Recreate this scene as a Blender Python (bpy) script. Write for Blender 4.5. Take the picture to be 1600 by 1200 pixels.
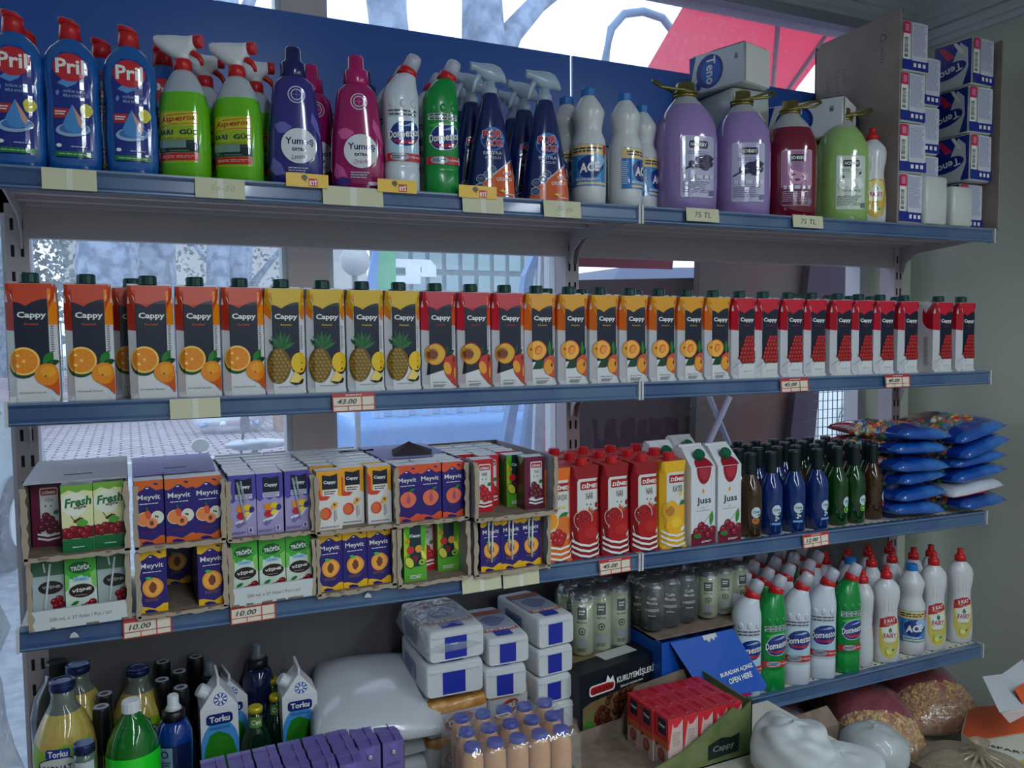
import bpy, bmesh, math, random
from math import sin, cos, pi, radians, sqrt
from mathutils import Vector, Matrix
from mathutils.geometry import tessellate_polygon
random.seed(7)
for o in list(bpy.data.objects): bpy.data.objects.remove(o)
SC = bpy.context.scene
COL = SC.collection

# ------------------------------------------------------------------ camera
CAM = Vector((0, -1.5, 1.55)); FPX = 1268.33
YAW, PIT, ROLL = 0.442, 0.0648, -0.0104
_r = Vector((cos(YAW), -sin(YAW), 0)); _f = Vector((sin(YAW)*cos(PIT), cos(YAW)*cos(PIT), -sin(PIT))); _u = _r.cross(_f)
_r2 = cos(ROLL)*_r + sin(ROLL)*_u; _u2 = -sin(ROLL)*_r + cos(ROLL)*_u
cam = bpy.data.objects.new('camera', bpy.data.cameras.new('camera')); COL.objects.link(cam)
cam.matrix_world = Matrix(((_r2.x, _u2.x, -_f.x, CAM.x), (_r2.y, _u2.y, -_f.y, CAM.y), (_r2.z, _u2.z, -_f.z, CAM.z), (0, 0, 0, 1)))
cam.data.sensor_width = 36; cam.data.lens = FPX/1600*36; cam.data.clip_start = .05; cam.data.clip_end = 300
SC.camera = cam
def at_y(px, py, y):          # where the sight line through a photo point meets the plane at depth y
    d = _f+(px-800)/FPX*_r2-(py-600)/FPX*_u2; k = (y+1.5)/d.y; return CAM+d*k
def at_z(px, py, z):
    d = _f+(px-800)/FPX*_r2-(py-600)/FPX*_u2; k = (z-1.55)/d.z; return CAM+d*k

# ------------------------------------------------------------------ world and light
W = bpy.data.worlds.new('overcast sky'); SC.world = W; W.use_nodes = True
nt = W.node_tree; bg = nt.nodes['Background']
tc = nt.nodes.new('ShaderNodeTexCoord'); no = nt.nodes.new('ShaderNodeTexNoise'); no.inputs['Scale'].default_value = 1.5
cr = nt.nodes.new('ShaderNodeValToRGB'); cr.color_ramp.elements[0].color = (.66, .78, .96, 1); cr.color_ramp.elements[1].color = (.92, .97, 1, 1)
nt.links.new(tc.outputs['Generated'], no.inputs['Vector']); nt.links.new(no.outputs['Fac'], cr.inputs['Fac']); nt.links.new(cr.outputs['Color'], bg.inputs['Color'])
bg.inputs['Strength'].default_value = 2.3
def area(name, loc, sx, sy, power, color, rot=(0, 0, 0)):
    l = bpy.data.lights.new(name, 'AREA'); l.shape = 'RECTANGLE'; l.size = sx; l.size_y = sy; l.energy = power; l.color = color
    o = bpy.data.objects.new(name, l); COL.objects.link(o); o.location = loc; o.rotation_euler = rot; return o
TUBE = (.80, .90, 1.0)
for tx in (.45, 2.0):                       # two rows of ceiling tubes that run away from the shelves
    for k in range(5):
        area('ceiling_tube_light', (tx, -1.9-1.45*k, 2.5), .17, 1.3, 17, TUBE)
SC.view_settings.view_transform = 'Standard'; SC.view_settings.look = 'None'; SC.view_settings.exposure = 0.0; SC.view_settings.gamma = 1.0
SC.view_settings.use_curve_mapping = False
SC.cycles.use_denoising = True; SC.cycles.max_bounces = 7; SC.cycles.transparent_max_bounces = 16
SC.cycles.diffuse_bounces = 3; SC.cycles.glossy_bounces = 3; SC.cycles.transmission_bounces = 5
SC.cycles.sample_clamp_indirect = 4; SC.cycles.caustics_reflective = False; SC.cycles.caustics_refractive = False

# ------------------------------------------------------------------ materials
MATS = {}
def lin(c): return tuple((x/255/12.92 if x/255 <= .04045 else ((x/255+.055)/1.055)**2.4) for x in c)
def M(name, c=(128, 128, 128), rough=.5, metal=0, trans=0, ior=1.45, alpha=1, coat=0, bump=0, bscale=60, spot=None, sscale=20, sfac=(.4, .6), sheen=0):
    if name in MATS: return MATS[name]
    m = bpy.data.materials.new(name); m.use_nodes = True; n = m.node_tree; b = n.nodes['Principled BSDF']
    col = lin(c)+(1,); b.inputs['Base Color'].default_value = col; m.diffuse_color = col
    b.inputs['Roughness'].default_value = rough; b.inputs['Metallic'].default_value = metal
    b.inputs['Transmission Weight'].default_value = trans; b.inputs['IOR'].default_value = ior; b.inputs['Alpha'].default_value = alpha
    if coat: b.inputs['Coat Weight'].default_value = coat; b.inputs['Coat Roughness'].default_value = .06
    if bump or spot:
        t = n.nodes.new('ShaderNodeTexCoord'); x = n.nodes.new('ShaderNodeTexNoise'); x.inputs['Detail'].default_value = 4
        n.links.new(t.outputs['Object'], x.inputs['Vector'])
    if bump:
        x.inputs['Scale'].default_value = bscale; bp = n.nodes.new('ShaderNodeBump'); bp.inputs['Strength'].default_value = bump; bp.inputs['Distance'].default_value = .004
        n.links.new(x.outputs['Fac'], bp.inputs['Height']); n.links.new(bp.outputs['Normal'], b.inputs['Normal'])
    if spot:
        x2 = n.nodes.new('ShaderNodeTexNoise'); x2.inputs['Scale'].default_value = sscale; x2.inputs['Detail'].default_value = 5; n.links.new(t.outputs['Object'], x2.inputs['Vector'])
        r = n.nodes.new('ShaderNodeValToRGB'); r.color_ramp.elements[0].position = sfac[0]; r.color_ramp.elements[1].position = sfac[1]
        r.color_ramp.elements[0].color = col; r.color_ramp.elements[1].color = lin(spot)+(1,)
        n.links.new(x2.outputs['Fac'], r.inputs['Fac']); n.links.new(r.outputs['Color'], b.inputs['Base Color'])
    MATS[name] = m; return m
INKR = .32
def INK(r, g, b, rough=None):               # printed colour on packaging
    q = rough or INKR; return M('ink_%d_%d_%d_%d' % (r, g, b, q*100), (r, g, b), q, coat=.9 if q < .2 else 0)
def node_mat(name):
    m = bpy.data.materials.new(name); m.use_nodes = True; n = m.node_tree; MATS[name] = m
    return m, n, n.nodes['Principled BSDF'], n.nodes['Material Output']
def film(name, c, vis=.25, rough=.12, bump=.6, bscale=25):     # thin clear or tinted plastic wrap: mostly see-through, with gloss
    if name in MATS: return MATS[name]
    m, n, b, out = node_mat(name)
    b.inputs['Base Color'].default_value = lin(c)+(1,); b.inputs['Roughness'].default_value = rough
    tr = n.nodes.new('ShaderNodeBsdfTransparent'); mx = n.nodes.new('ShaderNodeMixShader'); g = n.nodes.new('ShaderNodeBsdfGlossy'); g.inputs['Roughness'].default_value = rough
    t = n.nodes.new('ShaderNodeTexCoord'); x = n.nodes.new('ShaderNodeTexNoise'); x.inputs['Scale'].default_value = bscale; x.inputs['Detail'].default_value = 3
    bp = n.nodes.new('ShaderNodeBump'); bp.inputs['Strength'].default_value = bump; bp.inputs['Distance'].default_value = .01
    n.links.new(t.outputs['Object'], x.inputs['Vector']); n.links.new(x.outputs['Fac'], bp.inputs['Height'])
    n.links.new(bp.outputs['Normal'], b.inputs['Normal']); n.links.new(bp.outputs['Normal'], g.inputs['Normal'])
    mx.inputs[0].default_value = vis; n.links.new(tr.outputs[0], mx.inputs[1]); n.links.new(b.outputs[0], mx.inputs[2])
    m2 = n.nodes.new('ShaderNodeMixShader'); m2.inputs[0].default_value = .10
    n.links.new(mx.outputs[0], m2.inputs[1]); n.links.new(g.outputs[0], m2.inputs[2]); n.links.new(m2.outputs[0], out.inputs['Surface'])
    return m

# ------------------------------------------------------------------ mesh building
class MB:
    def __init__(s): s.v = []; s.f = []; s.mi = []; s.sm = []; s.mats = []
    def mid(s, m):
        if m not in s.mats: s.mats.append(m)
        return s.mats.index(m)
    def add(s, vs, fs, m, smooth=False):
        o = len(s.v); i = s.mid(m); s.v += [tuple(v) for v in vs]
        for f in fs: s.f.append(tuple(a+o for a in f)); s.mi.append(i); s.sm.append(smooth)
        return s
    def box(s, a, b, m, mtop=None):
        x0, y0, z0 = a; x1, y1, z1 = b
        vs = [(x0, y0, z0), (x1, y0, z0), (x1, y1, z0), (x0, y1, z0), (x0, y0, z1), (x1, y0, z1), (x1, y1, z1), (x0, y1, z1)]
        s.add(vs, [(0, 3, 2, 1), (0, 1, 5, 4), (1, 2, 6, 5), (2, 3, 7, 6), (3, 0, 4, 7)], m)
        s.add(vs, [(4, 5, 6, 7)], mtop or m); return s
    def hexa(s, vs, m):                      # eight corners: bottom four, top four
        return s.add(vs, [(0, 3, 2, 1), (0, 1, 5, 4), (1, 2, 6, 5), (2, 3, 7, 6), (3, 0, 4, 7), (4, 5, 6, 7)], m)
    def prism(s, pts, z0, z1, m, axis='z', smooth=False):     # polygon extruded along an axis
        n = len(pts)
        g = {'z': lambda p, t: (p[0], p[1], t), 'y': lambda p, t: (p[0], t, p[1]), 'x': lambda p, t: (t, p[0], p[1])}[axis]
        vs = [g(p, z0) for p in pts]+[g(p, z1) for p in pts]
        tri = tessellate_polygon([[Vector((p[0], p[1], 0)) for p in pts]])
        s.add(vs, [tuple(t) for t in tri]+[tuple(a+n for a in t) for t in tri], m)
        s.add(vs, [(i, (i+1) % n, n+(i+1) % n, n+i) for i in range(n)], m, smooth); return s
    def loft(s, rings, m, caps=(1, 1), smooth=True, mfn=None):
        n = len(rings[0]); vs = [p for r in rings for p in r]
        for k in range(len(rings)-1):
            mm = mfn(k) if mfn else m
            fs = [(k*n+i, k*n+(i+1) % n, (k+1)*n+(i+1) % n, (k+1)*n+i) for i in range(n)]
            used = vs[k*n:(k+2)*n]
            s.add(used, [(i, (i+1) % n, n+(i+1) % n, n+i) for i in range(n)], mm, smooth)
        if caps[0]: s.add(rings[0], [tuple(range(n))[::-1]], mfn(0) if mfn else m)
        if caps[1]: s.add(rings[-1], [tuple(range(n))], mfn(len(rings)-2) if mfn else m)
        return s
    def lathe(s, prof, m, c=(0, 0), seg=20, caps=(1, 1), mfn=None, tilt=None):
        rings = [[(c[0]+r*cos(2*pi*i/seg), c[1]+r*sin(2*pi*i/seg), z) for i in range(seg)] for z, r in prof]
        if tilt: rings = [[tilt(p) for p in r] for r in rings]
        return s.loft(rings, m, caps, True, mfn)
    def tube(s, pts, r, m, seg=8, closed=False, caps=True):
        P = [Vector(p) for p in pts]; n = len(P); rings = []; up = Vector((0, 0, 1))
        for i in range(n):
            a = P[(i-1) % n] if (closed or i > 0) else P[0]; b = P[(i+1) % n] if (closed or i < n-1) else P[-1]
            t = (b-a).normalized(); x = t.cross(up)
            if x.length < .2: x = t.cross(Vector((0, 1, 0)))
            x.normalize(); y = x.cross(t); rr = r[i] if isinstance(r, (list, tuple)) else r
            rings.append([tuple(P[i]+x*rr*cos(2*pi*k/seg)+y*rr*sin(2*pi*k/seg)) for k in range(seg)])
        if closed: rings.append(rings[0])
        return s.loft(rings, m, (0, 0) if closed or not caps else (1, 1))
    def grid(s, fn, nu, nv, m, smooth=True):
        vs = [fn(i/nu, j/nv) for j in range(nv+1) for i in range(nu+1)]
        return s.add(vs, [(j*(nu+1)+i, j*(nu+1)+i+1, (j+1)*(nu+1)+i+1, (j+1)*(nu+1)+i) for j in range(nv) for i in range(nu)], m, smooth)
    def xf(s, f): s.v = [tuple(f(Vector(v))) for v in s.v]; return s
    def merge(s, o, f=lambda p: p):
        off = len(s.v); s.v += [tuple(f(Vector(v))) for v in o.v]
        for fc, mi, sm in zip(o.f, o.mi, o.sm): s.f.append(tuple(a+off for a in fc)); s.mi.append(s.mid(o.mats[mi])); s.sm.append(sm)
        return s
    def build(s, name, parent=None, loc=None):
        me = bpy.data.meshes.new(name); me.from_pydata(s.v, [], s.f)
        for m in s.mats: me.materials.append(m)
        me.polygons.foreach_set('material_index', s.mi); me.polygons.foreach_set('use_smooth', s.sm)
        me.update()
        bm = bmesh.new(); bm.from_mesh(me); bmesh.ops.remove_doubles(bm, verts=bm.verts, dist=.00001)
        bm.to_mesh(me); bm.free()
        ob = bpy.data.objects.new(name, me); COL.objects.link(ob)
        if parent: ob.parent = parent
        if loc is not None: ob.location = loc
        return ob
def sring(z, a, b, n=2.0, seg=28, cx=0, cy=0, y_at=None):   # super-ellipse ring
    out = []
    for i in range(seg):
        t = 2*pi*i/seg; c, q = cos(t), sin(t)
        out.append((cx+a*math.copysign(abs(c)**(2/n), c), cy+b*math.copysign(abs(q)**(2/n), q), z))
    return out
def rrect(z, hx, hy, r, k=3, cx=0, cy=0):                   # rounded-rectangle ring
    out = []
    for (sx, sy, a0) in ((1, 1, 0), (-1, 1, 90), (-1, -1, 180), (1, -1, 270)):
        for i in range(k):
            a = radians(a0+90*i/(k-1)); out.append((cx+sx*(hx-r)+r*cos(a), cy+sy*(hy-r)+r*sin(a), z))
    return out
class Body:                                 # body of revolution-like bottle from (z, a, b, n[, cx]) rows
    def __init__(s, rows, seg=28): s.rows = [tuple(r)+(0,)*(5-len(r)) for r in rows]; s.seg = seg
    def mesh(s, mb, m, caps=(1, 1), mfn=None):
        return mb.loft([sring(z, a, b, n, s.seg, cx) for z, a, b, n, cx in s.rows], m, caps, True, mfn)
    def at(s, z):
        R = s.rows
        if z <= R[0][0]: return R[0][1:]
        for p, q in zip(R, R[1:]):
            if z <= q[0]:
                t = (z-p[0])/max(1e-6, q[0]-p[0]); return tuple(p[i]+(q[i]-p[i])*t for i in range(1, 5))
        return R[-1][1:]
    def surf(s, u, v, off):                 # u measured across the front, v the height
        a, b, n, cx = s.at(v); t = max(-1.25, min(1.25, u/(a*1.0)))
        c, q = sin(t), cos(t)
        x = cx+(a+off)*math.copysign(abs(c)**(2/n), c); y = -(b+off)*abs(q)**(2/n); return (x, y, v)
    def psurf(s, u, v, off):                # straight projection for flat-fronted bottles
        a, b, n, cx = s.at(v); d = min(.985, abs((u-cx)/a)); return (u, -b*(1-d**n)**(1/n)-off, v)

_TX = {}
def text_mesh(s, bold, shear):
    k = (s, bold, shear)
    if k not in _TX:
        cu = bpy.data.curves.new('t', 'FONT'); cu.body = s; cu.size = 1; cu.resolution_u = 2; cu.offset = bold; cu.shear = shear; cu.fill_mode = 'FRONT'
        ob = bpy.data.objects.new('t', cu); COL.objects.link(ob); dg = bpy.context.evaluated_depsgraph_get(); me = bpy.data.meshes.new_from_object(ob.evaluated_get(dg))
        vs = [(v.co.x, v.co.y) for v in me.vertices]; fs = [tuple(p.vertices) for p in me.polygons]
        bpy.data.objects.remove(ob); bpy.data.curves.remove(cu); bpy.data.meshes.remove(me)
        if not vs: vs = [(0, 0), (1, 0), (0, 1)]; fs = [(0, 1, 2)]
        x0 = min(v[0] for v in vs); x1 = max(v[0] for v in vs); y0 = min(v[1] for v in vs); y1 = max(v[1] for v in vs)
        _TX[k] = (vs, fs, x0, x1, y0, y1)
    return _TX[k]
class Art:                                   # flat printed artwork, later wrapped on a surface
    def __init__(s): s.it = []; s.L = 0
    def poly(s, pts, m, lay=None):
        if lay is None: s.L += 1; lay = s.L
        tri = tessellate_polygon([[Vector((p[0], p[1], 0)) for p in pts]])
        s.it.append(([tuple(p) for p in pts], [tuple(t) for t in tri], m, lay)); return s
    def rect(s, x0, y0, x1, y1, m, r=0, lay=None):
        if r: 
            pts = []
            for (cx, cy, a0) in ((x1-r, y1-r, 0), (x0+r, y1-r, 90), (x0+r, y0+r, 180), (x1-r, y0+r, 270)):
                for i in range(4): a = radians(a0+30*i); pts.append((cx+r*cos(a), cy+r*sin(a)))
            return s.poly(pts, m, lay)
        return s.poly([(x0, y0), (x1, y0), (x1, y1), (x0, y1)], m, lay)
    def ell(s, cx, cy, rx, ry, m, seg=20, rot=0, a0=0, a1=360, lay=None):
        full = a1-a0 >= 360; n = seg if full else seg+1; pts = []
        for i in range(n):
            a = radians(a0+(a1-a0)*i/seg); x, y = rx*cos(a), ry*sin(a); c, q = cos(radians(rot)), sin(radians(rot)); pts.append((cx+x*c-y*q, cy+x*q+y*c))
        return s.poly(pts, m, lay)
    def leaf(s, x, y, l, w, ang, m, lay=None):
        c, q = cos(radians(ang)), sin(radians(ang)); P = []
        for t, h in ((0, 0), (.25, .8), (.5, 1), (.75, .7), (1, 0), (.75, -.7), (.5, -1), (.25, -.8)): P.append((x+t*l*c-h*w/2*q, y+t*l*q+h*w/2*c))
        return s.poly(P, m, lay)
    def line(s, pts, w, m, lay=None):
        if lay is None: s.L += 1; lay = s.L
        for p, q in zip(pts, pts[1:]):
            d = Vector((q[0]-p[0], q[1]-p[1])); L = d.length or 1e-6; n = Vector((-d.y, d.x))/L*w/2
            s.poly([(p[0]+n.x, p[1]+n.y), (p[0]-n.x, p[1]-n.y), (q[0]-n.x, q[1]-n.y), (q[0]+n.x, q[1]+n.y)], m, lay)
        return s
    def text(s, t, cx, cy, h, m, w=None, bold=.01, shear=0, rot=0, lay=None):
        if lay is None: s.L += 1; lay = s.L
        vs, fs, x0, x1, y0, y1 = text_mesh(t, bold, shear)
        sy = h/(y1-y0); sx = sy if w is None else w/(x1-x0); mx, my = (x0+x1)/2, (y0+y1)/2; c, q = cos(radians(rot)), sin(radians(rot)); P = []
        for x, y in vs: X = (x-mx)*sx; Y = (y-my)*sy; P.append((cx+X*c-Y*q, cy+X*q+Y*c))
        s.it.append((P, fs, m, lay)); return s
    def lines(s, cx, cy, w, h, n, m, frac=.5, gap=None, seed=1):            # rows of tiny print
        R = random.Random(seed); s.L += 1; lay = s.L
        for i in range(n):
            y = cy+h/2-h*(i+.5)/n; x = cx-w/2; e = cx+w/2-R.random()*w*.25; hh = h/n*frac/2
            while x < e:
                l = w*(.08+.16*R.random()); s.rect(x, y-hh, min(x+l, e), y+hh, m, lay=lay); x += l+w*.03
        return s
    def bars(s, x0, y0, x1, y1, n, m, vert=True, seed=2):
        R = random.Random(seed); s.L += 1; lay = s.L
        for i in range(n):
            w = .25+.5*R.random()
            if vert: a = x0+(x1-x0)*i/n; s.rect(a, y0, a+(x1-x0)/n*w, y1, m, lay=lay)
            else: a = y0+(y1-y0)*i/n; s.rect(x0, a, x1, a+(y1-y0)/n*w, m, lay=lay)
        return s
    def clip(s, x0, y0, x1, y1):
        s.cl = (x0, y0, x1, y1); return s
    def emit(s, mb, surf, step=0, base=.0004, dl=.00022, tr=None):
        cl = getattr(s, 'cl', None); dense = sorted(set(l for *_, l in s.it)); rank = {l: i for i, l in enumerate(dense)}
        dl = min(dl, .0035/max(1, len(dense)))
        for P, F, m, lay in s.it:
            if tr: P = [tr(p) for p in P]
            xs = [p[0] for p in P]; ys = [p[1] for p in P]
            need = step and (max(xs)-min(xs) > step or max(ys)-min(ys) > step*2)
            cut = cl and (min(xs) < cl[0] or max(xs) > cl[2] or min(ys) < cl[1] or max(ys) > cl[3])
            if need or cut:
                bm = bmesh.new(); V = [bm.verts.new((p[0], p[1], 0)) for p in P]
                for f in F:
                    try: bm.faces.new([V[i] for i in f])
                    except ValueError: pass
                if cut:
                    for co, no in (((cl[0], 0, 0), (-1, 0, 0)), ((cl[2], 0, 0), (1, 0, 0)), ((0, cl[1], 0), (0, -1, 0)), ((0, cl[3], 0), (0, 1, 0))):
                        bmesh.ops.bisect_plane(bm, geom=bm.verts[:]+bm.edges[:]+bm.faces[:], dist=1e-7, plane_co=co, plane_no=no, clear_outer=True)
                if need:
                    for ax, st in ((0, step), (1, step*2)):
                        c = xs if ax == 0 else ys; k = math.ceil(min(c)/st)
                        while k*st < max(c):
                            co = [0, 0, 0]; co[ax] = k*st; nn = [0, 0, 0]; nn[ax] = 1
                            bmesh.ops.bisect_plane(bm, geom=bm.verts[:]+bm.edges[:]+bm.faces[:], dist=1e-7, plane_co=co, plane_no=nn); k += 1
                bm.verts.index_update(); P2 = [(v.co.x, v.co.y) for v in bm.verts]; F2 = [tuple(v.index for v in f.verts) for f in bm.faces]; bm.free()
            else: P2, F2 = P, F
            if P2 and F2: mb.add([surf(p[0], p[1], base+dl*rank[lay]) for p in P2], F2, m)
        return mb

# ------------------------------------------------------------------ objects
def props(o, label=None, cat=None, group=None, kind=None):
    if label: o['label'] = label
    if cat: o['category'] = cat
    if group: o['group'] = group
    if kind: o['kind'] = kind
    return o
def empty(name, loc=(0, 0, 0), rz=0):
    o = bpy.data.objects.new(name, None); COL.objects.link(o); o.location = loc; o.rotation_euler = (0, 0, rz); o.empty_display_size = .05; return o
def copy_tree(o, parent=None):
    c = o.copy(); COL.objects.link(c); c.parent = parent
    for ch in o.children: copy_tree(ch, c)
    return c
PROTO = {}
def place(key, maker, loc, rz=0, label='', cat='', group=None, rot=None, scale=1):
    if key not in PROTO: r = PROTO[key] = maker()
    else: r = copy_tree(PROTO[key])
    for k in ('group', 'label'):
        if k in r: del r[k]
    r.location = loc; r.rotation_euler = rot if rot else (0, 0, radians(rz)); r.scale = (scale,)*3 if not isinstance(scale, tuple) else scale
    return props(r, label, cat, group)
ORD = ['first', 'second', 'third', 'fourth', 'fifth', 'sixth', 'seventh', 'eighth', 'ninth', 'tenth']
def bz(s, x):                                # deck height of the four shelf levels (hung very slightly out of level)
    z0, t = ((1.8182, .0016), (1.4332, -.0083), (1.0492, -.0238), (.6526, -.0183))[s]; return z0+t*(x-1.021)
# ------------------------------------------------------------------ room shell
m_wall = M('painted wall', (184, 190, 176), .75, bump=.15, bscale=90)
m_ceil = M('ceiling paint', (196, 202, 206), .8)
m_floor = M('floor tile', (156, 152, 148), .4)
m_frame = M('white window frame', (205, 205, 210), .35)
m_framed = M('brown grey post', (214, 196, 188), .5)
def struct(name, mb, label=None):
    o = mb.build(name); o['kind'] = 'structure'
    if label: o['label'] = label
    return o
WX = 2.43; CZ = 2.585
struct('floor', MB().box((-3.2, -7, -.08), (WX+.2, .62, 0), m_floor), 'grey tiled shop floor')
mb = MB().box((-3.2, -7, CZ), (WX+.2, .62, CZ+.1), m_ceil); struct('ceiling', mb, 'off white ceiling above the shelves')
mb = MB()
for i, (dz, dx) in enumerate(((.02, .09), (.045, .065), (.07, .045), (.10, .03), (.118, .014))):
    mb.box((WX-dx, -7, CZ-dz), (WX, .44, CZ-dz+.028), m_ceil)
struct('trim_1', mb, 'stepped crown moulding where the right wall meets the ceiling')
mb = MB()
for i, (dz, dx) in enumerate(((.016, .07), (.034, .045), (.05, .02))): mb.box((-3.2, .44-dx, CZ-dz), (WX, .44, CZ-dz+.02), m_ceil)
struct('trim_2', mb, 'stepped crown moulding above the shop window')
struct('wall_right', MB().box((WX, -7, 0), (WX+.12, .50, CZ), m_wall), 'pale grey green wall at the right end of the shelves')
struct('wall_left', MB().box((-3.3, -7, 0), (-3.2, .62, CZ), m_wall)); struct('wall_back', MB().box((-3.2, -7.1, 0), (WX, -7, CZ), m_wall))
mb = MB().box((2.225, .44, 0), (WX, .50, CZ), m_wall).box((-3.2, .44, 2.56), (2.225, .50, CZ), m_wall).box((-3.2, .44, 0), (2.225, .50, .28), m_wall)
struct('wall_front', mb, 'strip of grey wall around the shop window')
# shop window
mb = MB()
for x0, x1 in ((-3.2, -3.1), (-1.6, -1.53), (-.222, -.172), (.345, .44), (2.190, 2.225)): mb.box((x0, .44, .28), (x1, .50, 2.56), m_framed if x0 == .345 else m_frame)
mb.box((1.048, .44, .28), (1.098, .50, 1.80), m_frame)
mb.box((-3.2, .43, 2.505), (2.225, .52, 2.56), M('grey frame head', (150, 156, 165), .4)).box((-3.2, .44, .28), (2.225, .5, .33), m_frame).box((-3.2, .44, 1.80), (2.225, .5, 1.85), m_frame)
mb.box((.44, .445, 1.86), (.452, .49, 2.5), m_frame).box((.333, .445, .33), (.345, .49, 2.5), m_frame).box((.44, .445, .33), (.452, .49, 1.8), m_frame)
win = struct('window_1', mb, 'shop window with pale frame behind the shelves, dusty and bright')
m, n, b, out = node_mat('dusty glass')
tr = n.nodes.new('ShaderNodeBsdfTransparent'); tr.inputs[0].default_value = (.82, .92, 1, 1)
tl = n.nodes.new('ShaderNodeBsdfTranslucent'); tl.inputs[0].default_value = (.74, .84, 1, 1)
g = n.nodes.new('ShaderNodeBsdfGlossy'); g.inputs['Roughness'].default_value = .03
t = n.nodes.new('ShaderNodeTexCoord'); x = n.nodes.new('ShaderNodeTexNoise'); x.inputs['Scale'].default_value = 55; x.inputs['Detail'].default_value = 8; x.inputs['Roughness'].default_value = .8
r = n.nodes.new('ShaderNodeMapRange'); r.inputs['From Min'].default_value = .35; r.inputs['From Max'].default_value = .75; r.inputs['To Min'].default_value = .16; r.inputs['To Max'].default_value = .34
mx = n.nodes.new('ShaderNodeMixShader'); m2 = n.nodes.new('ShaderNodeMixShader'); m2.inputs[0].default_value = .05
n.links.new(t.outputs['Object'], x.inputs['Vector']); n.links.new(x.outputs['Fac'], r.inputs['Value']); n.links.new(r.outputs[0], mx.inputs[0])
n.links.new(tr.outputs[0], mx.inputs[1]); n.links.new(tl.outputs[0], mx.inputs[2]); n.links.new(mx.outputs[0], m2.inputs[1]); n.links.new(g.outputs[0], m2.inputs[2]); n.links.new(m2.outputs[0], out.inputs['Surface'])
m_glass = m
m_glass2 = m.copy(); m_glass2.name = 'shaded glass'; q_ = m_glass2.node_tree.nodes['Map Range']; q_.inputs['To Min'].default_value = .006; q_.inputs['To Max'].default_value = .035  # same glass with haze turned down to imitate the awning's shade on it
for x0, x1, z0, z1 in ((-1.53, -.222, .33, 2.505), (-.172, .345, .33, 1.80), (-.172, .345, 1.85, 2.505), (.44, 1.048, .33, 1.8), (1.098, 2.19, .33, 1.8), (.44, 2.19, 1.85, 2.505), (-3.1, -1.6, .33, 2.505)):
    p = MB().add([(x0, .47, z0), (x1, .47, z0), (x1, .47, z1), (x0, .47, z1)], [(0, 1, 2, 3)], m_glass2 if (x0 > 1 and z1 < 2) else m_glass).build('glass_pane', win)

# ------------------------------------------------------------------ gondola shelving
m_metal = M('grey beige shelf metal', (182, 172, 178), .45)
m_cream = M('cream shelf deck', (214, 210, 196), .4)
m_bluep = M('blue header board', (44, 92, 176), .3)
m_pale = M('pale back panel', (170, 178, 190), .45)
m_rail = M('blue price rail', (56, 80, 124), .22, coat=.5, spot=(78, 104, 138), sscale=3, sfac=(.42, .58))
m_rail2 = M('rail highlight', (100, 122, 150), .2)
m_white = M('white end trim', (196, 198, 200), .4)
m_slot = M('slot dark', (18, 18, 22), .8)
UN = ((-.176, 1.017), (1.025, 2.205)); YB = .295
def shelf(level, u, depth=YB):
    x0, x1 = UN[u]; nm = ('top', 'second', 'third', 'fourth')[level]; side = ('left', 'right')[u]
    r = empty('shelf', ((x0+x1)/2, 0, bz(level, (x0+x1)/2)))
    tilt = ((.0016), (-.0083), (-.0238), (-.0183))[level]; hw = (x1-x0)/2; r.rotation_euler = (0, -math.atan(tilt), 0)
    d = MB(); d.box((-hw+.002, .008, -.006), (hw-.002, depth, -.002), m_metal, m_cream)
    for yy in (.03, .12, .2, .27): d.box((-hw+.004, yy, -.022), (hw-.004, yy+.018, -.006), m_metal)
    d.box((-hw+.004, .012, -.030), (hw-.004, .03, -.006), m_metal)
    if u == 1:                               # perforations along the deck front
        for i in range(46): d.box((-hw+.02+i*.0252, .022, -.0019), (-hw+.026+i*.0252, .027, -.0016), m_slot)
    d.build('deck', r)
    l = MB()
    prof = [(.010, .002), (-.004, .001), (-.006, -.003), (-.002, -.008), (-.003, -.026), (-.008, -.031), (-.005, -.036), (.010, -.035)]
    l.prism(prof, -hw, hw, m_rail, 'x'); l.box((-hw, -.0062, -.0025), (hw, -.0035, .0012), m_rail2)
    l.box((-hw, -.0082, -.033), (hw, -.004, -.0305), m_rail2)
    l.build('price_rail', r)
    for s in (-1, 1): MB().box((s*hw-.0025, -.009, -.037), (s*hw+.0025, .012, .003), m_white).build('end_cap', r)
    for sx in (-1, 1):
        x = sx*(hw-.004); pts = [(.012, -.008), (depth, -.008), (depth+.004, -.10), (depth-.012, -.102), (depth-.022, -.07), (depth-.06, -.045), (.03, -.026)]
        MB().prism(pts, x-.0015, x+.0015, m_metal, 'x').build('bracket', r)
    return props(r, 'grey metal %s shelf of the %s shelving bay with a blue price rail' % (nm, side), 'shelf', None)
for lv in range(3):
    for u in range(2): shelf(lv, u)
shelf(3, 1); 
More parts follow.
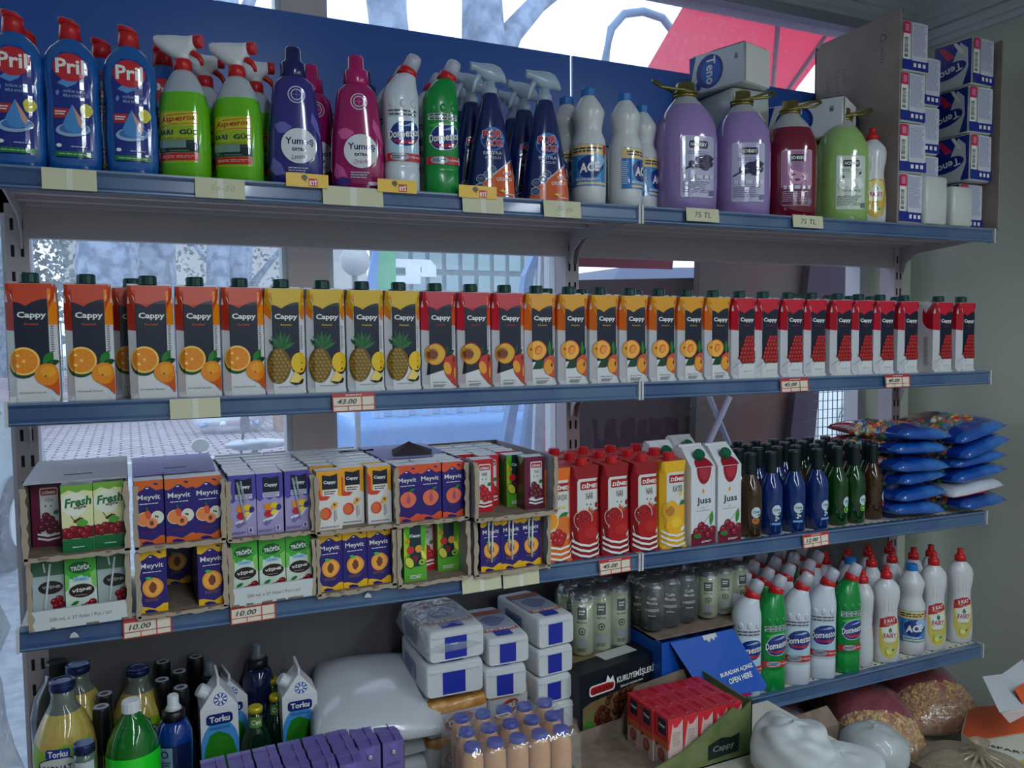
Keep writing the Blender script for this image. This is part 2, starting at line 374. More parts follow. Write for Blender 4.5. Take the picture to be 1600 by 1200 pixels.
# deep low deck of the left bay and the lower one of the right bay
DZ = .645
r = empty('base_deck', (.42, 0, DZ)); MB().prism([(-.596, -.47), (.96, -.47), (.96, -.022), (.60, -.022), (.60, YB), (-.596, YB)], -.02, 0, m_cream).build('deck', r)
MB().box((-.596, -.482, -.06), (.96, -.47, .003), m_rail).build('price_rail', r); MB().box((-.58, -.45, -DZ), (.94, -.43, -.02), m_metal).box((-.59, -.43, -DZ), (-.575, YB, -.02), m_metal).box((.925, -.43, -DZ), (.94, -.03, -.02), m_metal).build('side_panel', r)
props(r, 'deep cream deck under the lowest goods of the left bay', 'shelf')
r = empty('base_deck', (1.79, 0, .38)); MB().box((-.41, -.47, -.02), (.41, YB, 0), m_metal, m_cream).build('deck', r); MB().box((-.40, -.45, -.38), (.40, -.43, -.02), m_metal).build('side_panel', r)
props(r, 'low deck under the popcorn bags in the right bay', 'shelf')
def upright(x, label, z0=.0, z1=1.80):
    mb = MB().box((x-.019, YB+.001, z0), (x+.019, YB+.055, z1), m_metal); z = .3
    while z < z1-.04:
        for dx in (-.008, .008): mb.box((x+dx-.0028, YB+.0004, z), (x+dx+.0028, YB+.0012, z+.022), m_slot)
        z += .05
    o = mb.build('upright_post'); props(o, label, 'shelving post', None)
upright(-.180, 'slotted grey upright post at the left end of the shelving')
upright(1.021, 'slotted grey upright post between the two shelving bays')
upright(2.196, 'slotted grey upright post at the right end, near the wall')
for u, (x0, x1) in enumerate(((-.161, 1.002), (1.04, 2.177))):
    s = ('left', 'right')[u]
    o = MB().box((x0, YB+.005, 1.737), (x1, YB+.03, 1.80), m_metal).build('shelving_rail'); props(o, 'grey back rail just under the top shelf of the %s bay' % s, 'shelf panel')
    o = MB().box((x0, YB+.005, .25), (x1, YB+.03, .985), M('lower back panel', (112, 108, 112), .5)).build('backboard'); props(o, 'dull grey lower back panel of the %s bay' % s, 'shelf panel')
    o = MB().box((x0, YB+.012, 1.81), (x1, YB+.03, 2.03), m_pale).build('backboard'); props(o, 'pale grey panel behind the bottles on the top shelf, %s bay' % s, 'shelf panel')
MB_ = MB().box((-.195, YB+.002, 2.028), (1.019, YB+.010, 2.231), m_bluep); props(MB_.build('header_board'), 'blue header board behind the top shelf, long left piece', 'header board')
MB_ = MB().box((1.026, YB+.002, 2.02), (2.2, YB+.010, 2.231), m_bluep); props(MB_.build('header_board'), 'blue header board behind the top shelf, piece right of the seam', 'header board')

# ------------------------------------------------------------------ price cards and paper labels on the rails
m_paper = M('yellowed paper tape', (206, 204, 172), .7); m_card = M('price card', (226, 216, 196), .6); m_red = INK(186, 52, 52); m_pen = INK(35, 35, 40)
def rail_card(px0, px1, level, kind, txt, label, h=.034, dz=0):
    a = at_y((px0), 0, -.009); 
    # horizontal position from the photo, measured on the front of the rail
    z = bz(level, .5); xa = at_y(px0, {0: 300, 1: 630, 2: 930, 3: 1080}[level], -.009).x; xb = at_y(px1, {0: 300, 1: 630, 2: 930, 3: 1080}[level], -.009).x
    for _ in range(3):
        pass
    xc = (xa+xb)/2; w = xb-xa; zz = bz(level, xc)-.017+dz; a = Art(); hw = w/2
    r = MB(); r.box((-hw, -.0006, -h/2), (hw, .0006, h/2), m_paper if kind != 'card' else m_card)
    sf = lambda u, v, o: (u, -.0006-o, v)
    if kind == 'card':
        a.rect(-hw, h*.28, hw, h*.5, m_red); a.rect(-hw, -h*.5, hw, -h*.45, m_red); a.rect(-hw, -h*.22, hw, -h*.18, m_red); a.rect(hw*.35, -h*.5, hw*.39, h*.28, m_red)
        a.rect(-hw, -h*.5, -hw*.95, h*.28, m_red); a.rect(hw*.95, -h*.5, hw, h*.28, m_red); a.rect(-hw*.3, -h*.5, -hw*.27, -h*.2, m_red); a.lines(0, h*.39, w*.4, h*.12, 1, INK(230, 210, 200))
        a.text(txt, -hw*.32, h*.05, h*.26, m_pen, w*.45, .005, .25)
    elif kind == 'note': a.text(txt, 0, 0, h*.4, m_pen, w*.5, -.005, .2)
    else:
        a.rect(-hw*.12, -h/2, hw*.12, h/2, M('tape seam', (216, 216, 200), .5)); 
        if kind == 'faint': a.text(txt, hw*.1, h*.02, h*.3, M('faded pencil', (176, 176, 160), .7), w*.5, -.01, .3)
    a.emit(r, sf); o = r.build('price_card' if kind == 'card' else 'paper_label', None, (xc, -.0098, zz)); o.rotation_euler = (radians(-6), 0, 0)
    props(o, label, 'price card' if kind == 'card' else 'paper label')
rail_card(66, 152, 0, 'tape', '', 'blank yellowed paper label on the top rail below the blue dish soap')
rail_card(305, 383, 0, 'faint', '56-50', 'yellowed paper label on the top rail below the green spray bottles')
rail_card(504, 598, 0, 'tape', '', 'blank paper label on the top rail below the pink softener')
rail_card(722, 786, 0, 'tape', '', 'blank paper label on the top rail below the first dark blue spray')
rail_card(849, 907, 0, 'faint', '56', 'paper label on the top rail below the first white bleach bottle')
rail_card(1072, 1123, 0, 'note', '75 TL', 'handwritten 75 TL note on the top rail under the lilac soap', .03, .006)
rail_card(1239, 1286, 0, 'note', '75 TL', 'handwritten 75 TL note on the top rail under the red soap', .03, .006)
rail_card(265, 344, 1, 'tape', '', 'blank paper label on the second rail under the third orange carton')
rail_card(519, 586, 1, 'card', '43.00', 'red bordered price card 43.00 under the pineapple cartons')
rail_card(1219, 1262, 1, 'card', '45.00', 'red bordered price card on the second rail, left of the two under cherry cartons')
rail_card(1382, 1420, 1, 'card', '45.00', 'red bordered price card on the second rail, right of the two under cherry cartons')
rail_card(190, 267, 2, 'card', '10.00', 'red bordered 10.00 price card under the two purple carton trays at left')
rail_card(359, 430, 2, 'card', '10.00', 'faded 10.00 price card under the white fronted tray')
rail_card(722, 783, 2, 'tape', '', 'blank paper label on the third rail under the open peach trays')
rail_card(786, 842, 2, 'tape', '', 'blank paper label on the third rail just left of the red cartons')
rail_card(936, 985, 2, 'card', '45.00', 'red bordered price card on the third rail under the pomegranate cartons')
rail_card(1253, 1293, 2, 'card', '12.00', 'red bordered price card on the third rail under the blue soda bottles')
m_yel = INK(238, 190, 60)
def shelf_talker(px0, px1, py, label):
    a = at_y(px0, py, -.011); b = at_y(px1, py, -.011); w = b.x-a.x; h = .024; r = MB().box((-w/2, -.001, -h/2), (w/2, 0, h/2), m_yel); A = Art()
    A.rect(w*.03, -h*.42, w*.24, h*.16, INK(200, 30, 40), .001); A.text('ETİ', w*.135, -h*.13, h*.42, INK(250, 250, 245), w*.17, .03)
    A.ell(-w*.07, h*.2, w*.07, h*.2, INK(110, 80, 40)); A.ell(-w*.10, h*.26, w*.04, h*.1, INK(60, 90, 50)); A.rect(-w*.06, -h*.1, -w*.045, h*.1, INK(90, 60, 30))
    A.emit(r, lambda u, v, o: (u, -.001-o, v)); o = r.build('shelf_talker', None, ((a.x+b.x)/2, -.0105, (a.z+b.z)/2)); props(o, label, 'shelf sign')
shelf_talker(447, 513, 282, 'small yellow shelf sign in front of the purple softener')
shelf_talker(590, 651, 291, 'small yellow shelf sign in front of the white toilet cleaner')
shelf_talker(717, 776, 300, 'small yellow shelf sign in front of the first dark blue spray')
for px, py, s in ((115, 992, 'left'), (574, 930, 'middle')):
    p = at_y(px, py, -.0085); o = MB().prism([(-.006, -.004), (.008, -.005), (.006, .001), (.001, .005), (-.004, .002)], -.0006, 0, m_white, 'y').build('torn_paper', None, (p.x, -.0085, p.z)); props(o, 'scrap of torn white paper stuck on the third rail, %s one' % s, 'paper scrap')
# ------------------------------------------------------------------ outside
m, n, b, out = node_mat('herringbone paving')
t = n.nodes.new('ShaderNodeTexCoord'); br = n.nodes.new('ShaderNodeTexBrick'); br.inputs['Scale'].default_value = 1; br.inputs['Brick Width'].default_value = .24; br.inputs['Row Height'].default_value = .12; br.inputs['Mortar Size'].default_value = .016
br.inputs['Color1'].default_value = lin((172, 160, 166))+(1,); br.inputs['Color2'].default_value = lin((150, 140, 150))+(1,); br.inputs['Mortar'].default_value = lin((46, 42, 50))+(1,)
n.links.new(t.outputs['Object'], br.inputs['Vector']); n.links.new(br.outputs['Color'], b.inputs['Base Color']); b.inputs['Roughness'].default_value = .8; m_pave = m
m_road = M('wet pale asphalt', (150, 156, 168), .5, spot=(120, 126, 140), sscale=12)
m_curb = M('kerb stone', (176, 172, 178), .8); m_lowwall = M('pink grey garden wall', (160, 140, 146), .85, spot=(130, 118, 126), sscale=3)
struct('ground', MB().box((-25, .62, -.2), (40, 8.35, 0), m_road), 'pale road surface outside the window')
struct('pavement', MB().box((-25, 8.55, -.2), (40, 13.2, .12), m_pave), 'brick paved pavement across the road')
struct('kerb', MB().box((-25, 8.35, -.2), (40, 8.55, .13), m_curb), 'stone kerb at the edge of the pavement')
struct('garden_wall', MB().box((-25, 13.2, 0), (40, 13.4, .9), m_lowwall), 'low wall behind the pavement')
struct('far_ground', MB().box((-60, 13.4, -.2), (90, 70, 0), M('far ground', (120, 124, 118), .9)))
# railing on the garden wall
m_iron = M('dark blue grey iron', (74, 84, 104), .5)
mb = MB(); 
for z in (1.0, 1.75): mb.box((-8, 13.28, z), (14, 13.32, z+.04), m_iron)
for i in range(147): x = -8+i*.15; mb.box((x, 13.29, .9), (x+.02, 13.31, 1.8), m_iron)
props(mb.build('railing'), 'blue grey iron railing on the wall across the road', 'railing')
m_xl = M('grey tube legs', (130, 132, 148), .4)
# trees
m_bark = M('plane tree bark', (82, 98, 126), .9, bump=1, bscale=8, spot=(140, 156, 182), sscale=5)
m_leafy = M('pale twigs and leaves', (120, 132, 138), .9, spot=(86, 100, 96), sscale=2)
def tree(name, trunk, branches, label, leaves=0, spread=1.5, cz=4, seed=1):
    R = random.Random(seed); r = empty(name, (trunk[0][0], trunk[0][1], 0)); o0 = Vector((trunk[0][0], trunk[0][1], 0))
    mb = MB(); mb.tube([Vector(p[:3])-o0 for p in trunk], [p[3] for p in trunk], m_bark, 12)
    for b_ in branches: mb.tube([Vector(p[:3])-o0 for p in b_], [p[3] for p in b_], m_bark, 8)
    mb.build('trunk', r)
    if leaves:
        mb = MB()
        for i in range(leaves):
            a = R.random()*2*pi; q = sqrt(R.random())*spread; c = Vector((q*cos(a), q*sin(a), cz+(R.random()-.5)*spread*1.6)); s = .03+.06*R.random()
            d1 = Vector((R.uniform(-1, 1), R.uniform(-1, 1), R.uniform(-1, 1))).normalized()*s; d2 = d1.cross(Vector((R.uniform(-1, 1), R.uniform(-1, 1), R.uniform(-1, 1)))).normalized()*s*.7
            mb.add([c-d1, c-d2, c+d1, c+d2], [(0, 1, 2, 3)], m_leafy)
        f = mb.build('foliage', r); f['kind'] = 'stuff'
    return props(r, label, 'tree', None)
def P5(px, py, y, r): p = at_y(px, py, y); return (p.x, p.y, p.z, r)
t1 = [(at_y(640, 400, 5.5).x, 5.5, 0, .24), P5(640, 400, 5.5, .22), P5(615, 120, 5.5, .19), P5(606, 30, 5.5, .17), P5(596, -90, 5.5, .2)]
tree('street_tree', t1, [[P5(600, -20, 5.5, .12), P5(660, -120, 5.5, .1)], [P5(598, -40, 5.5, .12), P5(520, -140, 5.5, .08)]], 'leaning grey tree trunk seen above the purple and pink softeners')
t2 = [(at_y(770, 400, 6.2).x, 6.2, 0, .3), P5(770, 400, 6.2, .27), P5(760, 150, 6.2, .24), P5(755, 60, 6.2, .22), P5(750, -90, 6.2, .18)]
tree('street_tree', t2, [[P5(775, 110, 6.2, .14), P5(800, 50, 6.2, .12), P5(840, 5, 6.2, .10), P5(900, -40, 6.2, .08)], [P5(752, 20, 6.2, .1), P5(700, -60, 6.2, .08)]], 'forked grey tree trunk seen above the dark blue spray bottles')
for k, (px, y, rr) in enumerate(((168, 14.2, .50), (236, 16.2, .46), (340, 14.4, .2), (372, 15.6, .17), (18, 15.5, .28))):
    p = at_y(px, 420, y); q = at_y(px-(8 if k % 2 else -12), 50, y)
    tree('street_tree', [(p.x, y, 0, rr*1.1), (p.x, y, p.z, rr), (q.x, y, q.z, rr*.8), (q.x, y, q.z+1, rr*.7)], [[(q.x, y, q.z-.4, rr*.5), (q.x+.5, y, q.z+.9, rr*.25)], [(p.x, y, p.z+.4, rr*.4), (p.x-.4, y, p.z+1.6, rr*.2)]],
         ('broad bark trunk behind the second orange juice carton', 'bark trunk behind the third orange juice carton', 'thin leaning trunk behind the fifth orange juice carton', 'slender trunk left of the window post', 'bare tree at the far left edge of the window')[k], (0, 700, 0, 0, 1300)[k], (1.3, 1.1, 1, 1, 1.2)[k], q.z+.6 if k < 4 else 2.4, seed=k+3)
for k, (x, y) in enumerate(((-7.5, 19), (-2.5, 18), (2.6, 19), (7.5, 18))):
    tree('garden_tree', [(x, y, 0, .2), (x, y, 2.5, .15), (x+.2, y, 4.5, .1)], [[(x, y, 2.5, .1), (x+1.2, y, 4, .04)], [(x, y, 2.2, .1), (x-1.2, y, 3.8, .04)]], ('leafy garden tree behind the railing, leftmost', 'leafy garden tree behind the railing, second from left', 'leafy garden tree behind the railing, by the window post', 'leafy garden tree behind the railing, right of the window post')[k], 1600, 2.0, 3.4, seed=20+k)
# houses across the road
m_hw = M('pale house wall', (190, 186, 186), .8); m_hp = M('house window glass', (70, 84, 104), .2)
for k, (x0, x1, y, h, s) in enumerate(((-14, -3.5, 22, 7.0, 'left'), (-1.5, 7, 24, 4.6, 'middle'))):
    r = empty('house', (x0, y, 0)); MB().box((0, 0, 0), (x1-x0, 6, h), m_hw).build('wall', r)
    MB().box((-.3, -.3, h), (x1-x0+.3, 6.3, h+.25), M('roof edge', (128, 96, 90), .8)).build('roof', r)
    for i in range(int((x1-x0)/2.2)):
        for j in range(int(h/2.6)+1):
            if j*2.6+2.2 < h: MB().box((.6+i*2.2, -.05, .9+j*2.6), (1.6+i*2.2, .02, 2.2+j*2.6), m_hp).build('window', r)
    props(r, 'pale house across the road, %s one seen through the glass' % s, 'house')
# cars across the view at the left and right
m_car = M('silver green car paint', (150, 170, 172), .25, metal=.3); m_tyre = M('tyre rubber', (28, 28, 32), .8); m_cg = M('car window', (60, 80, 84), .1)
def car(loc, rz, label, paint):
    r = empty('car', loc, rz); pts = [(-2.1, .25), (-2.1, .75), (-1.9, .95), (-1.0, 1.0), (-.6, 1.4), (.7, 1.45), (1.4, 1.02), (2.0, .95), (2.15, .6), (2.1, .25)]
    MB().prism(pts, -.8, .8, paint, 'y').build('body', r)
    MB().prism([(-.85, 1.03), (-.52, 1.36), (.62, 1.40), (1.2, 1.05)], -.81, .81, m_cg, 'y').build('window', r)
    for x in (-1.35, 1.35):
        for y in (-.72, .72):
            w = MB(); w.prism([(x+.31*cos(a*pi/10), .31+.31*sin(a*pi/10)) for a in range(20)], y-.1, y+.1, m_tyre, 'y'); w.prism([(x+.17*cos(a*pi/8), .31+.17*sin(a*pi/8)) for a in range(16)], y-.11, y+.11, m_white, 'y'); w.build('wheel', r)
    return props(r, label, 'car')
car((-1.75, 3.6, 0), radians(80), 'silver green car parked outside at the left edge of the window', m_car)
r = empty('van', (3.2, 4.6, 0)); MB().prism([(0, .3), (0, 1.1), (.25, 1.35), (.75, 2.1), (4.6, 2.2), (4.7, 1.2), (4.7, .3)], 0, 1.7, M('grey blue van paint', (96, 104, 132), .3), 'y').build('body', r)
for x0, x1 in ((.8, 1.7), (1.85, 3.0), (3.15, 4.4)): MB().box((x0, -.012, 1.35), (x1, .01, 2.0), M('van window', (60, 84, 130), .15)).build('window', r)
for x in (.9, 3.8): MB().prism([(x+.32*cos(a*pi/10), .32+.32*sin(a*pi/10)) for a in range(20)], -.02, .16, m_tyre, 'y').build('wheel', r)
props(r, 'grey blue van glimpsed in the slit below the red awning', 'van')
# green site panel with white letters
p0 = at_y(585, 500, 3.5); p1 = at_y(880, 380, 3.5)
m_tile = M('green grey glass block', (112, 150, 148), .3, spot=(140, 164, 172), sscale=3); m_joint = M('green grey joint', (78, 106, 112), .6)
r = empty('lettered_panel', (p0.x, 3.5, 0)); w = p1.x-p0.x; mb = MB().box((0, 0, 0), (w, .08, 2.2), m_joint)
for i in range(12):
    for j in range(8): mb.box((.03+i*w/12, -.012, .24+j*.245), ((i+1)*w/12, 0, .45+j*.245), m_tile)
mb.box((0, -.02, .2), (.14, 0, 2.2), M('green plastic', (70, 170, 110), .4)); mb.build('panel', r)
a = Art(); L0 = at_y(593, 438, 3.5); L1 = at_y(626, 438, 3.5); L2 = at_y(632, 405, 3.5); L3 = at_y(680, 405, 3.5); zt = L2.z; zb = zt-(L2.z-L0.z)*1.15; mw = M('white letter', (226, 232, 240), .4); x = L0.x-p0.x; x1 = L1.x-p0.x; h = zt-zb
a.poly([(x, zb), (x1+.03, zb), (x1+.03, zb+h*.32), (x+.09, zb+h*.32), (x+.09, zb+h*.66), (x1+.03, zb+h*.66), (x1+.03, zt), (x+.02, zt), (x, zt-.03)], mw)
x = L2.x-p0.x; x1 = L3.x-p0.x
a.poly([(x, zb), (x+.1, zb), (x+.1, zb+h*.3), (x1, zb+h*.3), (x1, zt-.04), (x1-.04, zt), (x, zt)], mw); a.rect(x+.1, zb+h*.48, x1-.1, zb+h*.7, INK(90, 110, 130))
a.emit(mb2 := MB(), lambda u, v, o: (u, -.016-o, v)); mb2.build('lettering', r)
props(r, 'green grey panel of square blocks with big white letters outside the window', 'panel')
# blue wrapped pallet with water packs
p0 = at_y(578, 690, 2.6); p1 = at_y(846, 640, 2.6); r = empty('wrapped_pallet', ((p0.x+p1.x)/2, 2.9, 0)); hw = (p1.x-p0.x)/2+.1; zt = at_y(700, 648, 2.6).z
m_bw = M('blue plastic sheet', (96, 156, 224), .25, bump=.5, bscale=4); MB().loft([rrect(z, hw*s, .42*s, .06, 4) for z, s in ((.14, .98), (.2, 1), (zt-.06, 1), (zt, .97))], m_bw).build('blue_cover', r)
mb = MB(); [mb.box((x-.05, -.4, 0), (x+.05, .4, .14), M('pallet wood', (150, 120, 90), .8)) for x in (-hw+.1, 0, hw-.1)]; mb.build('pallet', r)
MB().loft([rrect(z, hw*1.01, .43, .06, 4) for z in (.3, .42)], M('dark pallet band', (70, 72, 110), .5)).build('band', r)
props(r, 'pallet load under a bright blue plastic sheet outside the window', 'pallet')
m_water = M('clear water bottle', (190, 215, 240), .1, alpha=.6)
for i in range(15):
    def mk():
        r = empty('water_bottle'); MB().lathe([(0, .03), (.005, .033), (.15, .033), (.19, .022), (.205, .013), (.215, .013)], m_water, seg=12).build('body', r)
        MB().lathe([(.21, .015), (.225, .015)], M('white cap', (225, 230, 240), .4), seg=10).build('cap', r); return r
    x = p0.x+.05+i*(p1.x-p0.x-.05)/14; place('water', mk, (x, 2.62+.07*(i % 2), zt), 0, 'small clear water bottle standing on the blue sheeted pallet', 'bottle', 'water bottles on the blue pallet')
# bag of empty bottles and cardboard on the far pavement
p = at_z(370, 674, .12); r = MB(); R = random.Random(4)
def crumple(mb, c, rx, ry, rz, m, seed, amp=.12, nu=28, nv=16, pw=1.0, flat=.0):
    q = random.Random(seed); ph = [(q.uniform(1, 5), q.uniform(1, 5), q.uniform(0, 6), q.uniform(0, 6)) for _ in range(7)]
    def fn(u, v):
        a = 2*pi*u; t = pi*(v-.5); d = 1+amp*sum(sin(k1*a.__trunc__() if 0 else round(k1)*a+p1)*cos(round(k2)*t*1.6+p2) for k1, k2, p1, p2 in ph)/3.5
        ct = math.copysign(abs(cos(t))**pw, cos(t)); st = math.copysign(abs(sin(t))**(pw*.9), sin(t))
        z = st*rz*d
        return (c[0]+rx*d*ct*cos(a), c[1]+ry*d*ct*sin(a), c[2]+max(z, -rz*(1-flat)))
    return mb.grid(fn, nu, nv, m)
crumple(r, (0, 0, .18), .5, .28, .2, film('refuse bag film', (200, 210, 225), .5), 3)
props(r.build('refuse_bag', None, (p.x-.1, p.y, .12)), 'see-through refuse bag lying on the far pavement', 'bag')
for i in range(12):
    o = MB().lathe([(0, .04), (.2, .04), (.26, .016), (.28, .016)], INK(*R.choice([(120, 150, 190), (220, 225, 230), (180, 90, 80), (90, 110, 130)])), seg=10).build('empty_bottle', None, (p.x-.5+.07*i, p.y+R.uniform(-.15, .15), .26)); o.rotation_euler = (R.uniform(0, 3), 1.5, R.uniform(0, 6)); props(o, 'empty plastic bottle inside the refuse bag on the far pavement', 'bottle', 'empties in the refuse bag')
m_kraft = M('brown corrugated cardboard', (160, 132, 104), .8, spot=(146, 120, 94), sscale=30)
p = at_z(450, 672, .12); props(MB().box((-.18, -.2, 0), (.18, .2, .55), m_kraft).build('cardboard_box', None, (p.x, p.y, .12)), 'brown cardboard box on the far pavement beside the refuse bag', 'box')
p = at_z(533, 668, .12); props(MB().lathe([(0, .12), (.1, .2), (.2, .22), (.22, .24), (.24, .24)], m_white, seg=16).build('washing_tub', None, (p.x, p.y, .12)), 'small white tub on the far pavement right of the window post', 'tub')
# motorcycle parked against the glass: only its mirrors show
r = empty('motorcycle', (at_y(383, 662, 1.25).x-.05, 1.25, 0)); o0 = r.location.copy(); hb = []
for k, (px, py, mat) in enumerate(((383, 662, M('mirror chrome', (120, 128, 150), .2, metal=.8)), (313, 696, M('mirror face cream', (224, 224, 206), .3)))):
    p = at_y(px, py, 1.22+.02*k)-o0; c = mat; w = MB(); w.loft([[(p.x+.028*s*cos(a*pi/12)*(1.0 if k else .6), p.y+t, p.z+.022*(1.5 if not k else 1)*s*sin(a*pi/12)) for a in range(24)] for t, s in ((0, .9), (.004, 1), (.02, .7))], mat); w.build('mirror', r)
    e = (p.x-.012 if not k else p.x+.03, .05, .98); MB().tube([(p.x, p.y+.012, p.z), (p.x-.006*(1-k), .03, p.z-.08), e], .004, m_tyre).build('mirror_stem', r); hb.append(e)
mb = MB().tube([(hb[1][0]-.08, .05, .96), (hb[1][0], .05, .98), (hb[0][0], .05, .98), (hb[0][0]+.10, .05, .96)], .012, m_tyre); mb.build('handlebar', r)
p = at_y(400, 694, 1.25)-o0; mb = MB(); crumple(mb, (p.x, 0, p.z), .10, .05, .018, M('pale grip cover', (196, 200, 214), .25), 9); mb.tube([(p.x, 0, p.z), (hb[0][0]+.02, .05, .98)], .01, m_tyre, 6); mb.build('grip_cover', r)
mb = MB(); mb.tube([(0, .05, .98), (0, .20, .30)], .025, m_xl); mb.loft([[(x_, y_, z_) for x_, z_ in ((.10*s, h-.05), (.10*s, h+.06), (-.10*s, h+.06), (-.10*s, h-.05))] for y_, s, h in ((.15, .5, .75), (.35, 1, .72), (.75, .9, .62), (1.1, .6, .66))], M('motorcycle paint', (60, 66, 90), .25)); mb.build('frame', r)
for yy in (.22, 1.15):
    mb = MB(); mb.tube([(0, yy+.26*cos(a*pi/14), .31+.26*sin(a*pi/14)) for a in range(28)], .045, m_tyre, 8, closed=True); mb.box((-.02, yy-.04, .27), (.02, yy+.04, .35), m_xl); mb.build('wheel', r)
props(r, 'parked motorcycle outside the glass, only its two mirrors and pale grip visible', 'motorcycle')
# red awning over the right half of the window
m, n, b, out = node_mat('red awning cloth'); b.inputs['Base Color'].default_value = lin((206, 34, 66))+(1,); b.inputs['Roughness'].default_value = .7
tl = n.nodes.new('ShaderNodeBsdfTranslucent'); tl.inputs[0].default_value = lin((214, 40, 72))+(1,); mx = n.nodes.new('ShaderNodeMixShader'); mx.inputs[0].default_value = .7
n.links.new(b.outputs[0], mx.inputs[1]); n.links.new(tl.outputs[0], mx.inputs[2]); n.links.new(mx.outputs[0], out.inputs['Surface']); m_awn = m
A0 = at_y(1073, 0, .75); d = (at_y(1019, 93, 0)-CAM); y1 = A0.x/(d.x/d.y)-1.5; B0 = CAM+d*((y1+1.5)/d.y); dz = (B0.z-A0.z)/(y1-.75); yo = 1.75; zo = A0.z+dz*(yo-.75); zi = A0.z-dz*.15; X1 = 2.42; zv = at_y(1050, 421, 1.77).z; m_val = M('crimson valance', (112, 24, 50), .7)
r = empty('awning', (A0.x, .75, 0)); sh = lambda x, y, z: (x-A0.x, y-.75, z)
mb = MB().add([sh(A0.x, .6, zi), sh(X1, .6, zi), sh(X1, yo, zo), sh(A0.x, yo, zo)], [(0, 1, 2, 3)], m_awn); mb.build('canopy', r)
mb = MB().add([sh(A0.x, yo, zo), sh(X1, yo, zo), sh(X1, yo+.02, zv), sh(A0.x-.1, yo+.02, zv)], [(0, 1, 2, 3)], m_val); mb.build('valance', r)
m_rib = M('awning rib', (110, 84, 100), .5)
for (pa, pb) in (((1217, 15), (1207, 140)), ((1305, 30), (1228, 140))):
    def onaw(px, py):
        dd = _f+(px-800)/FPX*_r2-(py-600)/FPX*_u2; k = (zi-dz*.6-1.55+dz*(-1.5)*(-1)*0)/1 if 0 else None
        # intersect sight line with the canopy plane z = zi + dz*(y-.6)
        k = (zi+dz*(-1.5-.6)-1.55)/(dd.z-dz*dd.y); return CAM+dd*k
    a, b2 = onaw(*pa), onaw(*pb); e = b2+(b2-a)*1.2; MB().tube([sh(a.x, a.y, a.z-.012), sh(e.x, e.y, e.z-.012)], .009, m_rib).build('rib', r)
props(r, 'red cloth awning with dark ribs outside, above the right bay', 'awning')
# dark stall cloth and clutter behind the right bay
def panel(name, pts, y, depth, m, label, cat, foot=True):
    P = [at_y(px, py, y) for px, py in pts]
    if foot:
        zs = sorted(range(len(P)), key=lambda i: P[i].z)[:2]
        for i in zs: P[i].z = 0; c = P[0]; mb = MB().prism([(p.x-c.x, p.z-c.z) for p in P], 0, depth, m, 'y'); return props(mb.build(name, None, (c.x, y, c.z)), label, cat)
panel('stall_cloth', [(886, 438), (1195, 432), (1180, 720), (1100, 1000), (886, 1000)], 1.30, .03, M('maroon stall cloth', (54, 20, 38), .95, bump=.5, bscale=6), 'dark maroon cloth hanging outside behind the right bay', 'cloth')
panel('tarpaulin', [(1095, 385), (1290, 395), (1275, 560), (1225, 720), (1205, 900), (1080, 900)], 1.22, .04, M('crumpled brown sheet', (84, 52, 48), .95, bump=1, bscale=5, spot=(74, 68, 66), sscale=2.2), 'crumpled brown red sheet hanging outside the right bay', 'tarpaulin')
panel('dark_board', [(1268, 395), (1345, 400), (1280, 612), (1235, 1100), (1185, 1100), (1240, 640)], 1.17, .03, M('dark plum board', (44, 32, 48), .9), 'dark plum board leaning outside at the right', 'board')

a, b2 = at_y(1104, 610, 1.1), at_y(1145, 710, 1.1); c, d2 = at_y(1140, 620, 1.08), at_y(1104, 700, 1.08)
e1 = a+(b2-a)*(a.z/(a.z-b2.z)); e2 = c+(d2-c)*(c.z/(c.z-d2.z)); mb = MB().tube([(0, 0, 0), tuple(e1-a)], .012, m_xl, 6).tube([tuple(c-a), tuple(e2-a)], .012, m_xl, 6); props(mb.build('folding_trestle', None, tuple(a)), 'crossed grey legs of a folding trestle outside the glass', 'trestle')
# wire rack and fan unit in the lit gap
p = at_y(1278, 560, 1.42); q = at_y(1345, 800, 1.42); r = empty('air_conditioner_unit', (p.x, 1.42, 0)); w = q.x-p.x; h = p.z+.1
MB().box((0, 0, 0), (w+.3, .25, h), M('white unit case', (214, 218, 226), .4)).build('case', r); mb = MB(); c = (w*.74, 0, at_y(1328, 660, 1.42).z)
for rr in (.02, .05, .08, .10): mb.tube([(c[0]+rr*cos(a*pi/12), -.012, c[2]+rr*sin(a*pi/12)) for a in range(24)], .003, m_xl, 5, closed=True)
for k in range(4): mb.box((c[0]-.03+.02*k, -.01, c[2]-.09), (c[0]-.025+.02*k, -.006, c[2]+.09), m_xl)
mb.build('fan_grille', r); props(r, 'white air conditioner unit with round fan behind a wire rack', 'air conditioner')
mb = MB(); m_wire = M('dark wire', (52, 56, 66), .5)
p = at_y(1282, 600, .9)
for i in range(9): mb.box((i*.026, 0, -p.z+.42), (i*.026+.0025, .003, .45), m_wire)
for j in range(13): mb.box((-.03, 0, j*.035), (.23, .003, j*.035+.0025), m_wire)
props(mb.build('wire_rack', None, (p.x-.01, .9, p.z-.42)), 'dark wire mesh rack in front of the fan unit', 'rack')
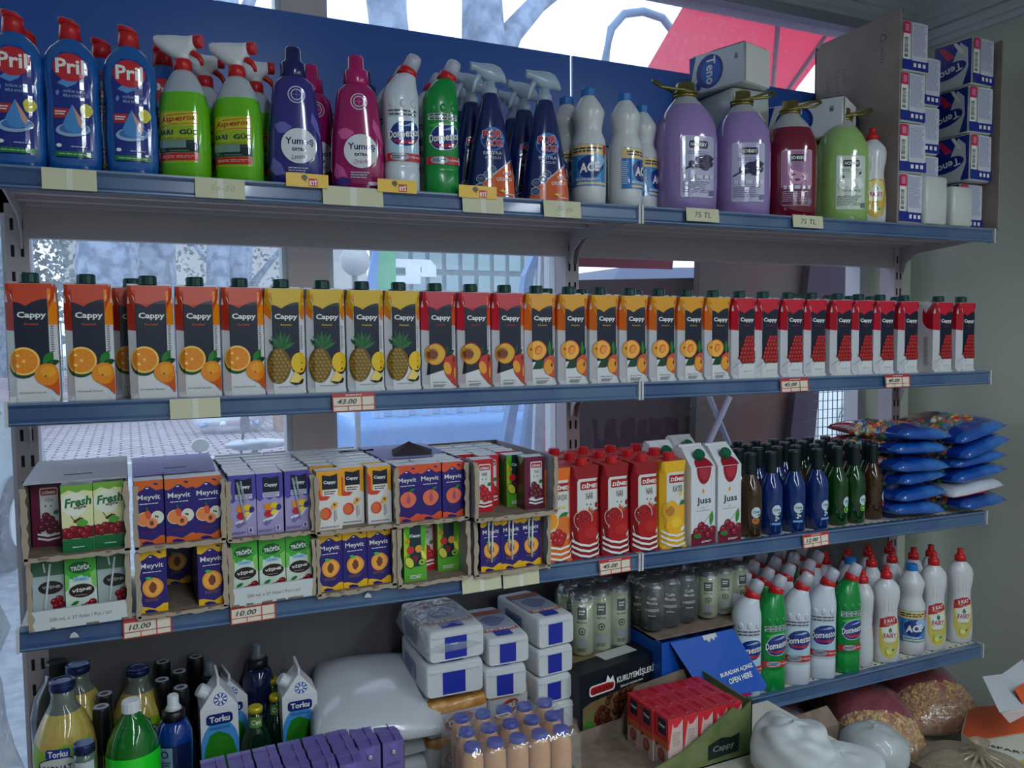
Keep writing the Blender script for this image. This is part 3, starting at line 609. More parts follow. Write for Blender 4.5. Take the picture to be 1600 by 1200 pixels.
# blue folding ladder with looped top rail
m_lad = M('blue ladder steel', (70, 130, 196), .35); m_hoop = M('grey blue hoop', (92, 128, 168), .35)
r = empty('step_ladder', tuple(at_y(814, 720, 1.25))); o0 = at_y(814, 720, 1.25); Q = lambda px, py, y: tuple(at_y(px, py, y)-o0)
mb = MB().tube([Q(948, 200, 1.2), Q(946, 95, 1.2), Q(955, 45, 1.2), Q(975, 22, 1.2), Q(1005, 18, 1.2), Q(1035, 28, 1.2), Q(1052, 50, 1.2), Q(1057, 100, 1.2), Q(1055, 200, 1.2)], .016, m_hoop, 10); mb.build('top_hoop', r)
for (pts) in (((948, 200), (862, 410), (832, 633), (814, 760)), ((922, 200), (826, 430), (802, 633), (780, 760))):
    P = [Vector(Q(px, py, 1.2)) for px, py in pts]; mb = MB()
    for i, (u, v) in enumerate(zip(P, P[1:])): mb.hexa([u+Vector((-.018, -.01, 0)), u+Vector((.018, -.01, 0)), u+Vector((.018, .03, 0)), u+Vector((-.018, .03, 0)), v+Vector((-.018, -.01, 0)), v+Vector((.018, -.01, 0)), v+Vector((.018, .03, 0)), v+Vector((-.018, .03, 0))], m_lad)
    mb.build('rail', r)
props(r, 'blue folding step ladder with a looped top rail outside the window', 'ladder')
panel('leaning_plank', [(846, 380), (860, 380), (852, 720), (834, 720)], 1.0, .02, M('grey plank', (176, 178, 196), .5), 'pale grey plank leaning outside left of the white window post', 'plank')
panel('leaning_plank', [(866, 380), (877, 380), (872, 720), (853, 720)], .98, .02, M('red pink plank', (214, 66, 88), .5), 'red plank leaning outside beside the white window post', 'plank')
panel('blue_pole', [(585, 385), (592, 385), (560, 560), (551, 560)], 3.42, .03, m_lad, 'short blue pole beside the lettered panel outside', 'pole')
p = at_y(555, 408, 2.3); r = empty('round_sign', (p.x, 2.3, 0)); MB().lathe([(-.01, .0), (-.01, .07), (.01, .07), (.01, 0)], m_white, seg=20).xf(lambda v: Vector((v.x, v.z, v.y+p.z))).build('disc', r); MB().box((-.012, .012, 0), (.012, .03, p.z), m_xl).build('post', r); props(r, 'plain white round disc on a thin post outside, right of the window post', 'sign')
# ------------------------------------------------------------------ printed inks
WHT = INK(222, 222, 224); NAVY = INK(18, 26, 52); BLK = INK(24, 24, 28); TXT = INK(236, 236, 232); GREY = INK(120, 120, 126)
ORG = INK(238, 140, 26); ORL = INK(250, 196, 70); ORD_ = INK(214, 88, 24); LEAF = INK(34, 124, 46); LEAFD = INK(20, 70, 44)
RED = INK(196, 28, 44); CHR = INK(150, 18, 34); CHD = INK(92, 10, 28); PCH = INK(226, 120, 66); YEL = INK(240, 196, 44); PNB = INK(112, 84, 34); PNL = INK(160, 128, 56); PIT = INK(126, 66, 42)
m_cwhite = M('carton board white', (218, 219, 224), .3)
m_gcap = M('dark green cap', (12, 60, 56), .35); m_rcap = M('red plastic cap', (196, 30, 36), .3); m_foil = M('carton end foil', (190, 192, 200), .3, metal=.5)
def blob(cx, cy, rx, ry, n=24, wob=.06, seed=1, skew=0):
    R = random.Random(seed); p1, p2 = R.random()*6, R.random()*6
    return [(cx+rx*cos(a)*(1+wob*sin(3*a+p1))+skew*sin(a)*rx, cy+ry*sin(a)*(1+wob*sin(2*a+p2))) for a in [2*pi*i/n for i in range(n)]]
def fruit_orange_slice(a, x, y, r):
    a.ell(x-r*.05, y-r*.25, r*.98, r*.98, LEAFD); a.ell(x, y, r, r, ORL, 28); a.ell(x, y, r*.93, r*.93, INK(252, 222, 140), 28); a.ell(x, y, r*.87, r*.87, ORG, 28)
    a.L += 1; l = a.L
    for k in range(9): t = 2*pi*k/9; a.line([(x+r*.12*cos(t), y+r*.12*sin(t)), (x+r*.84*cos(t), y+r*.84*sin(t))], r*.03, INK(246, 168, 60), lay=l)
    a.ell(x, y, r*.1, r*.1, INK(252, 214, 120), 10)
def fruit_orange(a, x, y, r):
    a.leaf(x-r*.2, y+r*.75, r*1.5, r*.8, 62, LEAF); a.leaf(x-.1*r, y+r*.9, r*1.3, r*.55, 12, LEAFD)
    a.poly([(x+r*.9, y+r*.5), (x+r, y), (x+r*1.05, y-r*1.5), (x+r*1.0, y-r*2.0), (x+r*.3, y-r*1.35), (x-r*.55, y-r*.8), (x-r, y-r*.1), (x-r*.8, y+r*.5), (x-r*.3, y+r*.95), (x+r*.4, y+r*.95)], ORD_)
    a.ell(x, y, r*.97, r*.98, ORG, 24); a.ell(x+r*.1, y+r*.25, r*.6, r*.5, INK(246, 166, 44), 18); a.ell(x-r*.1, y-r*.15, r*.1, r*.08, PIT, 8)
def art_litre(kind):
    a = Art()
    top = {'orange': INK(206, 66, 34), 'pineapple': INK(216, 176, 28), 'peach': INK(196, 38, 54), 'apricot': INK(226, 158, 30), 'cherry': INK(204, 24, 52)}[kind]
    side = {'orange': INK(178, 44, 32), 'pineapple': INK(222, 130, 40), 'peach': INK(204, 36, 60), 'apricot': INK(226, 112, 36), 'cherry': INK(190, 14, 44)}[kind]
    side2 = {'orange': INK(240, 140, 24), 'pineapple': INK(222, 130, 40), 'peach': INK(226, 92, 36), 'apricot': INK(214, 92, 40), 'cherry': INK(110, 10, 36)}[kind]
    if kind == 'pineapple':
        a.poly([(-.041, .197), (-.041, .150), (-.033, .143), (-.026, .137), (-.024, .197)], side); a.poly([(.024, .197), (.024, .152), (.03, .14), (.037, .137), (.041, .15), (.041, .197)], side)
        a.poly([(-.043, .197), (-.040, .172), (-.024, .152), (.024, .152), (.040, .172), (.043, .197)], top)
    else:
        a.poly([(-.024, .197), (-.070, .197)]+[(-.041+.034*cos(t)-.002, .160+.040*sin(t)) for t in [pi*.72+pi*.78*i/10 for i in range(11)]]+[(-.024, .118)], side)
        a.poly([(.024, .197), (.058, .197), (.058, .15), (.05, .128), (.024, .128)], side2)
        a.poly([(-.041, .197), (-.038, .18), (-.024, .15), (.024, .15), (.034, .17), (.041, .197)], top)
    a.poly([(-.0235, .165)]+[(-.0235+.0165*i/5, .165-.007*(i/5)**1.5) for i in range(1, 6)]+[(-.007+.0305*i/6, .158+.012*(1-(1-i/6)**2)) for i in range(1, 7)]+[(.0235, .03), (-.0235, .03)], NAVY)
    a.rect(-.0235, .0, .0235, .052, WHT)
    a.text('Cappy', .001, .1425, .0125, TXT, .041, .03); sub = {'orange': 'Portakal', 'pineapple': 'Ananas', 'peach': 'Şeftali', 'apricot': 'Kayısı', 'cherry': 'Vişne'}[kind]
    a.text(sub, 0, .129, .0035, {'orange': ORD_, 'pineapple': YEL, 'peach': RED, 'apricot': YEL, 'cherry': RED}[kind], .02)
    a.lines(.030, .105, .007, .045, 12, GREY, .5)
    if kind == 'orange':
        fruit_orange_slice(a, -.0128, .069, .0228); fruit_orange(a, .0192, .047, .0182); a.text('Portakallı İçecek', -.001, .0185, .0036, GREY, .038)
    elif kind == 'pineapple':
        for an in (60, 75, 90, 105, 120, 45, 30, 135): a.leaf(-.010, .082, .036 if 50 < an < 110 else .03, .007, an, INK(24, 84, 50) if an % 2 else INK(38, 112, 62))
        a.poly(blob(-.014, .054, .0215, .032, 28, .02), PNB); a.L += 1; l = a.L
        for j in range(9):
            for i in range(6):
                x = -.0325+i*.0074+(j % 2)*.0037; y = .026+j*.0068
                if ((x+.014)/.019)**2+((y-.054)/.029)**2 < 1: a.poly([(x-.0032, y), (x-.001, y-.003), (x+.0022, y-.0028), (x+.0033, y), (x+.001, y+.003), (x-.0022, y+.0028)], PNL, lay=l)
        a.ell(.024, .056, .0165, .0195, INK(40, 30, 26)); a.ell(.023, .059, .0155, .0188, YEL); a.poly([(.006, .022), (.015, .042), (.028, .030), (.031, .026), (.026, .020), (.015, .018)], INK(40, 30, 26)); a.poly([(.004, .024), (.0145, .043), (.029, .031), (.02, .022)], INK(244, 214, 110))
        a.text('Ananaslı İçecek', .002, .016, .0036, GREY, .036)
    elif kind == 'peach':
        a.poly([(-.03, .03), (-.012, .035), (.014, .042), (.014, .06), (-.026, .06)], INK(34, 40, 52))
        a.leaf(.008, .068, .022, .009, 70, LEAFD); a.leaf(.018, .072, .014, .007, 30, LEAFD); a.poly(blob(-.012, .0715, .022, .0215, 24, .03), RED); a.poly(blob(-.0125, .071, .0205, .020, 24, .03), INK(224, 176, 60)); a.ell(-.0185, .071, .0125, .0125, INK(196, 110, 50)); a.poly(blob(-.018, .071, .0105, .009, 16, .1, 3), PIT)
        x, y = .019, .045; a.poly([(x-.016, y+.004), (x-.010, y+.02), (x+.006, y+.026), (x+.018, y+.02), (x+.022, y-.01), (x+.020, y-.042), (x+.006, y-.035), (x-.010, y-.016)], INK(196, 60, 44)); a.ell(x-.006, y-.002, .008, .013, INK(238, 164, 50), 16, 15); a.ell(x+.011, y-.012, .005, .012, INK(240, 176, 50), 14); a.ell(x+.008, y+.015, .003, .005, CHD, 10)
        a.text('Şeftali Nektarı', -.004, .0155, .0036, GREY, .028); a.lines(-.004, .009, .026, .005, 2, GREY)
    elif kind == 'apricot':
        a.poly([(-.024, .037), (-.014, .055), (.012, .058), (.01, .045), (-.004, .037)], LEAFD); a.leaf(.017, .062, .034, .009, 92, LEAF); a.leaf(.022, .062, .024, .007, 68, LEAFD)
        a.poly(blob(-.0125, .0765, .0222, .0205, 26, .02), ORD_); a.poly(blob(-.0135, .076, .0205, .0195, 26, .02), INK(250, 184, 82)); a.ell(-.010, .077, .0088, .0105, INK(228, 110, 50), 18, -30); a.ell(-.009, .076, .006, .008, INK(246, 160, 60), 16, -30)
        x, y = .0165, .042; a.poly([(x-.0165, y), (x-.013, y+.016), (x, y+.024), (x+.013, y+.022), (x+.019, y+.006), (x+.018, y-.026), (x+.004, y-.022), (x-.010, y-.014)], INK(206, 86, 52)); a.ell(x-.003, y-.001, .011, .016, INK(236, 160, 56), 18); a.ell(x+.004, y+.003, .002, .005, CHD, 8)
        a.text('Kayısı Nektarı', -.001, .0175, .0036, GREY, .032); a.lines(-.001, .010, .028, .007, 3, GREY)
    else:
        R = random.Random(5); a.L += 1
        for j, (yy, xs) in enumerate(((.100, (.010, .002, .018)), (.092, (-.002, .006, .015)), (.083, (-.006, .003, .012, .02)), (.073, (-.012, -.003, .006, .016)), (.063, (-.015, -.006, .004, .013, .021)), (.053, (-.018, -.009, .0, .009, .018)), (.045, (-.012, -.002, .008, .017)))):
            for x in xs: a.ell(x, yy, .0066, .0064, INK(84, 8, 20), 12); a.ell(x-.0003, yy+.0004, .0050, .0049, INK(178, 30, 36), 12); a.ell(x-.0012, yy+.002, .0014, .0011, INK(226, 120, 110), 6)
        a.line([(-.014, .05), (-.036, .028)], .0007, BLK); a.line([(-.005, .046), (-.022, .028)], .0007, BLK); a.line([(-.02, .12), (-.012, .075)], .0007, BLK)
        a.text('Vişneli İçecek', 0, .021, .0034, GREY, .026)
    a.lines(-.0585, .06, .014, .08, 16, INK(160, 160, 165)); a.bars(.052, .02, .066, .032, 12, BLK); a.lines(.0585, .085, .015, .07, 14, INK(150, 150, 156)); a.text('1L', .0585, .040, .005, BLK)
    return a
def carton_body(hw, c, H, mb, mbody, mtop=None, slope=.004):
    def ring(z, h, cc, back=0): return [(h, h-cc, z+back), (h-cc, h, z+back), (-h+cc, h, z+back), (-h, h-cc, z+back), (-h, -h+cc, z), (-h+cc, -h, z), (h-cc, -h, z), (h, -h+cc, z)]
    e = .0006; R = [ring(0, hw-.0015, e), ring(.002, hw-.001, e), ring(H*.06, hw, c), ring(H*.84, hw, c), ring(H, hw-.003, e, slope)]
    mb.loft(R, mbody, (1, 0), False); mb.add(R[-1], [(0, 1, 2, 3, 4, 5, 6, 7)], mtop or m_foil)
    mb.box((-hw+.001, -.0015, H+slope/2), (hw-.001, .0015, H+slope/2+.0022), mtop or m_foil)
    for s in (-1, 1): mb.add([(s*(hw-.001), -.02, H-.001), (s*(hw-.001), .02, H+slope-.001), (s*(hw+.0004), 0, H-.03)], [(0, 1, 2)], mbody)
    def surf(u, v, off):
        t = v/H; k = t/.06 if t < .06 else ((1-t)/.16 if t > .84 else 1); k = max(0, min(1, k)); cc = c*k+e; h = hw-(.003 if t > .5 else .001)*(1-k); off += .0008*(1-k)
        F = h-cc; D = cc*1.4142; s = 1 if u >= 0 else -1; q = abs(u)
        if q <= F: return (u, -h-off, v)
        if q <= F+D: w = (q-F)*.7071; return (s*(F+w+off*.7), -h+w-off*.7, v)
        return (s*(h+off), -h+cc+(q-F-D), v)
    return surf
def cap(name, par, mat, r, h, loc, seg=16, rot=None, ridge=True):
    mb = MB(); n = 30 if ridge else seg
    rr = lambda k, z, s: [((r*s+(.0004 if (ridge and i % 2) else 0))*cos(2*pi*i/n), (r*s+(.0004 if (ridge and i % 2) else 0))*sin(2*pi*i/n), z) for i in range(n)]
    mb.loft([rr(0, 0, 1), rr(0, h*.85, .98), rr(0, h, .86)], mat, (1, 1), not ridge)
    o = mb.build(name, par, loc)
    if rot: o.rotation_euler = rot
    return o
LC = .036
def mk_litre(kind):
    def f():
        r = empty('juice_carton'); mb = MB(); s = carton_body(LC, .012, .195, mb, m_cwhite); a = art_litre(kind); a.clip(-.074, .001, .074, .1945)
        a.emit(mb, s, .00585, .0005); mb.build('carton_body', r); cap('cap', r, m_gcap, .0145, .0155, (-.002, -.012, .197)); return r
    return f
# second shelf: photo positions of the front face (left, right) of every carton
FRONT = [(15, 93, 'orange'), (105, 181, 'orange'), (204, 275, 'orange'), (280, 347, 'orange'), (351, 416, 'orange'), (418, 479, 'pineapple'), (483, 543, 'pineapple'), (545, 604, 'pineapple'), (606, 659, 'pineapple'),
         (662, 716, 'peach'), (719, 771, 'peach'), (774, 822, 'peach'), (824, 872, 'apricot'), (875, 922, 'apricot'), (925, 970, 'apricot'), (972, 1016, 'apricot'), (1018, 1060, 'apricot'), (1062, 1103, 'apricot'), (1106, 1143, 'apricot'),
         (0, 1184, 'cherry'), (0, 1216, 'cherry'), (0, 1259, 'cherry'), (0, 1294, 'cherry'), (0, 1334, 'cherry'), (0, 1367, 'cherry'), (0, 1400, 'cherry'), (0, 1437, 'cherry'), (0, 1490, 'cherry'), (0, 1525, 'cherry')]
cnt = {}; R = random.Random(11); LX = []
tot = {'orange': 5, 'pineapple': 4, 'peach': 3, 'apricot': 7, 'cherry': 10}
for i, (a_, b_, kind) in enumerate(FRONT):
    xr = at_y(b_, 622-b_*.03, .02).x; xc = xr-LC if not a_ else (xr+at_y(a_, 622-a_*.03, .02).x)/2
    k = cnt.get(kind, 0); cnt[kind] = k+1
    LX.append([xc, kind, k])
for i in range(1, len(LX)): LX[i][0] = max(LX[i][0], LX[i-1][0]+.0733)
for xc, kind, k in LX:
    lab = 'litre %s juice carton, %s of %d from left in the second shelf row' % (kind, ORD[k], tot[kind])
    place('litre_'+kind, mk_litre(kind), (xc, .02+LC, bz(1, xc)-.002), R.uniform(-1.2, 1.2), lab, 'juice carton', kind+' juice cartons on the second shelf')
# cartons that stand behind the front row
back = [(-.058, 'orange', 'litre orange juice carton standing behind, seen between the first and second'), (.016, 'orange', 'litre orange juice carton standing behind, seen between the second and third')]
for xc, kind, lab in back: place('litre_'+kind, mk_litre(kind), (xc-.002, .02+LC*3+.012, bz(1, xc)-.002), 0, lab, 'juice carton', 'juice cartons in the second row')
for k, xc in enumerate((.20, .86, .95, 1.10, 1.60, 1.72, 1.80, 1.88, 1.98)):
    kind = 'orange' if xc < .3 else 'apricot' if xc < 1.2 else 'cherry'
    place('litre_'+kind, mk_litre(kind), (xc, .02+LC*3+.010, bz(1, xc)-.002), 0, 'litre %s juice carton standing hidden behind the front row, only its cap and rim showing' % kind, 'juice carton', '%s juice cartons behind the front row' % kind)
place('litre_cherry', mk_litre('cherry'), (2.0, .14, bz(1, 2)-.002), 90, 'litre cherry juice carton turned sideways in the gap, printed grey side showing', 'juice carton', None)
# ------------------------------------------------------------------ third shelf: small cartons in torn trays
MW, MD, MH = .046, .038, .110
def lump(mb, c, r, m, seg=8, n=5, sz=1): mb.loft([[(c[0]+r*sin(pi*j/n)*cos(2*pi*i/seg), c[1]+r*sin(pi*j/n)*sin(2*pi*i/seg), c[2]-r*sz*cos(pi*j/n)) for i in range(seg)] for j in range(n+1)], m, (0, 0))
def wave(x0, x1, z0, z1, edge, up=True):
    n = 12; P = [(x0+(x1-x0)*i/n, edge[min(len(edge)-1, int(i/n*(len(edge)-1)+.5))]) for i in range(n+1)]
    P = [(x0+(x1-x0)*t, z) for t, z in edge]
    return P+[(x1, z1), (x0, z1)] if up else [(x0, z0), (x1, z0)]+P[::-1]
def cherries(a, pts, r, dark=CHD, lite=CHR):
    for x, y in pts: a.ell(x, y, r, r, dark, 12); a.ell(x-r*.1, y+r*.1, r*.78, r*.78, lite, 12); a.ell(x-r*.3, y+r*.35, r*.2, r*.15, INK(220, 150, 150), 6)
def art_mini(kind):
    a = Art(); h = MW/2; H = MH
    if kind.startswith('meyvit'):
        v = kind.split('_')[1]; base = INK(44, 30, 118); c = {'yellow': INK(240, 186, 30), 'peach': INK(226, 88, 52), 'mixed': INK(222, 104, 44)}[v]
        a.rect(-h, 0, h, H, base)
        a.poly([(-h, H), (h, H), (h, .094), (h*.5, .092), (h*.1, .099), (-h*.15, .1), (-h*.45, .094), (-h*.75, .0905), (-h, .0925)], c); a.ell(h*.5, .103, .004, .0017, base, 10, -20); a.ell(-h*.1, .0965, .0025, .0012, TXT, 10)
        a.text('Meyvit', -h*.02, .080, .0115, TXT, .036, .012); a.lines(0, .070, .03, .0022, 1, TXT, .6)
        a.poly([(-h, 0), (h, 0), (h, .0135), (h*.7, .014), (h*.45, .010), (h*.1, .006), (-h*.3, .009), (-h*.7, .0115), (-h, .011)], c); a.poly([(-h*.5, .0), (h*.3, .0), (h*.1, .0035), (-h*.3, .006), (-h*.62, .0035)], base)
        if v == 'yellow':
            a.poly(blob(0, .043, .0168, .0168, 24, .03), INK(240, 158, 52)); a.poly(blob(0, .043, .0135, .0135, 24, .03), INK(248, 176, 80)); a.poly([(0, .054), (.0055, .048), (.006, .040), (.001, .033), (-.004, .036), (-.0065, .044), (-.003, .051)], PIT)
            a.leaf(.0, .0575, .012, .006, 160, INK(70, 190, 90)); a.lines(0, .0225, .026, .006, 3, INK(130, 100, 90))
        elif v == 'peach':
            a.poly(blob(0, .043, .0162, .0155, 24, .03), INK(236, 116, 84)); a.poly([(.001, .060), (.003, .05), (.004, .043), (.001, .036), (-.002, .043), (-.001, .05)], INK(200, 92, 90)); a.ell(.001, .042, .004, .007, INK(176, 84, 110), 12)
            a.leaf(.002, .0585, .013, .006, 24, LEAF); a.lines(0, .019, .026, .004, 2, INK(90, 40, 100))
        else:
            a.ell(-.008, .044, .0125, .0125, INK(240, 208, 160), 20); a.ell(-.008, .044, .0108, .0108, INK(238, 140, 76), 20); a.ell(.012, .0455, .0105, .0115, INK(224, 228, 206), 18); a.ell(.0095, .0475, .0014, .002, BLK, 8); a.ell(.0125, .0465, .0014, .002, BLK, 8)
            a.ell(.003, .0365, .0095, .009, INK(240, 144, 92), 18); a.ell(.003, .0365, .0035, .0045, PIT, 10); a.poly([(-.007, .058), (.0, .0585), (.003, .050), (.001, .044), (-.004, .046)], INK(232, 84, 60)); a.leaf(-.003, .058, .008, .003, 100, LEAF); a.lines(0, .0215, .028, .004, 2, INK(110, 50, 90))
    elif kind == 'cappy_purple':
        a.rect(-h, 0, h, H, INK(168, 156, 204)); a.poly([(-h, H), (h, H), (h, .066), (h*.7, .062), (h*.3, .066), (0, .061), (-h*.4, .066), (-h*.75, .060), (-h, .064)], INK(84, 76, 170))
        a.poly([(-.0125, .076), (.0165, .076), (.0165, .104), (.003, .101), (-.0125, .104)], NAVY); a.text('Cappy', .002, .088, .0075, TXT, .023, .03); a.rect(-.0125, .0665, .0165, .0752, INK(206, 200, 222)); a.lines(.002, .071, .026, .006, 2, GREY)
        a.poly([(-.014, .026), (.004, .031), (.018, .046), (.0195, .044), (.006, .027), (-.013, .0225)], INK(232, 232, 240)); a.ell(-.004, .0495, .007, .0065, ORG, 14); a.ell(.0075, .051, .007, .006, YEL, 14); a.ell(.015, .047, .0045, .006, INK(50, 50, 120), 12); a.ell(-.003, .037, .0075, .0065, RED, 14); a.ell(.006, .039, .006, .0045, INK(244, 214, 80), 12, 30)
        a.poly([(-.012, .020), (-.008, .026), (-.005, .021), (.0, .026), (.002, .023), (-.006, .016)], INK(110, 110, 170)); a.lines(-.008, .007, .026, .005, 2, INK(110, 100, 150)); a.rect(.008, .005, .016, .015, INK(206, 204, 220)); a.ell(.012, .010, .0025, .004, INK(90, 80, 140), 10)
    elif kind == 'cappy_peach':
        a.rect(-h, 0, h, H, INK(226, 222, 218)); a.poly([(-h, H), (h, H), (h, .060), (h*.55, .066), (-h*.3, .068), (-h, .060)], INK(236, 164, 40)); a.poly([(-h, .1), (-h*.72, .09), (-h*.7, .066), (h*.1, .062), (-h*.2, .056), (-h*.7, .056), (-h, .060)], INK(214, 66, 46))
        a.poly([(-.013, .076), (.0155, .076), (.0155, .104), (.002, .1005), (-.013, .103)], NAVY); a.text('Cappy', .001, .0885, .0075, TXT, .023, .03); a.rect(-.013, .064, .0155, .0752, INK(232, 230, 226)); a.lines(.001, .0695, .022, .008, 2, BLK)
        a.ell(-.007, .031, .0105, .0115, INK(214, 70, 52), 20); a.ell(-.0085, .031, .0075, .0095, INK(228, 110, 56), 16); a.poly([(.002, .042), (.008, .052), (.016, .049), (.012, .041), (.005, .038)], INK(240, 170, 60)); a.ell(.009, .0465, .002, .0025, INK(90, 60, 40), 8)
        a.poly([(.008, .036), (.012, .037), (.014, .02), (.009, .014)], INK(176, 178, 176)); a.lines(0, .006, .036, .003, 1, GREY)
    elif kind == 'tropix':
        a.rect(-h, 0, h, H, INK(214, 226, 214)); a.poly([(-h, H), (h, H), (h, .074), (h*.5, .070), (0, .076), (-h*.5, .07), (-h, .074)], INK(66, 172, 56)); a.poly([(-h, .08), (-h*.7, .076), (-h*.75, .055), (-h, .05)], INK(120, 196, 96)); a.poly([(h, .084), (h*.6, .078), (h*.75, .058), (h, .05)], INK(130, 204, 100))
        a.ell(-.001, .089, .0165, .010, INK(20, 96, 50)); a.text('TRÖPİX', 0, .0895, .010, TXT, .029, .03, 0, 4); a.rect(-.011, .066, .011, .073, INK(150, 200, 222)); a.text('VİTAMİN', 0, .0695, .003, INK(50, 100, 170), .016)
        a.ell(.001, .050, .0188, .0115, INK(40, 24, 24), 24); a.text('VİŞNE', .001, .0515, .0075, TXT, .029, .03, .1, 5); a.lines(0, .0428, .018, .002, 1, INK(180, 160, 150)); a.leaf(-.003, .033, .014, .006, 205, LEAF)
        cherries(a, [(.002, .021), (.010, .024), (.0165, .029), (.013, .018), (-.006, .016), (.004, .013)], .0062)
    elif kind == 'tropix_back':
        a.rect(-h, 0, h, H, INK(176, 190, 190)); a.rect(-h, .078, h, H, INK(66, 110, 84)); a.ell(.003, .058, .018, .011, INK(40, 28, 30), 20); a.text('VİŞNE', .004, .059, .007, INK(190, 190, 190), .026, .02); cherries(a, [(.008, .034), (.015, .038), (.011, .026), (.018, .029)], .006)
        a.line([(.004, .098), (-.006, .024)], .003, INK(206, 214, 222)); a.line([(-.006, .1), (-.004, .085)], .0025, INK(206, 214, 222))
    elif kind == 'fresh':
        a.rect(-h, 0, h, H, INK(232, 232, 176)); a.poly([(-h, H), (h, H), (h, .098), (h*.4, .101), (0, .097), (-h*.5, .102), (-h, .096)], INK(120, 178, 70)); a.ell(-.004, .078, .019, .020, INK(238, 240, 222), 24)
        a.text('Fresh', .001, .082, .015, INK(16, 112, 58), .040, .035, .25, 6); a.text('vişne', .004, .0725, .0065, INK(80, 24, 34), .019, .03, .1, 6)
        a.line([(-.010, .06), (-.004, .050), (.004, .057)], .001, INK(90, 70, 30)); a.ell(.001, .0515, .008, .003, CHD, 12, 20); a.poly(blob(.006, .046, .0085, .0065, 14, .12), INK(90, 170, 60))
        a.poly([(-h, .022), (h, .022), (h, .042), (h*.6, .038), (0, .043), (-h*.6, .038), (-h, .04)], INK(120, 14, 24)); cherries(a, [(-.017, .034), (-.007, .037), (.004, .033), (.014, .036), (-.012, .028), (.010, .027)], .0066); a.rect(-h, 0, h, .0215, INK(16, 112, 62)); a.lines(0, .008, .018, .002, 1, TXT, .7)
    elif kind in ('dimes_cherry', 'dimes_red'):
        base = INK(104, 24, 60) if kind == 'dimes_cherry' else INK(196, 26, 42); a.rect(-h, 0, h, H, base); a.rect(-.010, .02, .017, .100, INK(222, 222, 218), .003); a.rect(-.0085, .087, .0155, .0975, INK(176, 28, 44), .002); a.text('DİMES', .0035, .0922, .0062, TXT, .020, .03, .15)
        a.text('VİŞNE' if kind == 'dimes_cherry' else 'NAR', .0035, .079, .008, BLK, .012, 0); a.ell(-.002, .069, .001, .002, BLK, 6); a.ell(.006, .069, .001, .002, BLK, 6); a.leaf(.009, .055, .011, .008, 30, LEAF)
        cherries(a, [(-.002, .052), (.005, .046), (-.006, .043), (.001, .037), (.010, .038), (-.008, .033), (.004, .028), (.013, .030)], .0066, INK(70, 10, 30) if kind == 'dimes_cherry' else CHR, INK(110, 24, 50) if kind == 'dimes_cherry' else RED)
        for z in (.010, .017): a.poly([(-.015, z+.004), (0, z), (.018, z+.003), (.018, z+.006), (0, z+.0035), (-.015, z+.0075)], TXT)
    elif kind in ('kiwi', 'kiwi_back'):
        a.rect(-h, 0, h, H, INK(88, 170, 44)); a.poly([(-h, .035), (-h, .1), (-h*.6, .08), (-h*.7, .05), (h*.7, .045), (h, .09), (h, .035)], INK(176, 206, 50)); a.rect(-.011, .028, .012, H, INK(18, 50, 58))
        if kind == 'kiwi': a.text('Cappy', 0, .089, .0075, TXT, .022, .03)
        a.ell(-.010, .062, .0075, .0075, INK(212, 40, 48), 16); a.ell(.007, .063, .0075, .0075, INK(228, 160, 70), 16); a.ell(-.002, .044, .0075, .0075, INK(120, 40, 44), 16); a.ell(-.012, .038, .009, .013, BLK, 16, 30); a.ell(-.0125, .038, .0075, .0115, INK(210, 216, 70), 16, 30)
        a.ell(.013, .036, .0078, .0072, BLK, 16); a.ell(.013, .036, .007, .0062, INK(150, 190, 60), 16); a.ell(.013, .036, .0025, .002, BLK, 8); a.ell(.016, .05, .004, .01, INK(230, 230, 90), 12, 20); a.ell(-.015, .08, .004, .004, ORG, 12); a.lines(0, .009, .026, .008, 3, TXT)
    return a
SIDE = {'meyvit': INK(40, 28, 110), 'cappy_purple': INK(74, 66, 150), 'cappy_peach': INK(214, 208, 204), 'tropix': INK(170, 200, 180), 'tropix_back': INK(150, 164, 170), 'fresh': INK(90, 130, 70), 'dimes_cherry': INK(92, 22, 52), 'dimes_red': INK(190, 30, 44), 'kiwi': INK(70, 140, 50), 'kiwi_back': INK(70, 140, 50)}
def mk_mini(kind, straw=0):
    def f():
        mb = MB(); h = MW/2; sm = SIDE[kind.split('_')[0] if kind.startswith('meyvit') else kind]
        mb.box((-h, 0, 0), (h, MD, MH), sm, m_foil); mb.box((-h, MD/2-.0008, MH), (h, MD/2+.0008, MH+.0028), m_foil)
        for s in (-1, 1): mb.add([(s*(h+.0003), .002, MH), (s*(h+.0003), MD-.002, MH), (s*(h+.0006), MD/2, MH-.018)], [(0, 1, 2)], m_foil)
        a = art_mini(kind); a.clip(-h, 0, h, MH); a.emit(mb, lambda u, v, o: (u, -o, v), 0, .0003)
        if straw:
            m_st = M('clear drinking straw', (190, 205, 215), .15, alpha=.55) if straw == 1 else M('white drinking straw', (224, 228, 232), .3)
            r = empty('small_juice_carton'); mb.build('carton_body', r)
            if straw == 1: MB().tube([(-.009, -.003, .098), (.004, -.003, .022)], .0022, m_st, 6).tube([(-.003, -.0028, .1), (.003, -.0028, .060)], .0018, m_st, 6).build('straw', r)
            else: MB().tube([(-.006, -.003, MH-.002), (-.006, -.003, .042)], .0021, m_st, 6).tube([(.0035, -.003, MH-.002), (.0005, -.003, .018)], .0021, m_st, 6).build('straw', r)
            return r
        return mb.build('small_juice_carton')
    return f
m_kin = M('brown tray cardboard', (138, 120, 104), .85, spot=(122, 106, 92), sscale=40); m_tw = M('grey white tray board', (178, 180, 188), .7); m_tp = M('lilac tray print', (136, 132, 190), .6); m_tpd = M('dark purple tray print', (42, 34, 104), .6)
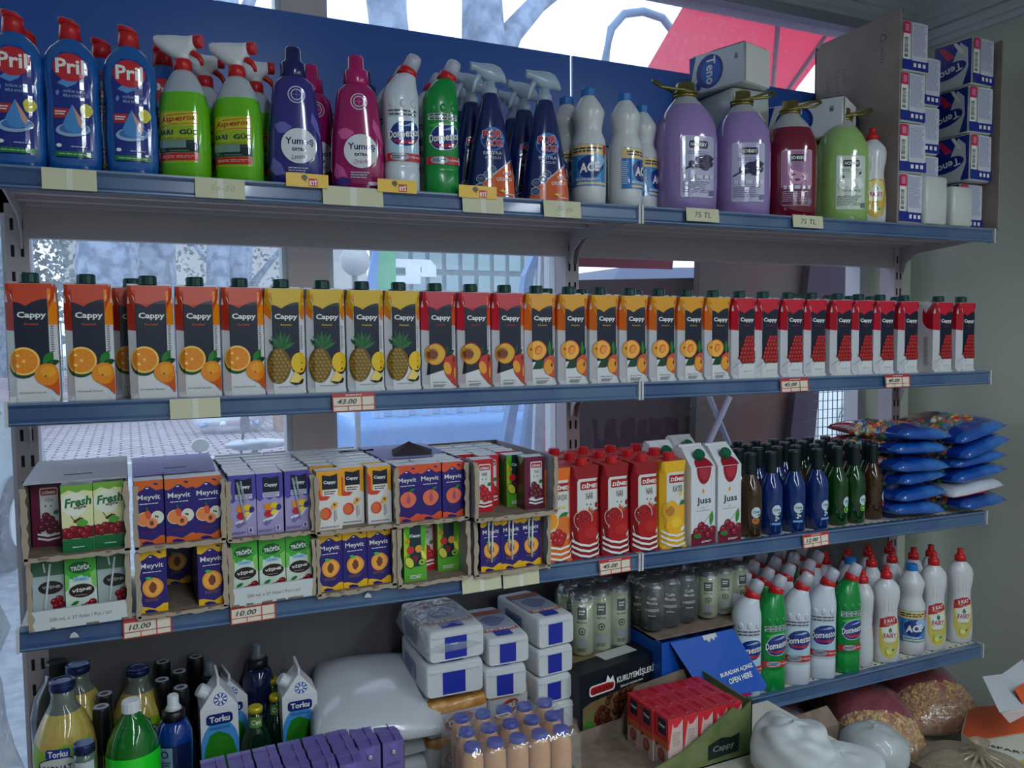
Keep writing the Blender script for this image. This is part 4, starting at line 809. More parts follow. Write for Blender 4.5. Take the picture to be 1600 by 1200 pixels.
m_edge = M('torn cardboard edge', (170, 154, 134), .9); m_tblack = M('dark torn liner', (56, 46, 54), .8)
def ragged(x0, x1, y, n, amp, seed):
    R = random.Random(seed); return [(x0+(x1-x0)*i/n, y+R.uniform(-amp, amp)) for i in range(n+1)]
def tray(x0, x1, z0, h, d, seed, inside=m_kin, outside=m_tw, top=None, front=0, text='', topflap=None, lip=.012, y0=-.004, sides=(1, 1), label='', slot=False):
    Rt = random.Random(seed*7); w = x1-x0; r = empty('cardboard_tray', ((x0+x1)/2, y0, z0)); hw = w/2; t = .003
    mb = MB(); mb.prism(ragged(-hw, hw, -lip, 14, .0035, seed)+[(hw, d), (-hw, d)], 0, t, inside)
    if not front: P_ = [(-hw+w*i/16, -.004+Rt.uniform(-.0022, .0022)) for i in range(17)]+[(hw-w*i/16, .0035+Rt.uniform(-.0014, .0014)) for i in range(17)]; mb.prism(P_, -lip-.0015, -lip+.001, m_edge, 'y')
    mb.build('tray_floor', r)
    for k, s in enumerate((-1, 1)):
        if not sides[k]: continue
        e = [(y, z) for z, y in ragged(0, h, -lip*.7, 12, .003, seed+k+3)]; pts = e+[(d, h), (d, 0)]
        mb = MB(); mb.prism(pts, s*hw-(t if s > 0 else 0), s*hw+(0 if s > 0 else t), outside, 'x'); mb.prism([(y+.0002, z) for y, z in e]+[(y+.004, z) for y, z in e[::-1]], s*hw-(t+.0006 if s > 0 else .0006), s*hw+(.0006 if s > 0 else t+.0006), m_edge, 'x'); mb.build('tray_side', r)
        n_ = 11; q_ = [(s*(hw+.0015+Rt.uniform(-.001, .0015)), h*i/n_) for i in range(n_+1)]; q2 = [(s*(hw-.0065+Rt.uniform(-.0025, .0025)), h*i/n_) for i in range(n_, -1, -1)]; MB().prism(q_+q2, -lip-.0015, -lip+.0005, m_edge, 'y').build('torn_edge', r)
    MB().box((-hw, d-t, 0), (hw, d, h), inside).build('tray_back', r)
    if top:
        d0, mt = top; mb = MB(); P = ragged(-hw, hw, d0, 12, .004, seed+9); mb.prism(P+[(hw, d), (-hw, d)], h, h+t, mt)
        if slot: mb.box((-.022, d0+.06, h+t), (.022, d0+.066, h+t+.0004), m_slot)
        mb.build('tray_top', r)
    if front:
        mb = MB().box((-hw, -lip-.001, 0), (hw, -lip+t, front), M('white tray front', (206, 212, 214), .55)); a = Art(); a.text(text, 0, front*.5, .0058, GREY, w*.62, .006); a.emit(mb, lambda u, v, o: (u, -lip-.001-o, v)); mb.build('tray_front', r)
    if topflap: topflap(r, hw, d, h)
    return props(r, label, 'tray')
def fill(kind, xs, z, y0, rows, lab, grp, straws=None, skip=0, jit=.0015, labs=None, dz=0):
    R = random.Random(hash(lab) % 1000 if 0 else len(lab)+int(abs(xs[0])*1000)); w3 = ('left', 'middle', 'right')
    for i, x in enumerate(xs):
        for k in range(skip, rows):
            st = straws[i] if (straws and k == 0) else 0
            front = k == 0; l = (labs[i] if labs else lab % w3[i]) if front else 'back row one of the '+grp
            place('mini_%s_%d' % (kind, st), mk_mini(kind, st), (x+R.uniform(-jit, jit)*.5, y0+k*(MD+.0006)+(R.uniform(-jit, jit) if front else 0), z+.003), R.uniform(-1, 1) if front else 0, l, 'juice carton', grp)
ZL, ZU = 1.0785, 1.1985
def zb(x): return bz(2, x)+.0005
# column 1
def c3(x0, x1): m = (x0+x1)/2; return (m-.0475, m, m+.0475)
xa = c3(-.156, -.011); zl = zb(-.08); zu = zl+.118
tray(-.158, -.010, zl, .112, .27, 1, outside=m_tw, front=.032, text='200 mL x 27 Adet / Pcs / шт', label='white fronted carton tray, bottom left corner of the third shelf')
fill('tropix_back', [xa[0]], zl, .012, 1, '', 'straw side juice cartons', labs=['green cherry carton turned straw side out, left end of the bottom left tray'])
fill('tropix', [xa[1]], zl, .0, 1, '', 'green cherry juice cartons', labs=['bright green topped cherry carton in the middle of the bottom left tray'])
fill('tropix_back', [xa[2]], zl, .012, 1, '', 'straw side juice cartons', labs=['green cherry carton turned straw side out, right end of the bottom left tray'])
fill('tropix', xa, zl, .0, 6, '', 'green cherry juice cartons in the bottom left tray', skip=1)
tray(-.160, -.008, zu, .116, .27, 2, inside=m_kin, outside=m_kin, top=(.012, m_tw), lip=.022, slot=True, label='torn brown tray with a white lid, top left of the third shelf')
fill('dimes_cherry', [xa[0]], zu, .05, 1, '', 'x', labs=['dark cherry carton set back in the shade of the lidded tray'])
fill('fresh', [xa[1]], zu, -.008, 1, '', 'x', labs=['yellow green cherry carton, left of the pair in the lidded tray']); fill('fresh', [xa[2]-.001], zu, .002, 1, '', 'x', labs=['yellow green cherry carton, right of the pair in the lidded tray'])
fill('fresh', xa[1:], zu, .0, 6, '', 'yellow green cherry cartons in the lidded tray', skip=1)
# column 2
def flap_lilac(r, hw, d, h):
    MB().prism(ragged(-hw, hw*.9, .055, 10, .004, 31)+[(hw, d), (-hw, d)], h+.006, h+.009, m_tp).box((-.02, .10, h+.009), (.018, .106, h+.0094), m_slot).build('top_flap', r)
xb = c3(.001, .143); zl = zb(.07); zu = zl+.118
tray(.0, .144, zl, .112, .27, 5, label='torn brown tray holding two yellow and purple cartons with a gap')
fill('meyvit_yellow', [xb[0], xb[2]], zl, .0, 1, '', 'x', labs=['purple and yellow apricot carton, left of the gap, second tray on the shelf', 'purple and yellow apricot carton, right of the gap, second tray on the shelf'])
fill('meyvit_yellow', [xb[0], xb[2]], zl, .0, 6, '', 'apricot cartons beside the gap in the second tray', skip=1); fill('meyvit_yellow', [xb[1]], zl, .0, 6, '', 'apricot cartons deep in the gap of the second tray', skip=4)
tray(.0, .144, zu, .108, .27, 6, topflap=flap_lilac, label='torn tray with lilac top flap holding the mixed fruit cartons')
fill('meyvit_mixed', xb, zu, .0, 6, 'purple and orange mixed fruit carton, %s of the three under the lilac flap', 'mixed fruit juice cartons under the lilac flap', jit=.003)
# column 3
xc_ = c3(.152, .296); zl = zb(.22); zu = zl+.118
tray(.148, .299, zl, .105, .27, 7, outside=m_tw, front=.032, text='200 mL x 27 Adet / Pcs / шт', label='white fronted tray of dark oval cherry cartons, third from left')
fill('tropix', xc_, zl, .0, 6, 'green and white cherry carton, %s one in the white fronted tray third from left', 'cherry juice cartons in the third white fronted tray')
tray(.148, .299, zu, .106, .27, 8, label='torn brown tray holding the lilac fruit juice cartons')
fill('cappy_purple', xc_, zu, .0, 7, 'lilac fruit juice carton, %s of the three in the upper tray', 'lilac fruit juice cartons in the upper tray', straws=(1, 0, 1), jit=.003)
# column 4
xd = c3(.303, .449); zl = zb(.38); zu = zl+.118
tray(.301, .452, zl, .108, .27, 9, label='torn brown tray of three yellow and purple apricot cartons, fourth from left')
fill('meyvit_yellow', xd, zl, .0, 6, 'purple and yellow apricot carton, %s of three in the fourth lower tray', 'apricot cartons in the fourth lower tray')
tray(.301, .456, zu, .106, .27, 10, lip=.018, label='torn brown tray holding the white and yellow peach cartons')
fill('cappy_peach', [xd[0]-.001], zu, -.012, 1, '', 'x', labs=['white and yellow peach carton pulled forward, left in its tray']); fill('cappy_peach', [xd[1]], zu, .012, 1, '', 'x', labs=['white and yellow peach carton set back, middle of its tray']); fill('cappy_peach', [xd[2]+.003], zu, -.003, 1, '', 'x', labs=['white and yellow peach carton, right one in its tray'])
fill('cappy_peach', xd, zu, .014, 7, '', 'white and yellow peach cartons in the upper tray', skip=1)
# column 5
def flap_dark(r, hw, d, h):
    MB().prism([(-hw, .10), (hw*.3, .08), (hw, .13), (hw, d), (-hw, d)], h+.002, h+.005, m_tp).build('top_flap', r)
    mb = MB(); P = [(-.045, .10, 0), (.035, .09, 0), (.05, .13, .004), (-.03, .16, .004)]; c = (-.004, .12, .032)
    mb.add([(x, y, z+h+.006) for x, y, z in P]+[(c[0], c[1], c[2]+h), (c[0]+.006, c[1]+.01, c[2]+h-.004)], [(0, 1, 5, 4), (1, 2, 5), (2, 3, 5), (3, 0, 4, 5), (0, 3, 2, 1)], m_tblack); mb.build('torn_flap', r)
xe = c3(.459, .600); zl = zb(.53); zu = zl+.118
tray(.455, .603, zl, .112, .27, 12, lip=.016, label='open brown tray with two green fruit cartons and empty floor')
fill('kiwi', [xe[0]+.012], zl, -.006, 1, '', 'x', labs=['bright green tropical carton standing at the front of the half empty tray']); fill('dimes_red', [xe[1]+.004], zl, .05, 1, '', 'x', labs=['red and white carton squeezed behind the green tropical cartons']); fill('kiwi_back', [xe[2]], zl, .03, 1, '', 'x', labs=['green tropical carton turned back side out, right in the half empty tray'])
fill('kiwi', [xe[0], xe[2]], zl, .03, 6, '', 'green tropical cartons at the back of the half empty tray', skip=2)
tray(.455, .603, zu, .112, .27, 13, outside=m_tpd, topflap=flap_dark, label='dark purple tray with a black torn flap on top')
fill('meyvit_peach', xe, zu, .0, 6, 'purple and coral peach carton, %s of the three under the black flap', 'peach cartons under the black torn flap')
# column 6
xf = c3(.624, .778); zl = zb(.70); zu = zl+.118
tray(.616, .786, zl, .112, .27, 14, label='torn brown tray of apricot cartons with white straws, last on the left bay')
fill('meyvit_yellow', (xf[0]+.005, xf[1]+.003, xf[2]+.001), zl, .0, 6, 'purple apricot carton with white straws, %s of three in the last lower tray', 'apricot cartons with straws in the last lower tray', straws=(2, 2, 2))
tray(.612, .794, zu, .116, .27, 15, lip=.03, label='open brown tray with red and maroon cartons and bare floor')
fill('dimes_red', [.652], zu, .02, 1, '', 'x', labs=['red carton leaning against the left wall of the open brown tray']); fill('dimes_red', [.685], zu, .065, 1, '', 'x', labs=['red carton set back in the middle of the open brown tray'])
fill('kiwi', [.738], zu, .045, 1, '', 'x', labs=['dark green carton standing just behind the maroon cherry carton']); fill('dimes_cherry', [.760], zu, -.002, 1, '', 'x', labs=['maroon cherry carton at the front right of the open brown tray'])
fill('dimes_red', (.64, .69, .74), zu, .10, 5, '', 'red juice cartons filling the back of the open tray', skip=0, labs=['red juice carton in the back of the open brown tray, left file', 'red juice carton in the back of the open brown tray, middle file', 'red juice carton in the back of the open brown tray, right file'])
MB_ = MB(); MB_.tube([(0, 0, 0), (.01, .0, .004), (.04, .01, .001), (.075, .004, .003)], [.006, .0035, .003, .004], m_tblack, 6); p = at_y(530, 690, .2); props(MB_.build('torn_strip', None, (p.x, .2, zu+.118)), 'dark torn strip of cardboard lying on the peach cartons', 'cardboard scrap')

# ------------------------------------------------------------------ litre cartons with red caps
def art_red(kind):
    a = Art(); base = {'nar': INK(150, 18, 30), 'karisik': INK(232, 110, 34), 'kayisi': INK(232, 180, 36)}[kind]; H = .2
    a.rect(-.060, 0, .060, H, base); a.poly([(-.024, .172), (-.020, .178), (.030, .178), (.034, .172), (.034, .05), (-.024, .05)], INK(216, 216, 212))
    a.rect(-.017, .154, .032, .172, INK(170, 22, 34), .003); a.text('DİMES', .0075, .163, .0115, TXT, .042, .035, .15); a.text({'nar': 'NAR', 'karisik': 'KARIŞIK', 'kayisi': 'KAYISI'}[kind], .006, .140, .0145, BLK, {'nar': .018, 'karisik': .032, 'kayisi': .025}[kind], .0)
    if kind == 'nar':
        a.ell(-.001, .122, .0012, .0025, BLK, 8, 20); a.ell(.009, .121, .0012, .0025, BLK, 8, -20); a.poly(blob(.024, .119, .005, .006, 12, .1), CHR); a.leaf(.008, .094, .026, .014, 35, LEAF)
        a.poly(blob(.022, .080, .024, .026, 20, .03), INK(168, 28, 34)); a.poly([(.001, .105), (.006, .118), (.009, .108), (.014, .114), (.012, .104), (.02, .105), (.010, .098)], INK(206, 80, 40)); a.poly(blob(-.010, .089, .0225, .0225, 24, .03), INK(226, 196, 180)); a.poly(blob(-.010, .089, .0205, .0205, 24, .03), INK(150, 20, 34))
        a.L += 1; l = a.L; R = random.Random(3)
        for i in range(26): t = R.random()*6.28; q = sqrt(R.random())*.017; a.ell(-.010+q*cos(t), .089+q*sin(t), .0018, .0022, INK(194, 44, 50), 6, lay=l)
        a.poly(blob(.004, .056, .030, .028, 24, .02), INK(176, 24, 30)); a.poly(blob(.008, .060, .016, .012, 16, .05), INK(192, 40, 40)); a.poly([(.022, .05), (.034, .056), (.032, .046), (.022, .042)], TXT); a.poly([(-.036, .06), (-.034, .066), (-.032, .05), (-.026, .038), (-.03, .042)], TXT)
    elif kind == 'karisik':
        a.leaf(-.0, .094, .028, .014, 30, LEAF); a.poly(blob(.014, .078, .022, .022, 20, .03), INK(224, 120, 50)); a.ell(-.018, .092, .0185, .021, INK(244, 216, 140), 20); a.ell(-.018, .092, .016, .0185, INK(240, 160, 50), 20); cherries(a, [(-.012, .06), (0, .064), (.010, .056), (-.006, .048), (.004, .046)], .010, CHR, INK(188, 40, 50)); a.ell(.004, .12, .003, .003, YEL, 8); a.ell(.014, .12, .003, .003, YEL, 8)
    else:
        a.ell(.016, .128, .004, .006, INK(240, 200, 70), 12, -30); a.leaf(.012, .100, .022, .015, 30, LEAF); a.poly(blob(.022, .082, .020, .020, 20, .03), INK(238, 170, 40)); a.poly(blob(-.012, .090, .0225, .0225, 22, .04), INK(232, 176, 50)); a.poly(blob(-.014, .089, .011, .012, 16, .06), INK(190, 124, 50)); a.poly(blob(.0, .056, .026, .025, 22, .03), INK(240, 176, 36)); a.poly(blob(.002, .062, .014, .012, 16, .05), INK(248, 200, 60))
        a.poly([(.014, .046), (.028, .056), (.027, .046), (.016, .040)], TXT)
    for z in (.036, .024, .012): a.poly([(-.036, z+.012), (-.018, z+.002), (.004, z-.003), (.028, z+.002), (.036, z+.008), (.036, z+.002), (.026, z-.003), (.004, z-.008), (-.018, z-.003), (-.036, z+.006)], TXT)
    a.lines(.004, .003, .03, .004, 1, BLK); return a
def mk_red(kind):
    def f():
        r = empty('juice_carton'); mb = MB(); s = carton_body(LC, .012, .204, mb, {'nar': INK(150, 18, 30), 'karisik': INK(232, 110, 34), 'kayisi': INK(232, 180, 36)}[kind], M('carton end red', (170, 60, 60), .3)); a = art_red(kind); a.clip(-.056, .001, .056, .1995)
        a.emit(mb, s, .00585, .0005); mb.build('carton_body', r); cap('cap', r, m_rcap, .0135, .017, (-.002, -.014, .205)); return r
    return f
def zy(px, py, y): p = at_y(px, py, y); return p
LR = [(.818, 'karisik', 'orange litre carton of mixed fruit juice beside the brown trays'), (.889, 'nar', 'dark red pomegranate litre carton, left of the three'), (.967, 'nar', 'dark red pomegranate litre carton, middle of the three'), (1.046, 'nar', 'dark red pomegranate litre carton, right of the three'), (1.123, 'kayisi', 'yellow apricot litre carton with a red cap')]
for x, k, lab in LR: place('red_'+k, mk_red(k), (x, .042, bz(2, x)-.0005), 1, lab, 'juice carton')
for j, y in enumerate((.118, .194)):
    for x in (.83, .905, .982, 1.06, 1.137, 1.214): place('red_nar', mk_red('nar'), (x, y, bz(2, x)-.0005), 0, 'red capped litre carton in the rows behind the pomegranate cartons', 'juice carton', 'red capped litre cartons behind the front row')
def mk_gable():
    r = empty('juice_carton'); mb = MB(); h = .036; e = .001; H1 = .185; H2 = .228
    mb.box((-h, -h, 0), (h, h, H1), m_cwhite)
    vs = [(-h, -h, H1), (h, -h, H1), (h, h, H1), (-h, h, H1), (-h+.004, .006, H2), (h-.004, .006, H2), (-h+.004, h-.006, H2), (h-.004, h-.006, H2)]
    mb.add(vs, [(0, 1, 5, 4), (2, 3, 6, 7), (4, 5, 7, 6), (1, 2, 7, 5), (3, 0, 4, 6)], m_cwhite); mb.box((-h+.002, .012, H2), (h-.002, .022, H2+.005), m_cwhite)
    a = Art(); a.ell(.004, .208, .0, .0, WHT) if 0 else None
    a.poly([(-.020+.022*(1-cos(t))*1.0, .184-.040*sin(t)) for t in [pi*i/14 for i in range(15)]], INK(150, 20, 40)); a.poly([(-.012+.016*(1-cos(t)), .181-.028*sin(t)) for t in [pi*i/12 for i in range(13)]], INK(176, 44, 60))
    a.poly([(.0, .135), (.0035, .126), (0, .1215), (-.0035, .126)], INK(206, 110, 40)); a.ell(.001, .125, .0025, .003, ORL, 10); a.text('Juss', .002, .104, .020, BLK, .042, .012); a.lines(0, .088, .012, .002, 1, GREY); a.lines(0, .082, .044, .002, 1, GREY)
    a.leaf(.022, .044, .036, .012, 82, INK(60, 140, 50)); a.line([(-.002, .048), (.010, .060), (.024, .074)], .0008, INK(60, 90, 40)); a.poly([(-h, 0), (h, 0), (h, .03), (.01, .026), (-.01, .036), (-h, .030)], INK(116, 16, 44)); cherries(a, [(-.006, .046), (.006, .038), (-.020, .034), (-.010, .024), (.014, .024), (.026, .034)], .0105, INK(96, 12, 36), INK(140, 22, 52)); a.leaf(-.008, .022, .026, .012, 170, LEAF); a.lines(.008, .009, .03, .005, 2, TXT)
    a.emit(mb, lambda u, v, o: (u, -h-o, v), 0, .0003)
    b2 = Art(); b2.poly([(-.026+.026*(1+cos(t)), .03*sin(t)) for t in [pi*i/14 for i in range(15)]], INK(150, 20, 40)); d = Vector((0, .042, H2-H1)).normalized(); nn = Vector((0, -d.z, d.y))
    b2.emit(mb, lambda u, v, o: tuple(Vector((u+.004, -h, H1))+d*v+nn*o), 0, .0004); mb.build('carton_body', r)
    o = cap('cap', r, M('fresh green cap', (20, 96, 66), .35), .0135, .015, tuple(Vector((.0, -h, H1))+d*.030), rot=(math.atan2(d.z, d.y), 0, 0)); return r
for x, lab in ((1.203, 'white litre cherry carton with tilted green cap, left of the pair'), (1.281, 'white litre cherry carton with tilted green cap, right of the pair')): place('gable', mk_gable, (x, .042, bz(2, x)), 2, lab, 'juice carton')
place('gable', mk_gable, (1.17, .125, bz(2, 1.17)), 0, 'white litre cherry carton with green cap behind the yellow apricot carton', 'juice carton'); place('gable', mk_gable, (1.292, .20, bz(2, 1.29)), 0, 'white litre cherry carton hidden at the back behind the white pair', 'juice carton')

# ------------------------------------------------------------------ soda bottles
m_cap_d = M('black green capsule', (14, 32, 36), .4)
def mk_soda(c):
    def f():
        r = empty('soda_bottle'); g = M('soda glass '+c, {'blue': (3, 52, 134), 'green': (6, 70, 16), 'brown': (74, 46, 18)}[c], .06, trans=.35, coat=.6)
        B = Body([(0, .026, .026, 2), (.003, .0292, .0292, 2), (.10, .0295, .0295, 2), (.118, .0285, .0285, 2), (.135, .022, .022, 2), (.148, .0145, .0145, 2), (.165, .0125, .0125, 2)], 24); B.mesh(mb := MB(), g, (1, 1)); mb.build('glass_body', r)
        MB().lathe([(.152, .0142), (.154, .0146), (.196, .0138), (.199, .0145), (.204, .0145), (.205, .0125)], m_cap_d).build('capsule', r)
        a = Art(); w = INK(196, 216, 226); a.ell(.006, .062, .0125, .0135, w, 22); a.text('C5H8', .006, .063, .006, INK(40, 50, 60), .017, .02); a.leaf(.008, .054, .009, .004, 20, LEAF)
        if c == 'blue': a.ell(.004, .045, .003, .003, w, 8); a.ell(.009, .042, .003, .003, w, 8); a.ell(.003, .038, .003, .003, w, 8); a.rect(-.008, .026, .016, .031, INK(120, 170, 220))
        elif c == 'green': a.ell(.004, .042, .0085, .0085, INK(150, 220, 90), 18); a.ell(.004, .042, .0065, .0065, INK(30, 90, 40), 16); a.ell(.004, .042, .0035, .0035, INK(150, 220, 90), 12)
        else: a.ell(.004, .042, .009, .008, INK(214, 130, 60), 18); a.ell(.004, .042, .007, .006, INK(170, 90, 40), 16)
        a.emit(mb := MB(), B.surf, .006, .0004); mb.build('label', r); return r
    return f
SD = [(1172, 'brown', 'brown soda bottle beside the white cherry cartons', 0), (1204, 'blue', 'blue soda bottle, first of the three blue ones in front', 0), (1240, 'blue', 'blue soda bottle, second of the three blue ones in front', -8), (1276, 'blue', 'blue soda bottle, third of the three, left of the green ones', 14),
      (1307, 'green', 'green soda bottle, left of the front pair', 22), (1334, 'green', 'green soda bottle, right of the front pair', 16), (1362, 'brown', 'brown soda bottle between green and dark blue ones', 45), (1388, 'blue', 'dark blue soda bottle touching the candy bags', 35)]
px_ = None
for i, (px, c, lab, rz) in enumerate(SD):
    yy = .042+(.012 if i > 3 else 0)+(.015 if i > 5 else 0); x = at_y(px, 770, yy).x
    if px_ is not None: x = max(x, px_+.0605)
    px_ = x; place('soda_'+c, mk_soda(c), (x, yy, bz(2, x)), rz-22, lab, 'soda bottle', 'soda bottles in the front row')
R = random.Random(8)
for j, y in enumerate((.115, .178, .241)):
    for k in range(9 if j < 2 else 8):
        x = 1.40+.066*k+.02*j; c = R.choice(('blue', 'brown', 'green', 'blue')) if k < 5 else R.choice(('green', 'brown'))
        place('soda_'+c, mk_soda(c), (x, y, bz(2, x)), R.uniform(-60, 60), 'dark capped soda bottle in the %s row behind the front sodas' % ('second', 'third', 'rear')[j], 'soda bottle', 'soda bottles in the %s row' % ('second', 'third', 'rear')[j])

# ------------------------------------------------------------------ soft bags
def pillow(w, d, T, mfn, nu=22, nv=22, p=2.6, wr=.05, seed=1, flat=.35, sag=0, zfn=None):   # lies on its back, base at z=0
    R = random.Random(seed); ph = [(R.uniform(2, 7), R.uniform(2, 7), R.uniform(0, 6)) for _ in range(6)]; mb = MB()
    def th(u, v):
        b = max(0, 1-abs(u)**p)*max(0, 1-abs(v)**p); t = b**.42; n = sum(sin(a*u*2+c)*sin(b_*v*2+c*1.3) for a, b_, c in ph)/6
        return T*t*(1+wr*3*n)
    def pt(u, v, top):
        x = u*w/2*(1-.06*(1-abs(v))**2*0-.05*abs(v)**3); y = v*d/2*(1-.05*abs(u)**3); t = th(u, v); z = T*flat+t*(1-flat) if top else T*flat-t*flat
        if zfn: z += zfn(x, y)
        return (x, y, z)
    for top in (1, 0):
        for j in range(nv):
            for i in range(nu):
                q = [(2*(i+a)/nu-1, 2*(j+b)/nv-1) for a, b in ((0, 0), (1, 0), (1, 1), (0, 1))]; vs = [pt(u, v, top) for u, v in q]
                if not top: vs = vs[::-1]
                mb.add(vs, [(0, 1, 2, 3)], mfn(2*(i+.5)/nu-1, 2*(j+.5)/nv-1, top), True)
    return mb
m_cbl = M('shiny blue bag film', (18, 78, 164), .16, coat=.7, bump=.7, bscale=28, spot=(66, 136, 204), sscale=9, sfac=(.45, .7)); m_cbd = M('deep blue bag film', (12, 52, 142), .18, coat=.6, bump=.5, bscale=28); m_cmr = M('maroon bag film', (112, 24, 40), .2, coat=.5, bump=.6, bscale=25)
m_clr = film('clear candy film', (190, 200, 215), .18, .1, 1.0, 40)
CANDY = [INK(220, 70, 30), INK(236, 170, 60), INK(236, 236, 226), INK(30, 130, 60), INK(30, 120, 170), INK(190, 30, 40), INK(232, 150, 40)]
def mk_candy(kind):
    def f():
        r = empty('candy_bag'); R = random.Random(6)
        def mf(u, v, top):
            if v < -.55: return m_cbd if (top and v > -.78) else m_cbl
            if v > .35: return m_cmr
            return m_clr
        if kind == 'red': mf = lambda u, v, t: (INK(200, 205, 214) if t else INK(196, 34, 34))
        mb = pillow(.205, .29, .048, mf, 18, 22, wr=.09, seed={'blue': 4, 'blue2': 15, 'red': 9}[kind]); mb.build('wrapper', r)
        if kind != 'red':
            a = Art(); a.text('JELIBON', 0, 0, .011, INK(236, 190, 140), .07, .02); a.emit(mb := MB(), lambda u, v, o: (u-.01, -.098+v, .0405+o+abs(u)*-.02)); mb.build('lettering', r)
            mb = MB()
            for k in range(110):
                u = R.uniform(-.93, .9) if k % 2 else -.95+R.random()*.12; v = R.uniform(-.55, .35); rr = .0085; t = .046*((1-abs(u)**2.6)*(1-abs(v)**2.6))**.42
                z = .046*.35+t*.65-rr*.55 if k % 2 else .016+R.uniform(-.006, .006); lump(mb, (u*.0975, v*.14, max(z, .01)), rr, R.choice(CANDY), 8, 5)
            o = mb.build('candies', r); o['kind'] = 'stuff'
        return r
    return f
R = random.Random(14); places = ('lowest', 'second from the bottom', 'third from the bottom', 'fourth from the bottom', 'fifth from the bottom', 'topmost')
for j in range(6):
    red = False
    place('candy_blue'+'2'*(j % 2), mk_candy('blue'+'2'*(j % 2)), (1.955+R.uniform(-.006, .006), .135+R.uniform(-.012, .008), bz(2, 1.95)+.007+.0405*j), 0, 'blue ended candy bag, %s of the left stack by the sodas' % places[j], 'candy bag', 'candy bags in the left stack', rot=(radians(R.uniform(-2, 3)), radians(R.uniform(-4, 4)), radians(R.uniform(-7, 7))))
for j in range(6):
    k = 'red' if j == 1 else 'blue'+'2'*(j % 2 == 0)
    place('candy_'+k, mk_candy(k), (2.178+R.uniform(-.004, .006), .12+R.uniform(-.012, .01), bz(2, 2.17)+.010+.0405*j), 0, ('blue ended candy bag, %s of the right stack by the wall' % places[j]) if k != 'red' else 'red and silver bag second from the bottom of the right stack', 'candy bag', 'candy bags in the right stack' if k != 'red' else None, rot=(radians(R.uniform(-1, 2)), radians(-3-j*1.8+R.uniform(-3, 3)), radians(R.uniform(-8, 9))))
# ------------------------------------------------------------------ top shelf: bottles
INKR = .11
def hloft(mb, secs, m, seg=14, n=2.4):       # sections along x: (x, zc, half height, half depth)
    return mb.loft([[(x, hy*math.copysign(abs(cos(t))**(2/n), cos(t)), zc+hz*math.copysign(abs(sin(t))**(2/n), sin(t))) for t in [2*pi*i/seg for i in range(seg)]] for x, zc, hz, hy in secs], m)
def mk_dish(front=True):
    r = empty('dish_soap_bottle'); B = Body([(0, .034, .021, 2.6), (.004, .0385, .025, 2.8), (.03, .0405, .026, 2.8), (.08, .0408, .026, 2.8), (.105, .0395, .0255, 2.8), (.118, .0388, .025, 2.8), (.135, .0402, .0258, 2.8), (.16, .0418, .026, 2.8), (.178, .0405, .0255, 2.7), (.19, .037, .024, 2.5), (.20, .031, .021, 2.3), (.208, .023, .018, 2), (.213, .0165, .0165, 2), (.222, .0155, .0155, 2)], 36)
    B.mesh(mb := MB(), M('glossy blue bottle', (14, 90, 168), .16, coat=.8)); mb.build('bottle_body', r)
    c = MB(); c.lathe([(.214, .0168), (.232, .0155), (.240, .0145)], m_rcap); hloft(c, [(-.016, .2455, .0045, .008), (-.012, .246, .0058, .011), (.006, .2425, .0055, .013), (.0145, .237, .003, .009)], m_rcap); c.build('flip_cap', r)
    a = Art(); a.poly([(-.026, .022), (.027, .022), (.029, .08), (.026, .115), (.029, .15), (.024, .178), (.010, .19), (-.012, .19), (-.024, .178), (-.029, .15), (-.026, .115), (-.028, .08)], INK(14, 42, 136))
    a.poly([(-.02, .140), (-.008, .150), (.012, .150), (.006, .140), (-.006, .134)], INK(90, 150, 210)); a.ell(-.001, .166, .0245, .0225, INK(196, 34, 48), 30); a.text('Pril', -.001, .1675, .0235, TXT, .041, .025)
    a.text('SOĞUK SUDA', .004, .1285, .0048, INK(160, 190, 226), .032, .01); a.text('BİLE ETKİLİ', .002, .1215, .0048, INK(160, 190, 226), .028, .01); a.leaf(-.021, .120, .010, .005, 80, INK(110, 150, 200))
    a.poly([(-.027, .100), (-.002, .100), (-.008, .086), (-.027, .084)], INK(176, 40, 50)); a.lines(-.017, .093, .016, .008, 2, TXT); a.poly(blob(.020, .099, .0095, .0105, 14, .1), INK(226, 214, 80))
    a.ell(.0, .067, .025, .011, INK(150, 180, 214), 24, 6); a.ell(.001, .069, .021, .008, INK(60, 110, 180), 22, 6); a.poly([(.0, .107), (.010, .090), (.017, .077), (.013, .066), (.002, .062), (-.010, .066), (-.014, .077), (-.008, .090)], INK(70, 140, 206)); a.poly([(.0, .107), (.010, .090), (.0165, .077), (.014, .068), (.008, .076)], INK(214, 160, 140))
    a.rect(-.027, .024, .027, .032, INK(40, 120, 60)); a.lines(0, .028, .044, .004, 1, INK(140, 200, 150)); a.ell(-.021, .041, .004, .003, TXT, 10); a.lines(.008, .040, .024, .004, 1, INK(170, 180, 210))
    a.emit(mb := MB(), B.psurf, .006, .0004); mb.build('label', r); return r
def top_at(px, y, extra=0): x = at_y(px, 300, y).x; return (x, y, bz(0, x)-.0015)
for px, lab in ((33, 'blue dish soap bottle, leftmost on the top shelf, cut by the photo edge'), (120, 'blue dish soap bottle with red cap, second from the left end'), (210, 'blue dish soap bottle with red cap, next to the green sprays')):
    place('dish', mk_dish, top_at(px, .035), 0, lab, 'dish soap bottle', 'blue dish soap bottles in front')
for px, lab in ((52, 'blue dish soap bottle standing behind the leftmost one'), (168, 'blue dish soap bottle behind, in the gap of the second and third'), (262, 'blue dish soap bottle hidden behind the first green spray')): place('dish', mk_dish, top_at(px, .115), 0, lab, 'dish soap bottle')
